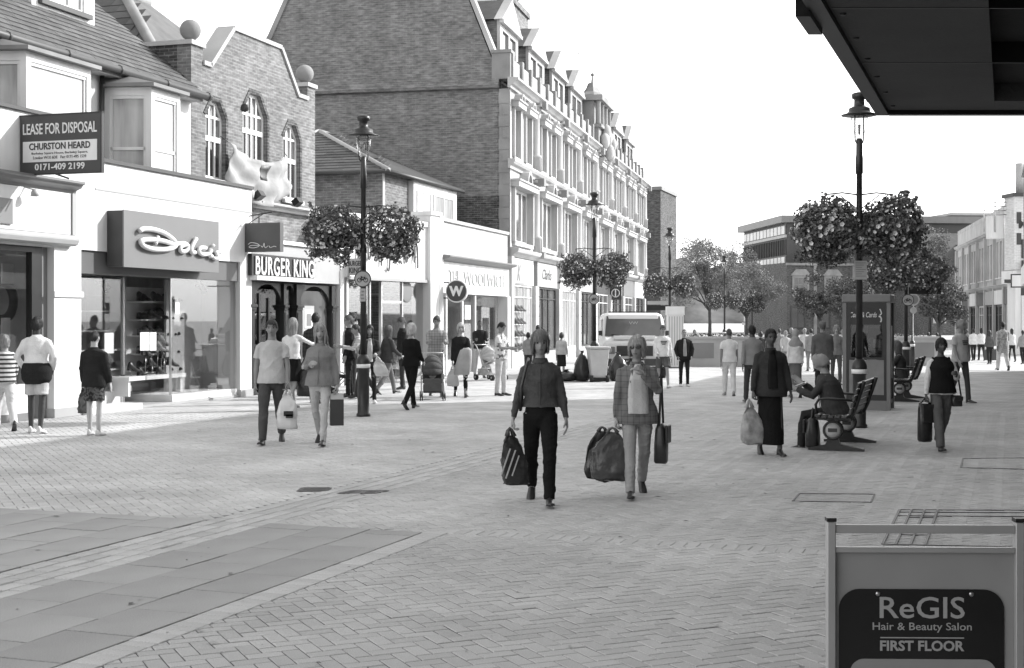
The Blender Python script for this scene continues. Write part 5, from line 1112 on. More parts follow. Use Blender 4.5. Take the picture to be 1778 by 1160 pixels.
Lp = lamps[4].location; cycle_sign(Lp.x + .02, Lp.y - .12, 2.25, 'round cycle sign on the lamp post behind the phone box', r=.17)
Lp = lamps[1].location; t = thing('notice_plate', 'pale printed notice plate strapped to the tall near lamp post', 'notice', (Lp.x, Lp.y - .08, 0)); BX('plate', LGREY, t, -.1, .1, -.012, 0, 2.36, 2.66)
for k in range(7): BX('print_line', GREY, t, -.08, .08 - .03 * (k % 3), -.0145, -.0125, 2.62 - k * .035, 2.63 - k * .035)
Lp = lamps[4].location; t = thing('finger_sign', 'dark finger sign reaching right from the lamp behind the phone box', 'sign', (Lp.x, Lp.y - .1, 0)); BX('arm', BLACK, t, .06, .95, -.03, .03, 2.42, 2.62)
Lp = lamps[3].location; t = thing('finger_sign', 'dark finger sign on the slender lamp beyond the white van', 'sign', (Lp.x, Lp.y - .1, 0)); BX('arm', BLACK, t, -.95, -.06, -.03, .03, 2.05, 2.25); BX('arm', LGREY, t, -.9, -.1, -.032, .03, 2.28, 2.42)
# post with small round signs behind the phone box
p = K(1584, 552, 46); t = thing('sign_post', 'thin post with small round signs behind the second bench', 'sign', (p.x, p.y, 0)); MB().lathe([(.09, 0), (.09, .9), (.07, .98), (.035, 1.0), (.035, 2.6)], 12).build('post', IRON, t); MB().lathe([(.092, .8), (.092, .88)], 12).build('reflective_band', WHB, t)
disc(MB(), (0.03, 2.36), .2, -.06, -.04).build('sign_disc', LGREY, t); disc(MB(), (0.03, 2.36), .15, -.063, -.0605).build('sign_face', GREY, t); disc(MB(), (.03, 2.0), .11, -.06, -.04).build('sign_disc', LGREY, t)

# ---------------------------------------------------------------- trees
BARK = mat('bark', .07, .9, .3, 5, bump=.5, bscale=30); FOL1 = mat('tree_leaf', .11, .6, .3, .6, island=.4); FOL2 = mat('tree_leaf_pale', .23, .6, .3, .6, island=.35); FOL3 = mat('tree_leaf_dark', .07, .6, .3, .6, island=.4)
def tree(px, Y, zt, rx, label, m, n=6000, trunk=2.3, lsz=.17, seed=1):
    r_ = random.Random(seed); x = (px - CX) / FPX * Y; T = thing('street_tree', label, 'tree', (x, Y, 0), 0, 'trees along the street')
    tr = MB(); tr.tube([(0, 0, 0), (.03, .02, trunk * .6), (0, .03, trunk), (.04, 0, zt * .62)], [.14, .11, .1, .04], 9); limbs = []
    cz = (zt + trunk * .8) / 2 + .15; rz_ = (zt - trunk * .8) / 2
    cl = []
    for k in range(34):
        a = r_.uniform(0, 6.28); ph = math.asin(r_.uniform(-.75, .98)); rr = r_.uniform(.35, .98)
        c = Vector((rx * rr * math.cos(a) * math.cos(ph), rx * rr * math.sin(a) * math.cos(ph), cz + rz_ * rr * math.sin(ph))); cl.append((c, r_.uniform(.16, .42) * rx))
        if k < 13:
            s0 = Vector((0, .02, trunk * r_.uniform(.85, 1.25))); mid = s0.lerp(c, .5) + Vector((0, 0, .25)); tr.tube([s0, mid, c], [.06, .035, .012], 6)
    tr.build('trunk', BARK, T)
    pts = []; nn = []
    for c, cr in cl:
        k = int(n / len(cl)); d = rng.normal(0, 1, (k, 3)); d /= np.linalg.norm(d, axis=1)[:, None]; p_ = np.array(c) + d * (cr * rng.uniform(.35, 1.05, k) ** .7)[:, None] * np.array([1, 1, .72]); pts.append(p_); nn.append(d + np.array([0, 0, .5]))
    me = leaf_cloud('crown', np.concatenate(pts), np.concatenate(nn), lsz, m); o = mesh_obj('crown', me, None, T)
tree(1232, 92, 7.0, 3.2, 'tall rounded street tree behind the slender lamp post', FOL2, 17000, 2.4, .115, 4)
tree(1296, 104, 6.1, 2.9, 'pale street tree in front of the office block', FOL2, 14000, 2.0, .12, 9)
tree(1425, 92, 4.4, 1.7, 'small dark street tree left of the phone box', FOL1, 5000, 1.7, .16, 12)
tree(1478, 84, 4.2, 1.6, 'small street tree seen behind the phone box', FOL1, 5000, 1.6, .16, 15)
tree(1614, 100, 8.6, 2.3, 'tall pale tree right of the shaded baskets', FOL2, 5000, 2.6, .15, 21)
tree(1630, 72, 3.3, 1.5, 'low spreading tree beside the pale shopping parade', FOL1, 4500, 1.4, .15, 27)

# ---------------------------------------------------------------- concrete planters
CONC = mat('planter_concrete', .36, .9, .1, 1.2, bump=.2, bscale=40, fine=.06); SHRUB = mat('planter_shrub', .08, .6, .3, 3, island=.4)
def planter(px0, px1, Y, h, label, D=2.2):
    x0, x1 = (px0 - CX) / FPX * Y, (px1 - CX) / FPX * Y; t = thing('concrete_planter', label, 'planter', (x0, Y, 0)); L = x1 - x0
    BX('wall', CONC, t, 0, L, 0, .15, 0, h); BX('wall', CONC, t, 0, L, D - .15, D, 0, h); BX('wall', CONC, t, 0, .15, .151, D - .151, 0, h); BX('wall', CONC, t, L - .15, L, .151, D - .151, 0, h)
    BX('coping', CONC, t, -.05, L + .05, -.05, .2, h + .001, h + .08); BX('soil', DARKIN, t, .15, L - .15, .15, D - .15, h - .2, h - .1)
    n_ = max(1, int(L / 1.1))
    for q_ in range(n_): BX('recessed_panel', LGREY if q_ % 2 else GREY, t, .12 + q_ * L / n_, (q_ + 1) * L / n_ - .12, -.012, -.001, h * .3, h * .85)
    n = int(L * 180); p_ = np.stack([rng.uniform(.1, L - .1, n), rng.uniform(.2, D - .2, n), h + rng.uniform(-.1, .16, n)], 1); o = mesh_obj('planting', leaf_cloud('planting', p_, np.tile([0, 0, 1.], (n, 1)), .09, SHRUB), None, t); o['kind'] = 'stuff'
planter(1192, 1352, 49.6, 1.0, 'long grey concrete planter wall behind the man in white'); planter(1560, 1628, 50.5, 1.0, 'short concrete planter wall right of the phone box')

# ---------------------------------------------------------------- phone box
Pz = Vector((7.15, 26.1, 0)); rz = math.atan2(-.34, .94); PH = thing('phone_box', 'metal and glass phone box with Coins and Cards on its door', 'phone box', Pz, rz)
PW, PD, PHh = .89, .86, 2.2; PFR = mat('phone_box_metal', .17, .45, .08, 3, metal=.2); PGL = glass_mat('smoked_glass', .62)
for x in (-PW, -.075):
    for y in (0, PD - .075): BX('corner_post', PFR, PH, x, x + .075, y, y + .075, 0, PHh - .16, .006)
BX('roof', PFR, PH, -PW - .015, .015, -.015, PD + .015, PHh - .16, PHh, .02); BX('plinth', PFR, PH, -PW + .076, -.076, .01, .07, .0, .18)
for y in (.012, PD - .04): 
    BX('glass_panel', PGL, PH, -PW + .12, -.12, y + .012, y + .02, .3, PHh - .2)
    fr = MB(); fr.box(-PW + .077, -PW + .155, y, y + .03, .18, PHh - .161); fr.box(-.155, -.077, y, y + .03, .18, PHh - .161); fr.box(-PW + .155, -.155, y, y + .03, .18, .3); fr.box(-PW + .155, -.155, y, y + .03, PHh - .27, PHh - .161); fr.build('door_frame', BLACK, PH)
for x in (-PW + .02, -.04):
    BX('glass_panel', PGL, PH, x + .006, x + .012, .08, PD - .08, .22, PHh - .2)
    fr = MB(); 
    for yy in (.0765, .40, PD - .105): fr.box(x, x + .02, yy, yy + .03, .19, PHh - .161)
    fr.box(x, x + .02, .107, PD - .106, .12, .19); fr.build('side_frame', BLACK, PH)
    rl = MB(); rl.tube([(x + .035 if x > -.5 else x - .015, .3, .6), (x + .035 if x > -.5 else x - .015, .3, 1.6)], .012); rl.build('pull_rail', STEEL, PH)
BX('kick_panel', mat('kick_panel', .2, .5, .1, 6), PH, -PW + .125, -.125, .006, .0115, .29, .95); BX('shelf_rail', BLACK, PH, -PW + .125, -.125, .003, .0115, .96, 1.0)
BX('header_panel', BLACK, PH, -PW + .156, -.156, .0235, .0305, 1.62, PHh - .271)
lettering('Coins & Cards', WHITE, PH, (-PW / 2 - .06, .018, 1.76), width=.5, height=.1, shear=.25, bold=.008, extrude=.003)
stroke_o = MB(); stroke(stroke_o, [(0, .0), (.03, .03), (.02, .08), (.0, .12)], .012); stroke(stroke_o, [(-.02, -.02), (.02, -.04), (.03, -.1), (.01, -.13)], .014); so = stroke_o.build('emblem', WHITE, PH); so.location = (-.2, .018, 1.8)
BX('backboard', GREY, PH, -PW + .25, -.12, .5, .56, .95, 1.7); pu = BX('telephone', DGREY, PH, -.45, -.15, .36, .5, 1.05, 1.5, .01); BX('keypad', LGREY, pu, -.35, -.22, .352, .359, 1.18, 1.34); MB().tube([(-.43, .4, 1.12), (-.5, .38, 1.3), (-.48, .4, 1.46)], .025).build('handset', BLACK, pu); MB().tube([(-.44, .4, 1.12), (-.5, .36, .95), (-.42, .38, .92), (-.36, .4, 1.06)], .008).build('cord', STEEL, pu)
for x0, z0, w_, h_ in ((-.6, 1.35, .14, .25), (-.42, 1.55, .27, .28)): BX('notice', LGREY, PH, x0, x0 + w_, .49, .499, z0, z0 + h_)
# ---------------------------------------------------------------- benches
BRZ = math.atan2(-.93, -.36); SLATB = mat('bench_slat', .05, .4, .2, 5, stretch=(1, 6, 6)); PLQ = mat('bench_plaque', .5, .5, .1, 6)
def bench():
    b = thing('park_bench', 'x', 'bench', group='iron benches beside the phone box')
    for k in range(5): MB().box(-.9, .9, -.19 + k * .085, -.12 + k * .085, .44 + (.012 if k in (0,) else 0), .47 + (.012 if k == 0 else 0)).build('seat_slat', SLATB, b, .005)
    tl = R(16)
    for k in range(5):
        z = .53 + k * .085; y = .255 + (z - .5) * math.tan(tl); MB().obox((0, y, z), (1.8, .025, .07), Matrix.Rotation(-tl, 3, 'X')).build('back_slat', SLATB, b)
        for x in np.linspace(-.8, .8, 6): pass
    for x in (-.68, .68):
        p = MB(); p.prism([(-.3, .0), (.42, .0), (.42, .03), (.12, .08), (.09, .14), (.08, .42), (-.04, .42), (-.05, .14), (-.08, .08), (-.3, .03)], x - .045, x + .045, 'x'); p.box(x - .03, x + .03, -.2, .24, .40, .438)
        p.tube([(x, .24, .42), (x, .3, .55), (x, .42, .92)], .028, 8); p = p.build('pedestal', IRON, b)
        for s in (-1, 1):
            rg_ = MB(); rg_.lathe([(.13, 0), (.13, .02), (.1, .022), (.098, .012)], 22); o = rg_.build('emblem_ring', IRON, p); o.location = (x + s * .045, .02, .27); o.rotation_euler = (0, s * R(90), 0)
            rg_ = MB(); rg_.lathe([(.1, .0), (.1, .012), (.02, .013)], 22); o = rg_.build('emblem_plaque', PLQ, p); o.location = (x + s * .047, .02, .27); o.rotation_euler = (0, s * R(90), 0)
            o = MB().box(x + s * .0605, x + s * .064, -.04, .08, .245, .295).build('emblem_bar', DGREY, p)
        MB().tube([(x, -.19, .46), (x, -.21, .6), (x, -.17, .67), (x, -.05, .685), (x, .3, .66)], .018, 8).build('armrest', IRON, b)
        MB().tube([(x, -.2, .475), (x, .0, .455), (x, .2, .46), (x, .27, .53)], .012, 6).build('side_rail', STEEL, b)
    return b
BE1 = bench(); BE1.location = (4.47, 18.9, 0); BE1.rotation_euler = (0, 0, BRZ); BE1['label'] = 'iron bench with round plaques where the hatted person reads'
BE2 = copies(BE1, (8.35, 29.6, 0), BRZ, 'iron bench beyond the phone box where a woman sits')
# ---------------------------------------------------------------- salon A-board
AB = thing('pavement_sign', 'grey framed salon sign reading REGIS on the near pavement', 'sign', (1.1375, 5.0, 0), R(-1.5)); AW = .703; tl = R(0); LL = 1.015 / math.cos(tl)
AFR = mat('board_frame_grey', .42, .4, .05, 4, metal=.3); APN = mat('board_panel_grey', .30, .55, .06, 3); ABK = mat('board_black', .016, .22, .2, 2)
leaf_p = bpy.data.objects.new('front_leaf', None)
def onleaf(o): o.location = (0, 0, 1.015); o.rotation_euler = (-tl, 0, 0); return o
def lb(nm, m, x0, x1, t0, t1, y0, y1, par=AB, bev=0.0): return onleaf(MB().box(x0, x1, y0, y1, -t1, -t0).build(nm, m, par, bev))
lb('post', AFR, 0, .03, 0, LL, -.02, .02, bev=.003); lb('post', AFR, AW - .03, AW, 0, LL, -.02, .02, bev=.003)
lb('post_cap', BLACK, -.002, .032, -.014, -.0005, -.022, .022); lb('post_cap', BLACK, AW - .032, AW + .002, -.014, -.0005, -.022, .022)
lb('top_rail', AFR, .0305, AW - .0305, .012, .042, -.012, .012, bev=.002); lb('panel_rail', AFR, .0305, AW - .0305, .092, .112, -.016, .012, bev=.003); lb('bottom_rail', AFR, .0305, AW - .0305, LL - .09, LL - .06, -.016, .012)
lb('panel', APN, .0305, AW - .0305, .1125, LL - .0905, .006, .012)
def rrect(x0, x1, t0, t1, r, n=8, bottom=True):
    pts = []
    for cx_, ct, a0 in ((x1 - r, t0 + r, 0), (x0 + r, t0 + r, 90), (x0 + r, t1 - r, 180), (x1 - r, t1 - r, 270)):
        for k in range(n + 1): a = R(a0 + 90 * k / n); pts.append((cx_ + r * math.cos(a), -(ct - r * math.sin(a))))
    return pts
onleaf(MB().prism(rrect(.045, AW - .065, .245, LL - .12, .075), .001, .0055, 'y').build('name_panel', ABK, AB)); onleaf(MB().prism(rrect(.085, AW - .095, .497, LL - .16, .05), -.002, .0005, 'y').build('lower_panel', APN, AB))
def ltx(s, cx_, t, **k): me = text_mesh(s, **k); o = mesh_obj('lettering', me, LGREY, AB); c_, s_ = math.cos(tl), math.sin(tl); off = Vector((cx_, -.001, -t)); off.rotate(Matrix.Rotation(-tl, 3, 'X')); o.location = Vector((0, 0, 1.015)) + off; o.rotation_euler = (-tl, 0, 0)
cxm = AW / 2 - .008
ltx('ReGIS', cxm, .350, width=.305, height=.078, extrude=.0006, bold=.008); ltx('Hair & Beauty Salon', cxm, .401, width=.355, height=.036, extrude=.0006, bold=.004); ltx('FIRST FLOOR', cxm, .468, width=.302, height=.038, extrude=.0006, bold=.03)
lb('divider_line', LGREY, cxm - .15, cxm + .15, .418, .422, -.0015, -.0005)
for x in (.185, .52): onleaf(MB().ball((x, -.0005, -.262), (.009, .004, .009), 10, 6).build('fixing_screw', STEEL, AB))
for x in (0, AW - .03): BX('foot', AFR, AB, x, x + .03, -.25, .25, .001, .035)
# ---------------------------------------------------------------- white van
VA = thing('white_van', 'white van with dark front parked beside the terrace, facing the viewer', 'van', ((1099 - CX) / FPX * 40.2, 39.6, 0), R(-2))
VW = mat('van_white', .78, .3, .03, 1); VD = mat('van_trim', .05, .6, .1, 4)
def van_ring(y, hw, z0, z1, r=.12): return [(-hw, y, z0), (hw, y, z0), (hw, y, z1 - r * 1.6), (hw - r * .5, y, z1 - r * .4), (hw - r * 1.4, y, z1), (-hw + r * 1.4, y, z1), (-hw + r * .5, y, z1 - r * .4), (-hw, y, z1 - r * 1.6)]
bd = MB(); bd.loft([van_ring(0, .84, .42, 1.02, .08), van_ring(.05, .9, .36, 1.1, .08), van_ring(.42, .92, .34, 1.2, .06), van_ring(.46, .92, .34, 1.22, .06), van_ring(.86, .9, .34, 1.84, .14), van_ring(1.2, .91, .34, 1.90, .14), van_ring(4.3, .91, .34, 1.90, .14), van_ring(4.35, .88, .4, 1.82, .14)], smooth=False); bd.build('body', VW, VA, .012)
MB().add([(-.84, .425, 1.225), (.84, .425, 1.225), (.78, .84, 1.80), (-.78, .84, 1.80), (-.84, .445, 1.22), (.84, .445, 1.22), (.78, .86, 1.795), (-.78, .86, 1.795)], [(0, 1, 2, 3), (4, 7, 6, 5), (0, 4, 5, 1), (1, 5, 6, 2), (2, 6, 7, 3), (3, 7, 4, 0)]).build('windscreen', PANE, VA)
for s in (-1, 1):
    MB().add([(s * .925, .75, 1.25), (s * .925, 1.7, 1.25), (s * .922, 1.7, 1.72), (s * .922, .98, 1.72)], [(0, 1, 2, 3)]).build('side_window', PANED, VA)
    hl = BX('headlight', GREY, VA, s * .72 - .15, s * .72 + .15, -.03, .03, .72, .92, .01); o = MB().ball((s * .72, -.03, .82), (.075, .02, .075), 12, 8).build('lens', LGREY, hl)
    MB().box(s * .97 - .05, s * .97 + .05, .58, .64, 1.24, 1.38).tube([(s * .9, .62, 1.22), (s * .98, .62, 1.28)], .02).build('mirror', VD, VA, .01)
    for y in (.75, 3.5):
        w = MB(); w.tube([(s * .74, y, .33), (s * .93, y, .33)], .33, 20); wo_ = w.build('wheel', RUBBER, VA); MB().tube([(s * .9, y, .33), (s * .942, y, .33)], .2, 16).build('rim', STEEL, wo_)
BX('grille', VD, VA, -.52, .52, -.02, .02, .66, .95); BX('bumper', VD, VA, -.92, .92, -.12, .03, .38, .58, .02); BX('bonnet_panel', VW, VA, -.6, .6, .02, .44, 1.125, 1.235, .01)
for k in range(3): BX('grille_bar', DGREY, VA, -.5, .5, -.035, -.021, .70 + k * .08, .73 + k * .08)
for s in (-.35, .3): MB().tube([(s, .43, 1.225), (s - .3, .44, 1.27)], .012).build('wiper', BLACK, VA)
lettering('VW', LGREY, VA, (.0, .66, 1.56), width=.26, height=.1, extrude=.002).rotation_euler = (R(-36), 0, 0)
BX('roof_bar', DGREY, VA, -.7, .7, 1.25, 1.3, 1.905, 1.94); BX('number_plate', WHITE, VA, -.26, .26, -.135, -.121, .42, .53)
# ---------------------------------------------------------------- wheelie bin, sacks and cabinet
WB = thing('wheelie_bin', 'pale grey wheelie bin standing behind the lamp post near the van', 'bin', ((1038 - CX) / FPX * 37.9, 37.9, 0), R(8)); BINM = mat('bin_plastic', .5, .5, .06, 4)
MB().loft([[(-.2, -.2, .08), (.2, -.2, .08), (.2, .2, .08), (-.2, .2, .08)], [(-.27, -.27, .9), (.27, -.27, .9), (.27, .27, .9), (-.27, .27, .9)]], smooth=False).build('body', BINM, WB, .015); MB().box(-.3, .3, -.31, .31, .905, .97).build('lid', BINM, WB, .02)
for s in (-1, 1): MB().tube([(s * .18, -.22, .09), (s * .26, -.22, .09)], .09, 14).build('wheel', RUBBER, WB)
MB().tube([(-.25, .34, .88), (-.25, .38, .93), (.25, .38, .93), (.25, .34, .88)], .018, 6).build('handle', BINM, WB); MB().box(-.22, .22, -.25, -.2, .02, .12).build('axle_guard', RUBBER, WB)
CB = thing('white_cabinet', 'tall white ribbed cabinet standing behind the two youths', 'cabinet', ((1160 - CX) / FPX * 48, 48, 0)); cw = 27 / FPX * 48
BX('body', WHITE, CB, 0, cw, 0, .5, .05, 1.85); BX('cap', WHITE, CB, -.03, cw + .03, -.03, .53, 1.851, 2.15); BX('plinth', GREY, CB, .02, cw - .02, .02, .48, 0, .049)
for k in range(6): BX('rib', LGREY, CB, .03 + k * cw / 6, .06 + k * cw / 6, -.015, -.001, .1, 1.8)
# ================================================================ people: builder
def pattern_mat(name, v1, v2, kind='stripe', f=14.0, duty=.5, bump=.25):
    """woven cloth with stripes or checks in object space"""
    if name in MATS: return MATS[name]
    m = bpy.data.materials.new(name); m.use_nodes = True; n = m.node_tree; L = n.links; b = n.nodes['Principled BSDF']; b.inputs['Roughness'].default_value = .9; b.inputs['Specular IOR Level'].default_value = .2
    tc = n.nodes.new('ShaderNodeTexCoord'); sp = n.nodes.new('ShaderNodeSeparateXYZ'); L.new(tc.outputs['Object'], sp.inputs[0])
    def band(sock, f_, d_):
        a = n.nodes.new('ShaderNodeMath'); a.operation = 'MULTIPLY'; L.new(sock, a.inputs[0]); a.inputs[1].default_value = f_
        c = n.nodes.new('ShaderNodeMath'); c.operation = 'FRACT'; L.new(a.outputs[0], c.inputs[0])
        e = n.nodes.new('ShaderNodeMath'); e.operation = 'LESS_THAN'; L.new(c.outputs[0], e.inputs[0]); e.inputs[1].default_value = d_; return e.outputs[0]
    mr = n.nodes.new('ShaderNodeMapRange'); mr.inputs['To Min'].default_value = v1; mr.inputs['To Max'].default_value = v2
    if kind == 'stripe': L.new(band(sp.outputs[2], f, duty), mr.inputs['Value'])
    elif kind == 'check':
        ad = n.nodes.new('ShaderNodeMath'); ad.operation = 'ADD'; L.new(band(sp.outputs[2], f, duty), ad.inputs[0]); L.new(band(sp.outputs[0], f, duty), ad.inputs[1]); hf = n.nodes.new('ShaderNodeMath'); hf.operation = 'MULTIPLY'; hf.inputs[1].default_value = .5; L.new(ad.outputs[0], hf.inputs[0]); L.new(hf.outputs[0], mr.inputs['Value'])
    else:
        vo = n.nodes.new('ShaderNodeTexNoise'); vo.inputs['Scale'].default_value = f; vo.inputs['Detail'].default_value = 2; L.new(tc.outputs['Object'], vo.inputs['Vector']); cr = n.nodes.new('ShaderNodeMapRange'); cr.inputs['From Min'].default_value = duty - .04; cr.inputs['From Max'].default_value = duty + .04; L.new(vo.outputs['Fac'], cr.inputs['Value']); L.new(cr.outputs[0], mr.inputs['Value'])
    cb = n.nodes.new('ShaderNodeCombineColor')
    for i in range(3): L.new(mr.outputs[0], cb.inputs[i])
    L.new(cb.outputs[0], b.inputs['Base Color'])
    nz = n.nodes.new('ShaderNodeTexNoise'); nz.inputs['Scale'].default_value = 60; L.new(tc.outputs['Object'], nz.inputs['Vector']); bp = n.nodes.new('ShaderNodeBump'); bp.inputs['Strength'].default_value = bump; bp.inputs['Distance'].default_value = .01; L.new(nz.outputs['Fac'], bp.inputs['Height']); L.new(bp.outputs[0], b.inputs['Normal'])
    MATS[name] = m; return m
def cloth(v): return mat('cloth_%02d' % round(v * 100), v, .92, .12, 5, bump=.45, bscale=55, spec=.08, fine=.08)
def skin(v): return mat('skin_%02d' % round(v * 100), v, .55, .08, 8, bump=.05, bscale=90)
def hairm(v): return mat('hair_%02d' % round(v * 100), v, .5, .35, 14, bump=.5, bscale=30, stretch=(6, 6, .7), spec=.5)
LEATHER = mat('leather', .03, .3, .2, 12); TRAINER = mat('trainer', .6, .6, .15, 20)
EYEM = mat('eye_dark', .02, .2, .1, 5); LIPM = mat('lip', .14, .5, .1, 5)
def ell(c, rx, ry, n=20, yaw=0.0):
    ca, sa = math.cos(yaw), math.sin(yaw); return [Vector((c[0] + rx * math.cos(2 * math.pi * k / n) * ca - ry * math.sin(2 * math.pi * k / n) * sa, c[1] + rx * math.cos(2 * math.pi * k / n) * sa + ry * math.sin(2 * math.pi * k / n) * ca, c[2])) for k in range(n)]
def fuse(mb, vox, smooth=3):
    me = mb.mesh('soft'); bm = bmesh.new(); bm.from_mesh(me); bmesh.ops.recalc_face_normals(bm, faces=bm.faces); bm.to_mesh(me); bm.free()
    def mods(o):
        r = o.modifiers.new('r', 'REMESH'); r.mode = 'VOXEL'; r.voxel_size = vox; r.use_smooth_shade = True
        s = o.modifiers.new('s', 'SMOOTH'); s.factor = .5; s.iterations = smooth
    out = evaluate(me, (mods,)); bpy.data.meshes.remove(me); return out
def folds(me, amp, seed, kz=8.0, k=26.0):
    n = len(me.vertices); co = np.empty(n * 3); me.vertices.foreach_get('co', co); co = co.reshape(-1, 3); no = np.empty(n * 3); me.vertices.foreach_get('normal', no); no = no.reshape(-1, 3)
    g = np.random.default_rng(seed); d = np.zeros(n); wgt = .45 + .55 * np.sin(co @ g.normal(0, 5, 3) + g.uniform(0, 6.28)) ** 2
    for q in range(7):
        kv = np.array([g.normal(0, k * .8), g.normal(0, k * .8), g.normal(0, kz * (1.7 if q % 2 else .9))]); ph = co @ kv + g.uniform(0, 6.28) + 1.1 * np.sin(co @ (kv[[1, 2, 0]] * .45) + q)
        d += (1 - 2 * np.abs(np.sin(ph * .5)) ** .65) * (1.0 if q < 4 else .6)
    d = np.clip(d, -2.6, 2.6) * wgt
    co += no * (d * amp / 3)[:, None]; me.vertices.foreach_set('co', co.ravel()); me.polygons.foreach_set('use_smooth', [True] * len(me.polygons)); me.update()
def head_mesh(mb, M):
    n, m = 28, 22; vs = []
    def pt(i, k):
        a, b = math.pi * i / m, 2 * math.pi * k / n; dx, dy, dz = math.sin(a) * math.cos(b), math.sin(a) * math.sin(b), -math.cos(a)
        x, y, z = .074 * dx, .096 * dy, .118 * dz
        if z < 0: t = -z / .118; x *= 1 - .28 * t * t; y = y * (1 - .38 * t) + .0 if y > 0 else y * (1 - .05 * t) - .006 * t
        if y < 0:
            y = max(y, -.091)
            for e in (-.031, .031): y += .013 * math.exp(-((x - e) ** 2 / .00028 + (z - .008) ** 2 / .00016))
            y -= .024 * math.exp(-(x * x / .00014 + (z + .022) ** 2 / .0006)); y -= .006 * math.exp(-(x * x / .0007 + (z + .062) ** 2 / .00009)); y -= .006 * math.exp(-(x * x / .003 + (z - .036) ** 2 / .00012)); y -= .007 * math.exp(-(x * x / .0006 + (z + .1) ** 2 / .0004))
        return M @ Vector((x, y, z))
    vs = [pt(i, k) for i in range(1, m) for k in range(n)] + [M @ Vector((0, 0, -.118)), M @ Vector((0, 0, .118))]; B = len(vs) - 2; T = B + 1
    fs = [(i * n + k, i * n + (k + 1) % n, (i + 1) * n + (k + 1) % n, (i + 1) * n + k) for i in range(m - 2) for k in range(n)] + [(B, (k + 1) % n, k) for k in range(n)] + [(T, (m - 2) * n + k, (m - 2) * n + (k + 1) % n) for k in range(n)]
    mb.add(vs, fs, True)
    for e in (-1, 1):
        b = MB().ball((e * .076, .012, -.005), (.012, .021, .033), 8, 6); mb.add([M @ Vector(v) for v in b.v], b.f, True)
def hair_mesh(M, style, seed, strands=0):
    P = {'short': (.060, .005, -.065, .10, .010), 'bob': (.060, -.075, -.105, .22, .016), 'fringe': (.046, -.095, -.115, .27, .018), 'long': (.062, -.17, -.24, .19, .016), 'longer': (.062, -.22, -.36, .2, .018), 'crop': (.074, .03, -.05, .03, .004), 'afro': (.056, -.03, -.075, .13, .012), 'up': (.062, .0, -.06, .10, .008)}[style]
    zf, zs, zb, vol, amp = P; n, m = 30, 14; g = random.Random(seed); ph = [g.uniform(0, 6.28) for _ in range(6)]; outer = []
    for i in range(m + 1):
        t = i / m; row = []
        for k in range(n):
            a = 2 * math.pi * k / n; fa = abs(((a + math.pi) % (2 * math.pi)) - math.pi) * 57.3       # 0 = face, 180 = back
            s1 = min(max((fa - 42) / 22, 0), 1); s2 = min(max((fa - 95) / 45, 0), 1); s1 = s1 * s1 * (3 - 2 * s1)
            zbm = (zf + .016 * math.sin(a + ph[5]) * (1 - s1)) * (1 - s1) + (zs * (1 - s2) + zb * s2) * s1; zbm += .008 * math.sin(a * 9 + ph[0]) + .006 * math.sin(a * 17 + ph[1])
            zt = .118 * (1 + vol * .8); z = zt + (zbm - zt) * (1 - math.cos(t * math.pi / 2)) if zbm > 0 else zt + (zbm - zt) * (t ** 1.6)
            zz = max(z, -.02) / .118; r = math.sqrt(max(1 - min(zz / (1 + vol * .8), 1) ** 2, 0)); cu = 1 if z > -.02 else 1 - .16 * min((-.02 - z) / .12, 1)
            w = 1 + vol + (amp * 8) * .5 * (math.sin(a * 7 + ph[2] + z * 30) * .3 + math.sin(a * 13 + ph[3] + z * 55) * .25 + math.sin(z * 60 + a * 3 + ph[4]) * .2)
            row.append(Vector((math.sin(a) * .076 * r * w * cu, -math.cos(a) * .098 * r * w * cu + .004, z)))
        outer.append(row)
    inner = [[Vector((p.x * .88, p.y * .88, p.z - .012 if i < m else p.z)) for p in row] for i, row in enumerate(outer)]
    mb = MB(); mb.loft([[M @ p for p in r] for r in outer] + [[M @ p for p in r] for r in inner[::-1]], cap=False)
    for q in range(strands):      # loose locks lying on and just off the mass of hair
        a = g.uniform(0, n); k0 = int(a) % n; k1 = (k0 + 1) % n; f = a - int(a); i0 = int(g.uniform(0, m * .6)); off = g.uniform(1.0, 1.05 + amp * 2.2); drift = g.gauss(0, .5); pts = []
        for i in range(i0, m + 1):
            t = (i - i0) / max(1, m - i0); p = outer[i][k0].lerp(outer[i][k1], f); side = outer[i][k1] - outer[i][k0]; p = Vector((p.x * off, p.y * off, p.z + (off - 1) * .1)) + side * drift * t * (1.2 if t > .5 else .6)
            if i == m: p.z -= g.uniform(-.004, amp * 1.3)
            pts.append((p, side.normalized() if side.length > 1e-6 else Vector((1, 0, 0))))
        w_ = g.uniform(.0018, .004); vs = [M @ (p + sgn * sd * w_ * (1 - .7 * j / len(pts))) for j, (p, sd) in enumerate(pts) for sgn in (-1, 1)]
        mb.add(vs, [(2 * j, 2 * j + 1, 2 * j + 3, 2 * j + 2) for j in range(len(pts) - 1)], True)
    return mb
def shoe(mb, M, heel=.02, up=.07):
    rings = []
    for t, w, h, lift in ((-.065, .02, up, heel), (-.05, .034, up + .012, heel), (0, .037, up + .01, heel * .8), (.06, .04, .062, heel * .3), (.12, .047, .05, 0), (.165, .043, .038, 0), (.195, .026, .026, .004), (.203, .008, .014, .008)):
        rings.append([M @ Vector((w * math.cos(a), -t, lift + max(h * math.sin(a), -.001) if math.sin(a) > 0 else lift - (lift if t < -.0 else 0))) for a in [2 * math.pi * q / 14 for q in range(14)]])
    mb.loft(rings)
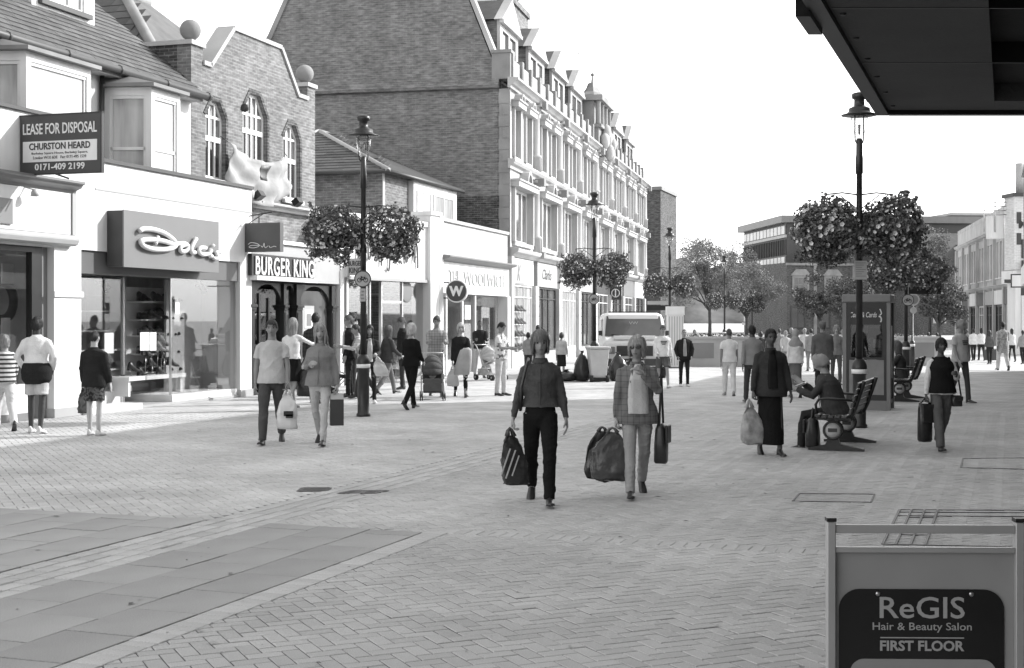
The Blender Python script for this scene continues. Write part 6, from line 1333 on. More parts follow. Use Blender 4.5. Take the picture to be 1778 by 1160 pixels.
POSES = {'stand': dict(L=(3, 2, 0), R=(-2, 3, 0), aL=(4, 8, 14, 4), aR=(2, 8, 12, 4)),
         'walk': dict(L=(20, 6, -8), R=(-14, 26, 34), aL=(-14, 7, 4, 5), aR=(18, 8, 34, 3)), 'walk2': dict(R=(20, 6, -8), L=(-14, 26, 34), aR=(-14, 7, 4, 5), aL=(18, 8, 34, 3)),
         'slow': dict(L=(11, 5, 0), R=(-9, 12, 14), aL=(-6, 7, 6, 4), aR=(9, 7, 20, 4)), 'slow2': dict(R=(11, 5, 0), L=(-9, 12, 14), aR=(-6, 7, 6, 4), aL=(9, 7, 20, 4)),
         'push': dict(L=(16, 6, 0), R=(-12, 22, 28), aL=(32, 6, 62, -4), aR=(32, 6, 62, -4)), 'sit': dict(L=(84, 78, 0), R=(80, 74, 0), aL=(28, 8, 74, -8), aR=(34, 8, 84, -10))}
FIGS = {}
def person(label, px, foot, top, yaw, pose='stand', sex='m', top_g=('shirt', .4), leg_g=('trousers', .1), sk=.33, hair=('short', .05), shoes=.03, near=0, H=None, arms=None, lean=0, head=(0, 0), loc=None, zoff=None, w=1.0, seed=None, grip=(0, 0), extra=(), cap=None, group='people walking in the shopping street', legs=None):
    """yaw 0 faces the camera, 90 faces right, 180 away; arms: (shoulder fwd, out, forearm fwd, forearm out)"""
    P = dict(POSES[pose]); 
    if arms: P.update(arms)
    if legs: P.update(legs)
    base = G(px, foot) if loc is None else Vector(loc); H = H or (foot - top) / FPX * base.y; s = H / 1.76; seed = seed or int(px * 7 + foot)
    T = thing('person', label, 'person', base, R(yaw), group); fem = sex == 'f'; g = random.Random(seed)
    vox = (.0085, .012, .02)[2 if near == 0 else (1 if near == 1 else 0)]
    hipx = .088 if not fem else .085; J = {}
    for e, k in ((1, 'L'), (-1, 'R')):
        a, kn, fp = P[k]; a, kn = R(a), R(kn); hp = Vector((e * hipx, 0, .92)); d1 = Vector((e * .03, -math.sin(a), -math.cos(a))).normalized(); kne = hp + d1 * .44; d2 = Vector((e * .005, -math.sin(a - kn), -math.cos(a - kn))).normalized(); an = kne + d2 * .425; J[k] = [hp, kne, an, R(fp)]
    low = min(J[k][2].z - .08 - max(0, math.sin(J[k][3])) * .13 for k in 'LR'); dz = -low if zoff is None else zoff
    for k in 'LR':
        for i in range(3): J[k][i].z += dz
    zh = .92 + dz; ln = R(lean)
    def tor(p):
        q = Vector(p); q.z += dz; h = q.z - zh; return Vector((q.x, q.y - h * math.sin(ln), zh + h * math.cos(ln)))
    sw = (.168 if not fem else .146) * w
    for e, k in ((1, 'aL'), (-1, 'aR')):
        a, o_, f, fo = [R(v) for v in P[k]]; sh = tor((e * sw, .012, 1.395)); a0 = a + ln * .6
        d1 = Vector((e * math.sin(o_), -math.sin(a0) * math.cos(o_), -math.cos(a0) * math.cos(o_))); el = sh + d1 * .285; d2 = Vector((e * math.sin(fo), -math.sin(a0 + f) * math.cos(fo), -math.cos(a0 + f) * math.cos(fo))); wr = el + d2 * .25; J[k] = [sh, el, wr, d2, e]
    nk = tor((0, .012, 1.47)); hd = tor((0, -.012, 1.635)); HM = Matrix.Translation(hd) @ Matrix.Rotation(R(head[0]), 4, 'Z') @ Matrix.Rotation(R(head[1]) + ln * .3, 4, 'X')
    # ---- the body, one continuous surface
    bd = MB(); head_mesh(bd, HM); bd.tube([nk - Vector((0, 0, .06)), nk, hd - Vector((0, -.02, .05))], [.08, .062 if not fem else .051, .054 if not fem else .046], 12)
    bw_ = [(.86, .125, .085), (1.0, .125, .085), (1.1, .11, .08), (1.25, .125, .088), (1.36, .135, .085), (1.42, .10, .07), (1.48, .06, .052)]
    bd.loft([[tor(p) for p in ell((0, .008, z), rx * w, ry * w, 16)] for z, rx, ry in bw_])
    for k in ('aL', 'aR'):
        sh, el, wr, d2, e = J[k]; bd.tube([sh + Vector((-e * .05, 0, .01)), sh.lerp(el, .3), el, el.lerp(wr, .3), wr], [.05, .045, .037, .038, .026] if not fem else [.043, .039, .032, .033, .023], 10)
        gi = grip[0 if k == 'aL' else 1]; side = Vector((-e, 0, 0)); side = (side - d2 * side.dot(d2)).normalized() if abs(d2.x) < .95 else Vector((0, 0, -1)); wd = d2.cross(side).normalized()
        fwd = wd if wd.y < 0 else -wd       # thumb side points ahead
        pc = wr + d2 * .05; J[k].append(pc + d2 * .05 + side * .015)
        bd.loft([[pc + d2 * t + fwd * r1 * math.cos(q) + side * r2 * math.sin(q) for q in [2 * math.pi * j / 10 for j in range(10)]] for t, r1, r2 in ((-.06, .022, .018), (-.03, .034, .017), (.01, .041, .016), (.045, .038, .013))])
        cur = .35 + 1.0 * gi
        for j, (off, l) in enumerate(((.03, .072), (.01, .08), (-.011, .075), (-.03, .06))):
            p0 = pc + d2 * .035 + fwd * off; path = [p0]; dd = d2.copy()
            for q, seg in enumerate((.42, .33, .25)):
                an_ = cur * (.5 + .4 * q) * (1 + .08 * j); dd = (d2 * math.cos(an_) + side * math.sin(an_)).normalized(); path.append(path[-1] + dd * l * seg * 1.25)
            bd.tube(path, [.0105, .0098, .009, .0075], 7)
        th = [pc + fwd * .03 - d2 * .03, pc + fwd * .052 + side * .012 + d2 * .0, pc + fwd * .055 + side * .03 + d2 * .03, pc + fwd * .045 + side * .038 + d2 * .05]; bd.tube(th, [.014, .012, .0105, .008], 7)
    for k in 'LR':
        hp, kn, an, fp = J[k]; f_ = 1.0 if not fem else .95
        bd.tube([hp + Vector((0, 0, .02)), hp.lerp(kn, .4), kn, kn.lerp(an, .3), an + Vector((0, 0, .0))], [.078 * f_, .068 * f_, .05 * f_, .052 * f_, .034], 12); bd.tube([an, an + Vector((0, -.03, -.045))], [.034, .036], 8)
    me = fuse(bd, vox, 2); me.materials.append(skin(sk)); mesh_obj('body', me, None, T)
    # ---- lower garment
    kind, val = leg_g[0], leg_g[1]; cm = val if not isinstance(val, (int, float)) else cloth(val); lo = MB(); wp = 1.0 if w < 1.1 else w
    loose = leg_g[2] if len(leg_g) > 2 else 1.0
    if kind in ('trousers', 'shorts'):
        lo.loft([ell((0, .008, z + dz), rx * wp, ry * wp, 20) for z, rx, ry in ((.78, .10, .075), (.83, .155, .103), (.9, .167, .118), (.97, .16, .115), (1.05, .148 if not fem else .138, .106))])
        for k in 'LR':
            hp, kn, an, fp = J[k]
            if kind == 'shorts': e_ = hp.lerp(kn, .82); lo.tube([hp + Vector((0, 0, .0)), hp.lerp(kn, .45), e_], [.096, .094 * loose, .092 * loose], 14)
            else: lo.tube([hp + Vector((0, 0, .0)), hp.lerp(kn, .4), kn + Vector((0, .004, 0)), kn.lerp(an, .45), an + Vector((0, .008, -.02))], [.095, .086 * loose, .068 * loose, .064 * loose, .056 * loose], 14)
        me = fuse(lo, vox * 1.1, 2); folds(me, .0115 * (1 if near else .6), seed, 30, 20); nm = kind
    else:
        hem = {'miniskirt': .56, 'skirt': .42, 'long_skirt': .13}[kind]; mid = (J['L'][1] + J['R'][1]) / 2; sp_ = (J['L'][2].y - J['R'][2].y)
        rings = [ell((0, .008, 1.05 + dz), .138, .104, 24), ell((0, .008, .96 + dz), .168, .122, 24), ell((0, .01, .86 + dz), .178 * loose, .13 * loose, 24)]
        for t in (.3, .6, .8, 1.0): z = .86 + (hem - .86) * t; rings.append(ell((0, mid.y * t * .5, z + dz), (.178 + .015 * t) * loose, (.132 + .03 * t + abs(sp_) * .18 * t) * loose, 24))
        lo.loft(rings); me = fuse(lo, vox * 1.1, 2); folds(me, .010, seed, 4, 26); nm = 'skirt'
    me.materials.append(cm); mesh_obj(nm, me, None, T)
    # ---- upper garment
    kind, val = top_g[0], top_g[1]; cm = val if not isinstance(val, (int, float)) else cloth(val); up = MB(); lz = top_g[2] if len(top_g) > 2 else 1.0
    hem = {'shirt': .86, 'tee': .86, 'tucked': .985, 'jacket': .80, 'coat': .62, 'sweater': .88, 'top': .98, 'vest': .9}[kind]
    prof = [(.7, .195, .145), (.86, .192, .14), (.98, .18, .13), (1.1, .162, .118), (1.23, .172, .122), (1.33, .183, .12), (1.39, .165, .108), (1.43, .125, .092), (1.455, .092, .08), (1.47, .072, .068)] if not fem else [(.7, .185, .135), (.86, .192, .138), (.98, .174, .124), (1.09, .143, .105), (1.2, .15, .118), (1.28, .162, .132), (1.355, .158, .108), (1.4, .128, .09), (1.43, .095, .076), (1.452, .066, .06)]
    def at_z(z):
        for (z0, a0, b0), (z1, a1, b1) in zip(prof, prof[1:]):
            if z0 <= z <= z1: t = (z - z0) / (z1 - z0); return a0 + (a1 - a0) * t, b0 + (b1 - b0) * t
        return prof[0][1:]
    zs_ = [hem] + [q[0] for q in prof if q[0] > hem + .03]; fl = 1.05 if kind in ('jacket', 'coat', 'shirt', 'sweater') else (1.09 if kind == 'tee' else 1.0)
    up.loft([[tor(p) for p in ell((0, .008, z), at_z(z)[0] * w * lz * (fl if z < 1.2 else 1), at_z(z)[1] * w * lz * (fl if z < 1.2 else 1), 22)] for z in zs_])
    thick = {'tee': 1.0, 'tucked': 1.05, 'top': .95, 'shirt': 1.12, 'sweater': 1.2, 'jacket': 1.28, 'coat': 1.35, 'vest': 1.15}[kind] * (.93 if fem else 1)
    for k in ('aL', 'aR'):
        sh, el, wr, d2, e = J[k][:5]; i_ = sh + Vector((-e * .05, 0, .012)); i0 = sh + Vector((-e * .09, 0, .022))
        if kind in ('tee',) or (len(top_g) > 3 and top_g[3] == 'short'): up.tube([i0, i_, sh.lerp(el, .12), sh.lerp(el, .35), sh.lerp(el, .66)], [.03, .052, .062 * thick, .064 * thick, .068 * thick], 12)
        elif kind == 'vest': up.tube([i0, i_, sh.lerp(el, .08)], [.03, .05, .055], 12)
        else: up.tube([i0, i_, sh.lerp(el, .12), sh.lerp(el, .5), el, el.lerp(wr, .5), wr], [.03, .052, .06 * thick, .055 * thick, .05 * thick, .047 * thick, .036 * thick], 12)
    me = fuse(up, vox * 1.05, 2); folds(me, (.0125 if kind not in ('tee',) else .0105) * (1 if near else .6), seed + 1, 26, 26); me.materials.append(cm); mesh_obj({'tee': 'tee_shirt', 'tucked': 'blouse', 'top': 'top'}.get(kind, kind), me, None, T)
    if kind in ('shirt', 'tucked', 'jacket') and near and not any(q[0] == 'front' for q in extra):
        zz = [z for z in (hem + .03, 1.0, 1.1, 1.2, 1.3, 1.38) if z >= hem + .03]; MB().tube([tor((.004, -at_z(z)[1] * w * lz * (fl if z < 1.2 else 1) - .002, z)) for z in zz], .006, 5).build('placket', cm, T)
    # collars and open fronts
    if kind in ('shirt', 'jacket', 'coat', 'tucked'):
        c = MB(); c.loft([[tor(p) for p in ell((0, .006, z), rx * (w if z < 1.45 else 1), ry * (w if z < 1.45 else 1), 18)] for z, rx, ry in ((1.435, .085, .08), (1.462, .078, .074), (1.485, .07, .066), (1.46, .062, .058))], cap=False); mesh_obj('collar', c.mesh('collar'), cm, T)
    for ex in extra:
        if ex[0] == 'front':     # pale shirt showing in an open jacket
            c = MB(); c.loft([[tor(p) for p in [(math.copysign(abs(math.cos(q)) ** .45, math.cos(q)) * rx, -.004 + (at_z(max(z, hem))[1] * w * lz * (fl if z < 1.2 else 1) * math.sqrt(max(.2, 1 - (abs(math.cos(q)) ** .45 * rx / (at_z(max(z, hem))[0] * w * lz)) ** 2)) + .016) * math.copysign(abs(math.sin(q)) ** .35, math.sin(q)), z) for q in [2 * math.pi * j / 20 + .05 for j in range(20)]]] for z, rx in ((max(hem, .9) + .02, ex[2]), (1.1, ex[2] * .97), (1.3, ex[2] * .85), (1.4, ex[2] * .6), (1.46, .03))]); me = fuse(c, .008, 1); folds(me, .003, seed + 3); me.materials.append(cloth(ex[1])); mesh_obj('shirt_front', me, None, T)
        elif ex[0] == 'waistcoat':
            c = MB(); c.loft([[tor(p) for p in ell((0, .006, z), at_z(z)[0] * w * lz * 1.14, at_z(z)[1] * w * lz * 1.22, 20)] for z in (.9, 1.0, 1.1, 1.2, 1.3, 1.38)] + [[tor(p) for p in ell((0, .008, z), rx, ry, 20)] for z, rx, ry in ((1.43, .125, .1), (1.47, .085, .085))])
            for e in (-1, 1): c.tube([tor((e * .1, .01, 1.43)), tor((e * .135, .01, 1.41))], [.05, .045], 10)
            me = fuse(c, .012, 2); folds(me, .005, seed + 7, 14, 20); me.materials.append(cloth(ex[1])); mesh_obj('waistcoat', me, None, T)
        elif ex[0] == 'belt':
            c = MB(); c.loft([ell((0, .008, z + dz), .15 if fem else .157, .114, 24) for z in (1.0, 1.035)]); mesh_obj('belt', c.mesh('belt'), LEATHER, T); BX('buckle', STEEL, T, -.025, .025, -.115, -.108, 1.0 + dz, 1.035 + dz)
        elif ex[0] == 'waist':   # pullover tied round the hips
            c = MB(); c.loft([ell((0, .01, z + dz), rx, ry, 22) for z, rx, ry in ((.72, .18, .13), (.8, .235, .185), (.92, .245, .195), (1.0, .23, .18), (1.06, .2, .15))]); me = fuse(c, .014, 2); folds(me, .014, seed + 5, 12, 14); me.materials.append(cloth(ex[1])); mesh_obj('tied_pullover', me, None, T)
        elif ex[0] == 'strap':
            e = ex[1]; c = MB(); a0 = tor((e * .12, -.1, 1.42)); c.tube([tor((e * .2, -.05, .95)), tor((e * .185, -.12, 1.2)), tor((e * .13, -.1, 1.42)), tor((e * .12, 0.0, 1.475)), tor((e * .15, .1, 1.36)), tor((e * .2, .05, .95))], .014, 6); c.build('shoulder_strap', LEATHER, T)
        elif ex[0] == 'glasses':
            c = MB(); 
            for e in (-1, 1): c.add([HM @ Vector((e * .032 + .026 * math.cos(q), -.098, .008 + .018 * math.sin(q))) for q in [2 * math.pi * j / 10 for j in range(10)]], [tuple(range(10))]); c.tube([HM @ Vector((e * .056, -.095, .012)), HM @ Vector((e * .078, -.01, .012))], .004, 5)
            c.build('glasses', BLACK, T)
        elif ex[0] == 'scarf':
            c = MB(); c.ball((0, .008, .0), (.092, .115, .135), 20, 14); b2 = MB(); b2.add([HM @ Vector(v) for v in c.v], c.f, True); b2.loft([[tor(p) for p in ell((0, .01, z), rx, ry, 18)] for z, rx, ry in ((1.28, .19, .14), (1.38, .2, .145), (1.46, .13, .11), (1.55, .09, .1))]); me = fuse(b2, .014, 3); folds(me, .006, seed); me.materials.append(cloth(ex[1])); mesh_obj('headscarf', me, None, T)
        elif ex[0] == 'print':
            
            for q_, (hw, zz) in enumerate(((.085, .1), (.07, .06), (.05, .02))): o = MB().box(-hw, hw, -.004, .012, zz, zz + .022).build('chest_print', cloth(ex[1]), T); o.location = tor((0, -.138, 1.2))
        elif ex[0] == 'lapels':
            for e in (-1, 1): c = MB(); c.add([tor(p) for p in ((e * .02, -.125, 1.12), (e * .095, -.14, 1.27), (e * .07, -.135, 1.33), (e * .085, -.125, 1.4), (e * .055, -.085, 1.47), (e * .045, -.095, 1.44))], [(0, 1, 2, 3, 4, 5)]); o = c.build('lapel', cm, T); o.modifiers.new('t', 'SOLIDIFY').thickness = .008
    # ---- shoes, hair, face
    for k in 'LR':
        hp, kn, an, fp = J[k]; sm = MB(); e = 1 if k == 'L' else -1
        M = Matrix.Translation(an) @ Matrix.Rotation(R(e * 6), 4, 'Z') @ Matrix.Rotation(fp, 4, 'X') @ Matrix.Translation((0, 0, -.078)); shoe(sm, M, .035 if fem and shoes < .1 else .02, .075); o = sm.build('shoe', TRAINER if shoes > .4 else (LEATHER if shoes < .06 else cloth(shoes)), T)
    if hair:
        mb = hair_mesh(HM, hair[0], seed, (0, 160, 420)[near]); me = mb.mesh('hair'); mesh_obj('hair', me, hairm(hair[1]), T)
        if hair[0] == 'up': MB().ball(HM @ Vector((0, .09, .07)), .045, 12, 8).build('hair_bun', hairm(hair[1]), T)
    if cap:
        c = MB(); kd, v = cap
        if kd == 'cap': c.lathe([(.09, .03), (.093, .06), (.085, .1), (.06, .13), (.01, .142)], 20); b2 = MB(); b2.add([HM @ Vector((p[0] * .93, p[1] * 1.1 + .004, p[2])) for p in c.v], c.f, True); b2.add([HM @ Vector(p) for p in ((-.065, -.075, .045), (-.06, -.15, .03), (0, -.175, .028), (.06, -.15, .03), (.065, -.075, .045), (0, -.08, .055))], [(0, 1, 2, 5), (5, 2, 3, 4)])
        else: c.lathe([(.093, -.035), (.101, .0), (.104, .05), (.09, .1), (.06, .145), (.01, .155)], 20); b2 = MB(); b2.add([HM @ Vector((p[0] * .92, p[1] * 1.1 + .012, p[2] - .012 + (.012 if p[1] < 0 else -.02))) for p in c.v], c.f, True)
        o = b2.build('cap' if kd == 'cap' else 'knitted_hat', cloth(v), T); o.modifiers.new('t', 'SOLIDIFY').thickness = .006
    if near >= 1 and 'scarfed' not in label:
        for e in (-1, 1): MB().ball(HM @ Vector((e * .031, -.079, .008)), (.012, .008, .0075), 10, 6).build('eye', EYEM, T); MB().tube([HM @ Vector((e * .016, -.094, .026)), HM @ Vector((e * .034, -.092, .031)), HM @ Vector((e * .05, -.082, .026))], .0035, 5).build('eyebrow', hairm(hair[1] * .6) if hair else EYEM, T)
        MB().tube([HM @ Vector((-.024, -.092, -.06)), HM @ Vector((0, -.1, -.058)), HM @ Vector((.024, -.092, -.06))], [.003, .0065, .003], 6).build('mouth', LIPM if sk > .12 else mat('lip_dark', .05, .5, .1, 5), T)
    T.scale = (s, s, s)
    Wm = Matrix.Translation(base) @ Matrix.Rotation(R(yaw), 4, 'Z') @ Matrix.Scale(s, 4)
    return dict(T=T, L=Wm @ J['aL'][5], R=Wm @ J['aR'][5], M=Wm, J=J, s=s, tor=tor)

# ---------------------------------------------------------------- bags
POLY = mat('glossy_polythene', .035, .22, .3, 7, bump=.35, bscale=16); POLYW = mat('white_polythene', .62, .35, .08, 5, bump=.3, bscale=16); POLYG = mat('grey_polythene', .075, .22, .25, 6, bump=.4, bscale=16)
def carrier(label, hand, w_, h, d, yaw, m, drop=.12, seed=1, tilt=0.0, band=None, group='carrier bags held by shoppers', slump=.0):
    """plastic bag hung from a hand: gathered handles over a creased pouch"""
    t = thing('carrier_bag', label, 'bag', hand, R(yaw), group); mb = MB(); rings = []; g = random.Random(seed); n = 26
    def sup(a, rx, ry, z, sk_=0.0): c, s = math.cos(a), math.sin(a); return (rx * math.copysign(abs(c) ** .6, c) + sk_ * z, ry * math.copysign(abs(s) ** .7, s), z)
    for f, fx, fy in ((0, .82, .7), (.03, .95, .92), (.22, 1.02, 1.08), (.45, 1.0, 1.0), (.64, .9, .78), (.8, .7, .5), (.92, .45, .3), (1.0, .26, .2)): rings.append([sup(2 * math.pi * q / n, fx * w_ / 2, fy * d / 2, -drop - h + f * h, tilt) for q in range(n)])
    mb.loft(rings); me = mb.mesh('pouch'); bm = bmesh.new(); bm.from_mesh(me); bmesh.ops.recalc_face_normals(bm, faces=bm.faces); bmesh.ops.subdivide_edges(bm, edges=bm.edges, cuts=2, use_grid_fill=True); bm.to_mesh(me); bm.free(); folds(me, .03, seed, 10, 20); folds(me, .014, seed + 1, 34, 40); me.materials.append(m); mesh_obj('pouch', me, None, t)
    for y in (-.018, .018): MB().tube([(-w_ * .11 - tilt * drop, y, -drop - .02), (-w_ * .06, y * .8, -drop * .4), (0, y * .4, 0.0), (w_ * .06, y * .8, -drop * .4), (w_ * .11 - tilt * drop, y, -drop - .02)], [.022, .014, .011, .014, .022], 6).build('handle', m, t)
    if band:
        for k, (fx, fz, bw2, bh) in enumerate(band[1]): o = MB().box(-bw2 / 2, bw2 / 2, -.006, 0, -bh / 2, bh / 2).build('printed_mark', cloth(band[0]), t); o.location = (fx * w_, -d / 2 * 1.12, -drop - h * (1 - fz)); o.rotation_euler = (0, band[2] if len(band) > 2 else 0, 0)
    return t
def shoulder_bag(label, loc, w_, h, d, yaw, m, strap=.5, group='bags carried by shoppers'):
    t = thing('shoulder_bag', label, 'bag', loc, R(yaw), group); mb = MB(); rings = []
    for f, fx, fy in ((0, .8, .8), (.06, .96, 1), (.5, 1, 1), (.85, .95, .8), (1, .85, .45)): rings.append([(fx * w_ / 2 * math.copysign(abs(math.cos(a)) ** .6, math.cos(a)), fy * d / 2 * math.copysign(abs(math.sin(a)) ** .7, math.sin(a)), -h + f * h) for a in [2 * math.pi * q / 20 for q in range(20)]])
    mb.loft(rings); me = mb.mesh('pouch'); folds(me, .012, 3, 14, 18); mesh_obj('pouch', me, m, t); MB().tube([(-w_ * .4, 0, -.02), (-w_ * .12, 0, strap * .6), (0, 0, strap), (w_ * .12, 0, strap * .6), (w_ * .4, 0, -.02)], .012, 6).build('strap', m, t); MB().box(-w_ * .42, w_ * .42, -d * .5 - .012, -d * .42, -h * .5, -.02).build('flap', m, t, .008); return t
# ---------------------------------------------------------------- pushchair
def pushchair(label, loc, yaw, hood=True, fabric=.05):
    t = thing('pushchair', label, 'pushchair', loc, R(yaw), 'pushchairs'); fm = cloth(fabric)
    for e in (-1, 1):
        MB().tube([(e * .24, -.34, .08), (e * .24, .0, .45), (e * .24, .34, .95), (e * .24, .44, 1.02)], .013, 8).build('side_frame', ALU, t); MB().tube([(e * .24, .34, .08), (e * .24, .05, .42), (e * .24, -.28, .55)], .013, 8).build('side_frame', ALU, t)
        for y in (-.36, .36):
            for k in (-.022, .022): w_ = MB().tube([(e * .24 + k - .01, y, .08), (e * .24 + k + .01, y, .08)], .08, 14).build('wheel', RUBBER, t); MB().tube([(e * .24 + k - .012, y, .08), (e * .24 + k + .012, y, .08)], .035, 8).build('hub', LGREY, w_)
        MB().tube([(e * .24, .42, 1.0), (e * .24, .5, 1.03)], .02, 8).build('grip', RUBBER, t)
    MB().tube([(-.24, .4, .99), (.24, .4, .99)], .012, 6).build('cross_bar', ALU, t); MB().tube([(-.24, -.34, .08), (.24, -.34, .08)], .01, 6).build('cross_bar', ALU, t)
    s = MB(); s.prism([(-.22, .38), (.12, .34), (.3, .82), (.26, .84), (.08, .42), (-.2, .46)], -.21, .21, 'x'); s.build('seat', fm, t, .012); s = MB().box(-.2, .2, .02, .34, .14, .32).build('shopping_tray', fm, t, .01)
    MB().prism([(-.3, .2), (-.22, .4), (-.19, .4), (-.27, .2)], -.18, .18, 'x').build('footrest', fm, t)
    if hood:
        h = MB(); rings = []
        for a in [R(v) for v in (-18, 8, 35, 62, 88)]: rings.append([(.235 * math.cos(b), .2 - .34 * math.sin(b) * math.cos(a) , .62 + .34 * math.sin(b) * math.sin(a) + .0) for b in [math.pi * q / 12 for q in range(13)]])
        for r0, r1 in zip(rings, rings[1:]): h.add(r0 + r1, [(i, i + 1, i + 14, i + 13) for i in range(12)], True)
        o = h.build('hood', fm, t); o.modifiers.new('t', 'SOLIDIFY').thickness = .012
    b = MB(); b.ball((0, .02, .6), (.1, .09, .16), 12, 8); b.build('blanket', cloth(.4), t); MB().ball((0, .05, .78), .075, 12, 8).build('child_hat', cloth(.55), t); return t
SACK = mat('black_sack', .025, .25, .3, 5, bump=.4, bscale=14)
def sack(x, y, h, w_, label):
    t = MB(); rings = []
    for z, r_ in ((0, .75), (.08, 1.0), (.3, 1.08), (.55, 1.0), (.72, .8), (.84, .5), (.9, .28), (.95, .24), (1.0, .4)): rings.append([(r_ * w_ * (1 + .16 * noise.noise(Vector((math.cos(a) * 2 + x, math.sin(a) * 2, z * 5)))) * math.cos(a), r_ * w_ * (1 + .16 * noise.noise(Vector((math.cos(a) * 2, math.sin(a) * 2 + y, z * 4)))) * math.sin(a), z * h) for a in [2 * math.pi * q / 18 for q in range(18)]])
    t.loft(rings); o = t.build('rubbish_sack', SACK); folds(o.data, .03, int(abs(x) * 10) + 2, 9, 9); o.location = (x, y, 0); tag(o, label, 'sack', 'black rubbish sacks round the wheelie bin')
b0 = WB.location; sack(b0.x - .42, b0.y + .25, .85, .22, 'tall black rubbish sack left of the wheelie bin'); sack(b0.x + .6, b0.y + .5, .8, .27, 'black rubbish sack right of the wheelie bin'); sack(b0.x + 1.0, b0.y + .9, .62, .26, 'black rubbish sack in front of the van, farthest from the bin'); sack(b0.x - .85, b0.y + .5, .32, .34, 'low black rubbish sack lying left of the wheelie bin')
# ================================================================ the people in the street
CHK = pattern_mat('check_shirt', .34, .2, 'check', 17, .35); BLZ = pattern_mat('check_blazer', .17, .08, 'check', 16, .16); STR = pattern_mat('rugby_stripes', .6, .05, 'stripe', 12.5, .45); FLO = pattern_mat('floral_shirt', .66, .12, 'noise', 12, .57); PAT = pattern_mat('patterned_cloth', .12, .03, 'noise', 22, .5); ROB = pattern_mat('printed_robe', .5, .3, 'noise', 18, .52); SHS = pattern_mat('striped_top', .62, .42, 'stripe', 26, .4)
# --- left, by the shop windows
person('child in striped sweater and pale trousers at the left edge', 8, 747, 580, -150, 'walk', top_g=('sweater', STR, 1.1), leg_g=('trousers', .62, 1.25), sk=.36, hair=('bob', .3), shoes=.05, near=1)
person('person in white shirt with dark pullover tied at the waist, seen from behind', 64, 752, 553, 178, 'stand', top_g=('shirt', .74, 1.12), leg_g=('shorts', .5, 1.1), sk=.035, hair=('afro', .015), shoes=.6, near=1, arms=dict(aL=(-6, 26, 40, -18), aR=(-6, 26, 40, -18)), extra=(('waist', .025),), legs=dict(L=(4, 4, 0), R=(-6, 6, 6)))
p = person('person in black jacket and patterned shorts looking into the shoe shop', 164, 756, 577, 168, 'stand', top_g=('jacket', .018, 1.14), leg_g=('shorts', PAT, 1.12), sk=.4, hair=('crop', .025), shoes=.55, near=1, arms=dict(aL=(6, 14, 14, 8), aR=(4, 12, 10, 6)), head=(8, 0), grip=(1, 0))
carrier('small dark patterned carrier held by the person in black jacket', p['L'], .24, .36, .1, 170, POLY, .05, 4)
# --- couple walking towards the camera
p = person('man in pale v-neck tee shirt and dark jeans walking towards the viewer', 472, 770, 553, 4, 'walk2', top_g=('tee', .46), leg_g=('trousers', .075, 1.12), sk=.22, hair=('short', .03), near=2, w=1.02, arms=dict(aL=(8, 10, 12, 4), aR=(-6, 9, 10, 3)), grip=(1.2, .2))
carrier('white carrier bag with dark round logo held by the man in pale tee shirt', p['L'], .33, .52, .14, 0, POLYW, .05, 9, band=(.05, [(.08, .45, .13, .07), (.12, .38, .1, .05)]))
p = person('fair-haired woman in grey shirt and pale trousers beside the man in tee shirt', 556, 772, 560, -6, 'walk', 'f', top_g=('shirt', .21, 1.22), leg_g=('trousers', .44, .92), sk=.3, hair=('long', .38), near=2, arms=dict(aR=(10, 10, 95, -26), aL=(-4, 14, 14, 8)), head=(14, 0), grip=(1, 1))
t = thing('gift_bag', 'stiff dark paper bag held by the fair-haired woman in grey shirt', 'bag', p['L'], R(15)); BX('box', DGREY, t, -.09, .09, -.06, .06, -.46, -.1, .004); MB().prism([(-.06, -.099), (.06, -.099), (0, -.02)], -.09, .09, 'x').build('folded_top', LGREY, t); MB().tube([(-.05, 0, -.05), (0, 0, .0), (.05, 0, -.05)], .006, 5).build('handle', BLACK, t)
# --- outside the burger restaurant
p = person('long-haired woman in white top and black miniskirt, seen from behind', 508, 712, 551, 160, 'walk', 'f', top_g=('top', .74, 1.05), leg_g=('miniskirt', .014), sk=.32, hair=('longer', .3), near=1, arms=dict(aR=(62, 26, 20, 20), aL=(-6, 10, 20, 5)))
shoulder_bag('large black bag beside the long-haired woman in miniskirt', p['M'] @ Vector((-.26, -.05, .78)), .38, .52, .2, 160, SACK, .3)
person('man in dark checked jacket behind the fair-haired woman', 548, 700, 545, 175, 'slow', top_g=('jacket', pattern_mat('dark_check', .05, .025, 'check', 14, .4)), leg_g=('trousers', .04), sk=.25, hair=('short', .02), near=1)
person('man in dark suit and glasses facing left by the pushchair', 606, 690, 549, -80, 'stand', top_g=('jacket', .016, 1.05), leg_g=('trousers', .03), sk=.32, hair=('short', .12), near=1, extra=(('glasses',), ('front', .5, .06)))
person('dark-haired man half hidden behind the suited man', 612, 686, 545, -60, 'stand', top_g=('jacket', .03), leg_g=('trousers', .05), sk=.25, hair=('short', .02), near=1)
person('parent in pale striped jacket leaning over a pushchair', 631, 691, 562, -72, 'push', 'f', top_g=('jacket', SHS), leg_g=('trousers', .06), sk=.3, hair=('short', .03), near=1, lean=14)
pushchair('dark pushchair pushed left by the parent in pale striped jacket', G(604, 684), -75, hood=False)
p = person('dark-haired woman in open jacket carrying a white plastic bag', 642, 700, 566, 8, 'slow', 'f', top_g=('jacket', .035), leg_g=('trousers', .016, .88), sk=.28, hair=('long', .012), shoes=.6, near=1, extra=(('front', .5, .07),), arms=dict(aL=(14, 12, 66, -14), aR=(14, 12, 60, -10)), grip=(1, .6))
carrier('white plastic bag held by the dark-haired woman in open jacket', p['L'] + Vector((.05, 0, -.02)), .32, .36, .1, 20, POLYW, .05, 12, tilt=-.25)
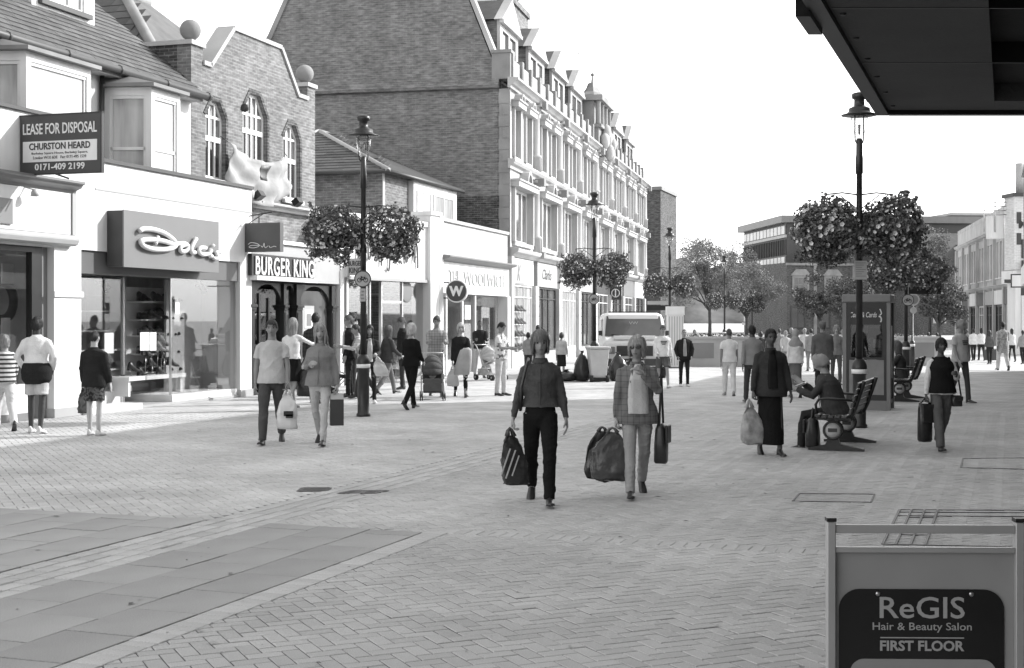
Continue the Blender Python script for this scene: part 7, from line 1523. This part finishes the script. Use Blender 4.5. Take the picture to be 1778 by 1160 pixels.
person('woman in dark waistcoat and grey trousers striding right', 674, 684, 564, 125, 'walk', 'f', top_g=('jacket', .07), leg_g=('trousers', .2, 1.05), sk=.3, hair=('long', .12), near=1)
person('man in dark coat looking down near the clothes shop', 698, 676, 552, -70, 'stand', top_g=('jacket', .03), leg_g=('trousers', .05), sk=.25, hair=('short', .08), near=1, head=(0, 22))
person('woman with cropped pale hair in black outfit walking away', 714, 710, 560, 150, 'walk', 'f', top_g=('sweater', .014, 1.12), leg_g=('trousers', .012, 1.0), sk=.34, hair=('bob', .6), near=1, arms=dict(aL=(20, 14, 60, -10), aR=(6, 10, 50, -12)))
person('man in checked shirt pushing a hooded pushchair', 758, 688, 548, 6, 'push', top_g=('shirt', CHK, 1.1), leg_g=('trousers', .35), sk=.26, hair=('short', .06), near=1, lean=6, head=(0, 14))
q = G(751, 694); pushchair('hooded pushchair facing the viewer, pushed by the man in checked shirt', q, 4, True, .09)
p = person('blonde woman in black sweater carrying a pale coat over her arm', 800, 689, 560, 6, 'walk', 'f', top_g=('sweater', .016, 1.1), leg_g=('trousers', .014, .86), sk=.38, hair=('bob', .62), near=1, arms=dict(aL=(24, 8, 62, -22), aR=(0, 8, 8, 3)), grip=(.6, 1))
ct = MB(); rings = []
for z, rx, ry in ((0, .05, .06), (-.05, .12, .09), (-.22, .15, .09), (-.42, .17, .07), (-.58, .16, .05)): rings.append(ell((.02 + z * .18, -.02, z), rx, ry, 20))
ct.loft(rings); me = ct.mesh('coat'); folds(me, .016, 5, 6, 22); o = mesh_obj('draped_coat', me, cloth(.4)); o.location = p['L'] + Vector((.04, -.05, .06)); tag(o, 'pale coat draped over the arm of the blonde woman in black sweater', 'coat')
carrier('translucent pale carrier held by the blonde woman in black sweater', p['R'], .3, .4, .1, 0, mat('frosted_polythene', .55, .3, .05, 5, bump=.3, bscale=14), .08, 21)
person('man in dark sweater and pale trousers behind the blonde woman', 833, 656, 556, 10, 'push', top_g=('sweater', .03, 1.05), leg_g=('trousers', .42), sk=.09, hair=('crop', .015), near=1); pushchair('far pale pushchair with the man in dark sweater', G(852, 660), 40, True, .5)
person('man in floral shirt and pale trousers reading a leaflet', 870, 687, 561, 62, 'stand', top_g=('shirt', FLO, 1.08, 'short'), leg_g=('trousers', .52, 1.12), sk=.26, hair=('short', .02), near=1, arms=dict(aL=(24, 8, 62, -10), aR=(24, 8, 62, -10)), head=(0, 26), extra=(('belt',),))
person('man in grey jacket seen from behind at the terrace shops', 934, 650, 565, 178, 'slow', top_g=('jacket', .14), leg_g=('trousers', .06), sk=.2, hair=('crop', .015), near=1)
person('dark-haired woman close beside the man in grey jacket', 917, 650, 578, 176, 'slow2', 'f', top_g=('jacket', .3), leg_g=('trousers', .06), sk=.25, hair=('bob', .02))
person('woman in pale top and dark skirt behind the near woman in dark shirt', 975, 656, 578, 170, 'slow', 'f', top_g=('sweater', .5, 1.1), leg_g=('skirt', .02), sk=.3, hair=('bob', .04))
# --- the two women in front
p = person('woman in dark shirt and black trousers walking towards the viewer with a striped black bag', 938, 873, 572, -3, 'walk', 'f', top_g=('tucked', .085, 1.12), leg_g=('trousers', .010, 1.12), sk=.27, hair=('fringe', .17), near=2, w=1.04, arms=dict(aR=(6, 15, 6, 10), aL=(-4, 14, 10, 9)), grip=(.3, 1.2), extra=(('belt',), ('strap', -1)), head=(6, 4))
carrier('shiny black carrier with pale stripes held by the woman in dark shirt', p['R'] + Vector((-.03, 0, 0)), .30, .50, .14, 18, POLY, .06, 31, band=(.5, [(-.22, .5, .012, .26), (-.06, .45, .012, .28), (.1, .42, .01, .2)], .35), tilt=-.12)
p = person('woman in checked blazer and pale trousers raising a hand to her chin', 1106, 861, 582, 2, 'walk2', 'f', top_g=('jacket', BLZ, 1.18), leg_g=('trousers', .36, 1.04), sk=.28, hair=('fringe', .4), near=2, w=1.05, arms=dict(aR=(2, 11, 4, 5), aL=(40, 10, 118, -42)), grip=(.7, 1.2), extra=(('front', .5, .125), ('lapels',), ('glasses',)), head=(-22, 2))
carrier('large shiny dark bin-bag style carrier held by the woman in checked blazer', p['R'] + Vector((-.05, -.05, 0)), .46, .50, .24, 4, POLYG, .03, 37)
carrier('flat black carrier behind the shiny bag of the woman in blazer', p['R'] + Vector((-.14, .06, .0)), .36, .5, .08, 0, POLY, .03, 39)
shoulder_bag('soft black shoulder bag at the hip of the woman in blazer', p['M'] @ Vector((.27, .02, .80)), .2, .40, .14, 70, LEATHER, .56)
# --- by the van
person('youth in white sweater with chest stripes and cap', 1151, 673, 564, 4, 'walk', top_g=('sweater', .7, 1.22), leg_g=('shorts', .1, 1.2), sk=.28, hair=('short', .06), shoes=.6, near=1, cap=('cap', .12), arms=dict(aL=(4, 8, 10, 4), aR=(8, 8, 40, -4)), extra=(('print', .08),))
person('youth in dark jacket with hands in pockets by the planter', 1188, 671, 573, 2, 'stand', top_g=('jacket', .02, 1.15), leg_g=('trousers', .018), sk=.3, hair=('crop', .1), shoes=.6, near=1, arms=dict(aL=(0, 20, 26, -12), aR=(0, 20, 26, -12)), extra=(('front', .3, .06),))
# --- centre right
person('man in white shirt and trousers walking away', 1266, 687, 572, 176, 'slow', top_g=('shirt', .7, 1.1, 'short'), leg_g=('trousers', .6, 1.12), sk=.22, hair=('crop', .08), shoes=.3, near=1)
person('man in grey shirt walking away beside the man in white', 1306, 700, 563, 178, 'walk', top_g=('shirt', .24, 1.12), leg_g=('trousers', .06), sk=.06, hair=('afro', .012), near=1)
p = person('woman in dark jacket and long black skirt with a plastic bag', 1338, 790, 573, 3, 'slow', 'f', top_g=('jacket', .035, 1.14), leg_g=('long_skirt', .010, .98), sk=.07, hair=('up', .012), shoes=.04, near=2, w=1.08, arms=dict(aR=(4, 14, 8, 8), aL=(-2, 15, 14, 10)), grip=(.2, 1.2), extra=(('front', .014, .08),), head=(3, 6))
carrier('crumpled grey plastic bag held by the woman in long black skirt', p['R'] + Vector((-.06, 0, 0)), .34, .5, .18, 6, mat('crumpled_polythene', .32, .3, .3, 9, bump=.5, bscale=20), .1, 43, tilt=-.12)
person('woman in pale headscarf and long skirt walking away, scarfed', 1381, 690, 572, 176, 'slow', 'f', top_g=('shirt', .7, 1.15), leg_g=('long_skirt', .15, .9), sk=.1, hair=None, near=1, extra=(('scarf', .3),))
person('broad man in padded jacket and cap walking away', 1428, 680, 557, 172, 'walk', top_g=('jacket', .11, 1.25), leg_g=('trousers', .03, 1.1), sk=.25, hair=('short', .1), near=1, w=1.12, cap=('cap', .14))
person('woman in grey top just right of the man in padded jacket', 1452, 668, 566, -8, 'slow', 'f', top_g=('shirt', .2), leg_g=('trousers', .1), sk=.36, hair=('bob', .3), near=1)
BG = [(1338, 640, 574, 180, .05, .05), (1353, 642, 571, 178, .25, .03), (1364, 645, 573, 5, .5, .3), (1374, 638, 570, 175, .12, .2), (1397, 640, 569, 2, .55, .35), (1408, 645, 571, 180, .3, .02), (1321, 645, 575, 180, .04, .02), (1463, 640, 573, 176, .5, .2), (1125, 634, 572, 180, .06, .02), (1206, 628, 573, 0, .1, .1)]
POSN = ['in front of the far trees left of the long-skirted woman', 'just behind the long-skirted woman', 'with pale top facing the viewer by the headscarf', 'in dark top beyond the headscarf', 'in light top left of the padded jacket', 'dark-haired between headscarf and padded jacket', 'dark figure beyond the man in grey shirt', 'in light top left of the phone box', 'dark figure behind the van', 'head seen above the planter by the youth in dark jacket']
for i, (px, f, tp, yw, v, hv) in enumerate(BG): person('distant shopper ' + POSN[i], px, f, tp, yw, 'slow' if i % 2 else 'walk', 'f' if i % 3 == 0 else 'm', top_g=('jacket' if i % 2 else 'shirt', v), leg_g=('trousers', .05 + .1 * (i % 3)), sk=.25, hair=(('short', 'bob')[i % 3 == 0], hv), group='distant shoppers')
# --- seated readers
fwd = Vector((-.93, .36, 0)); b1 = Vector((4.47, 18.9, 0)) + Vector((-.36, -.93, 0)) * .28
person('person in knitted hat and thick coat reading on the near bench', 0, 0, 0, -111, 'sit', w=1.1, top_g=('jacket', .06, 1.34), leg_g=('trousers', .03, 1.1), sk=.28, hair=('short', .3), near=2, H=1.68, loc=b1 + fwd * .0, zoff=-.415, lean=16, head=(0, 26), cap=('hat', .27), group='people sitting on benches')
bk = thing('open_book', 'open book held by the person in knitted hat', 'book', b1 + fwd * .50 + Vector((0, 0, .83)), R(-111)); 
for e in (-1, 1): MB().obox((e * .075, 0, .0), (.15, .2, .012), Matrix.Rotation(R(22), 3, 'X') @ Matrix.Rotation(R(-e * 8), 3, 'Y')).build('page_block', WHITE, bk)
shoulder_bag('dark shopping bag on the ground before the seated reader', b1 + fwd * .38 + Vector((.0, -.32, .42)), .32, .4, .2, -111, LEATHER, .12)
b2 = Vector((8.35, 29.6, 0)); person('woman sitting on the far bench beyond the phone box', 0, 0, 0, -111, 'sit', 'f', top_g=('jacket', .05, 1.1), leg_g=('trousers', .03), sk=.36, hair=('long', .12), near=1, H=1.66, loc=b2, zoff=-.415, lean=8, arms=dict(aL=(30, 8, 110, -20), aR=(34, 8, 80, -10)), group='people sitting on benches')
# --- right
p = person('woman in dark waistcoat with pale sleeves carrying a long black bag', 1634, 781, 585, 4, 'walk2', 'f', top_g=('sweater', .62, 1.12), leg_g=('trousers', .11, 1.22), sk=.06, hair=('afro', .012), near=2, w=1.06, arms=dict(aR=(4, 13, 6, 9), aL=(22, 13, 84, -22)), grip=(1, 1.2), extra=(('waistcoat', .014),))
shoulder_bag('long black bag hanging from the hand of the woman in waistcoat', p['R'] + Vector((-.02, 0, -.02)), .22, .52, .14, 20, SACK, .06)
shoulder_bag('small black pouch at the hip of the woman in waistcoat', p['M'] @ Vector((.24, -.02, .86)), .16, .16, .1, 10, LEATHER, .42)
person('fair man in printed tee shirt and jeans behind the woman in waistcoat', 1668, 700, 557, 28, 'slow', top_g=('tee', .48, 1.12), leg_g=('trousers', .07), sk=.28, hair=('short', .35), near=1, extra=(('print', .15),), head=(20, 0))
RT = [(1612, 634, 577, 178, .5, .02, 'm'), (1627, 634, 578, 175, .05, .02, 'm'), (1690, 626, 571, 180, .68, .012, 'm'), (1704, 626, 570, 178, .7, .012, 'f'), (1718, 632, 574, 176, .1, .02, 'f'), (1757, 628, 571, 180, .6, .02, 'f'), (1776, 632, 574, 182, .3, .02, 'm'), (1679, 625, 572, 176, .2, .05, 'm')]
RN = ['in pale shirt left of the fair man in printed tee', 'dark figure just left of the fair man in printed tee', 'in white shirt and black trousers, left of a pair', 'in white shirt and black trousers, right of a pair', 'dark woman with a trolley bag left of the robed man', 'woman in white top right of the robed man', 'cut by the right edge of the frame', 'grey figure by the dark shop doorway']
for i, (px, f, tp, yw, v, hv, sx) in enumerate(RT): person('far shopper ' + RN[i], px, f, tp, yw, 'slow' if i % 2 else 'slow2', sx, top_g=('shirt', v, 1.1), leg_g=('trousers', .03), sk=.1, hair=('short' if sx == 'm' else 'long', hv), group='distant shoppers')
p = person('man in pale printed robe walking away on the sunlit paving', 1741, 643, 558, 176, 'walk', top_g=('coat', ROB, 1.12), leg_g=('trousers', .5, 1.25), sk=.08, hair=('short', .015), near=1)
t = thing('shopping_trolley_bag', 'dark box bag beside the far dark woman on the right', 'bag', G(1722, 629), R(10)); BX('body', DGREY, t, -.28, .28, -.15, .15, .08, .5, .02); BX('white_top', WHITE, t, -.24, .24, -.12, .12, .501, .62, .03)
for e in (-.2, .2): MB().tube([(e - .02, -.16, .06), (e + .02, -.16, .06)], .06, 10).build('wheel', RUBBER, t)
MB().tube([(-.15, .14, .5), (-.15, .2, .95), (.15, .2, .95), (.15, .14, .5)], .012, 6).build('handle', STEEL, t)
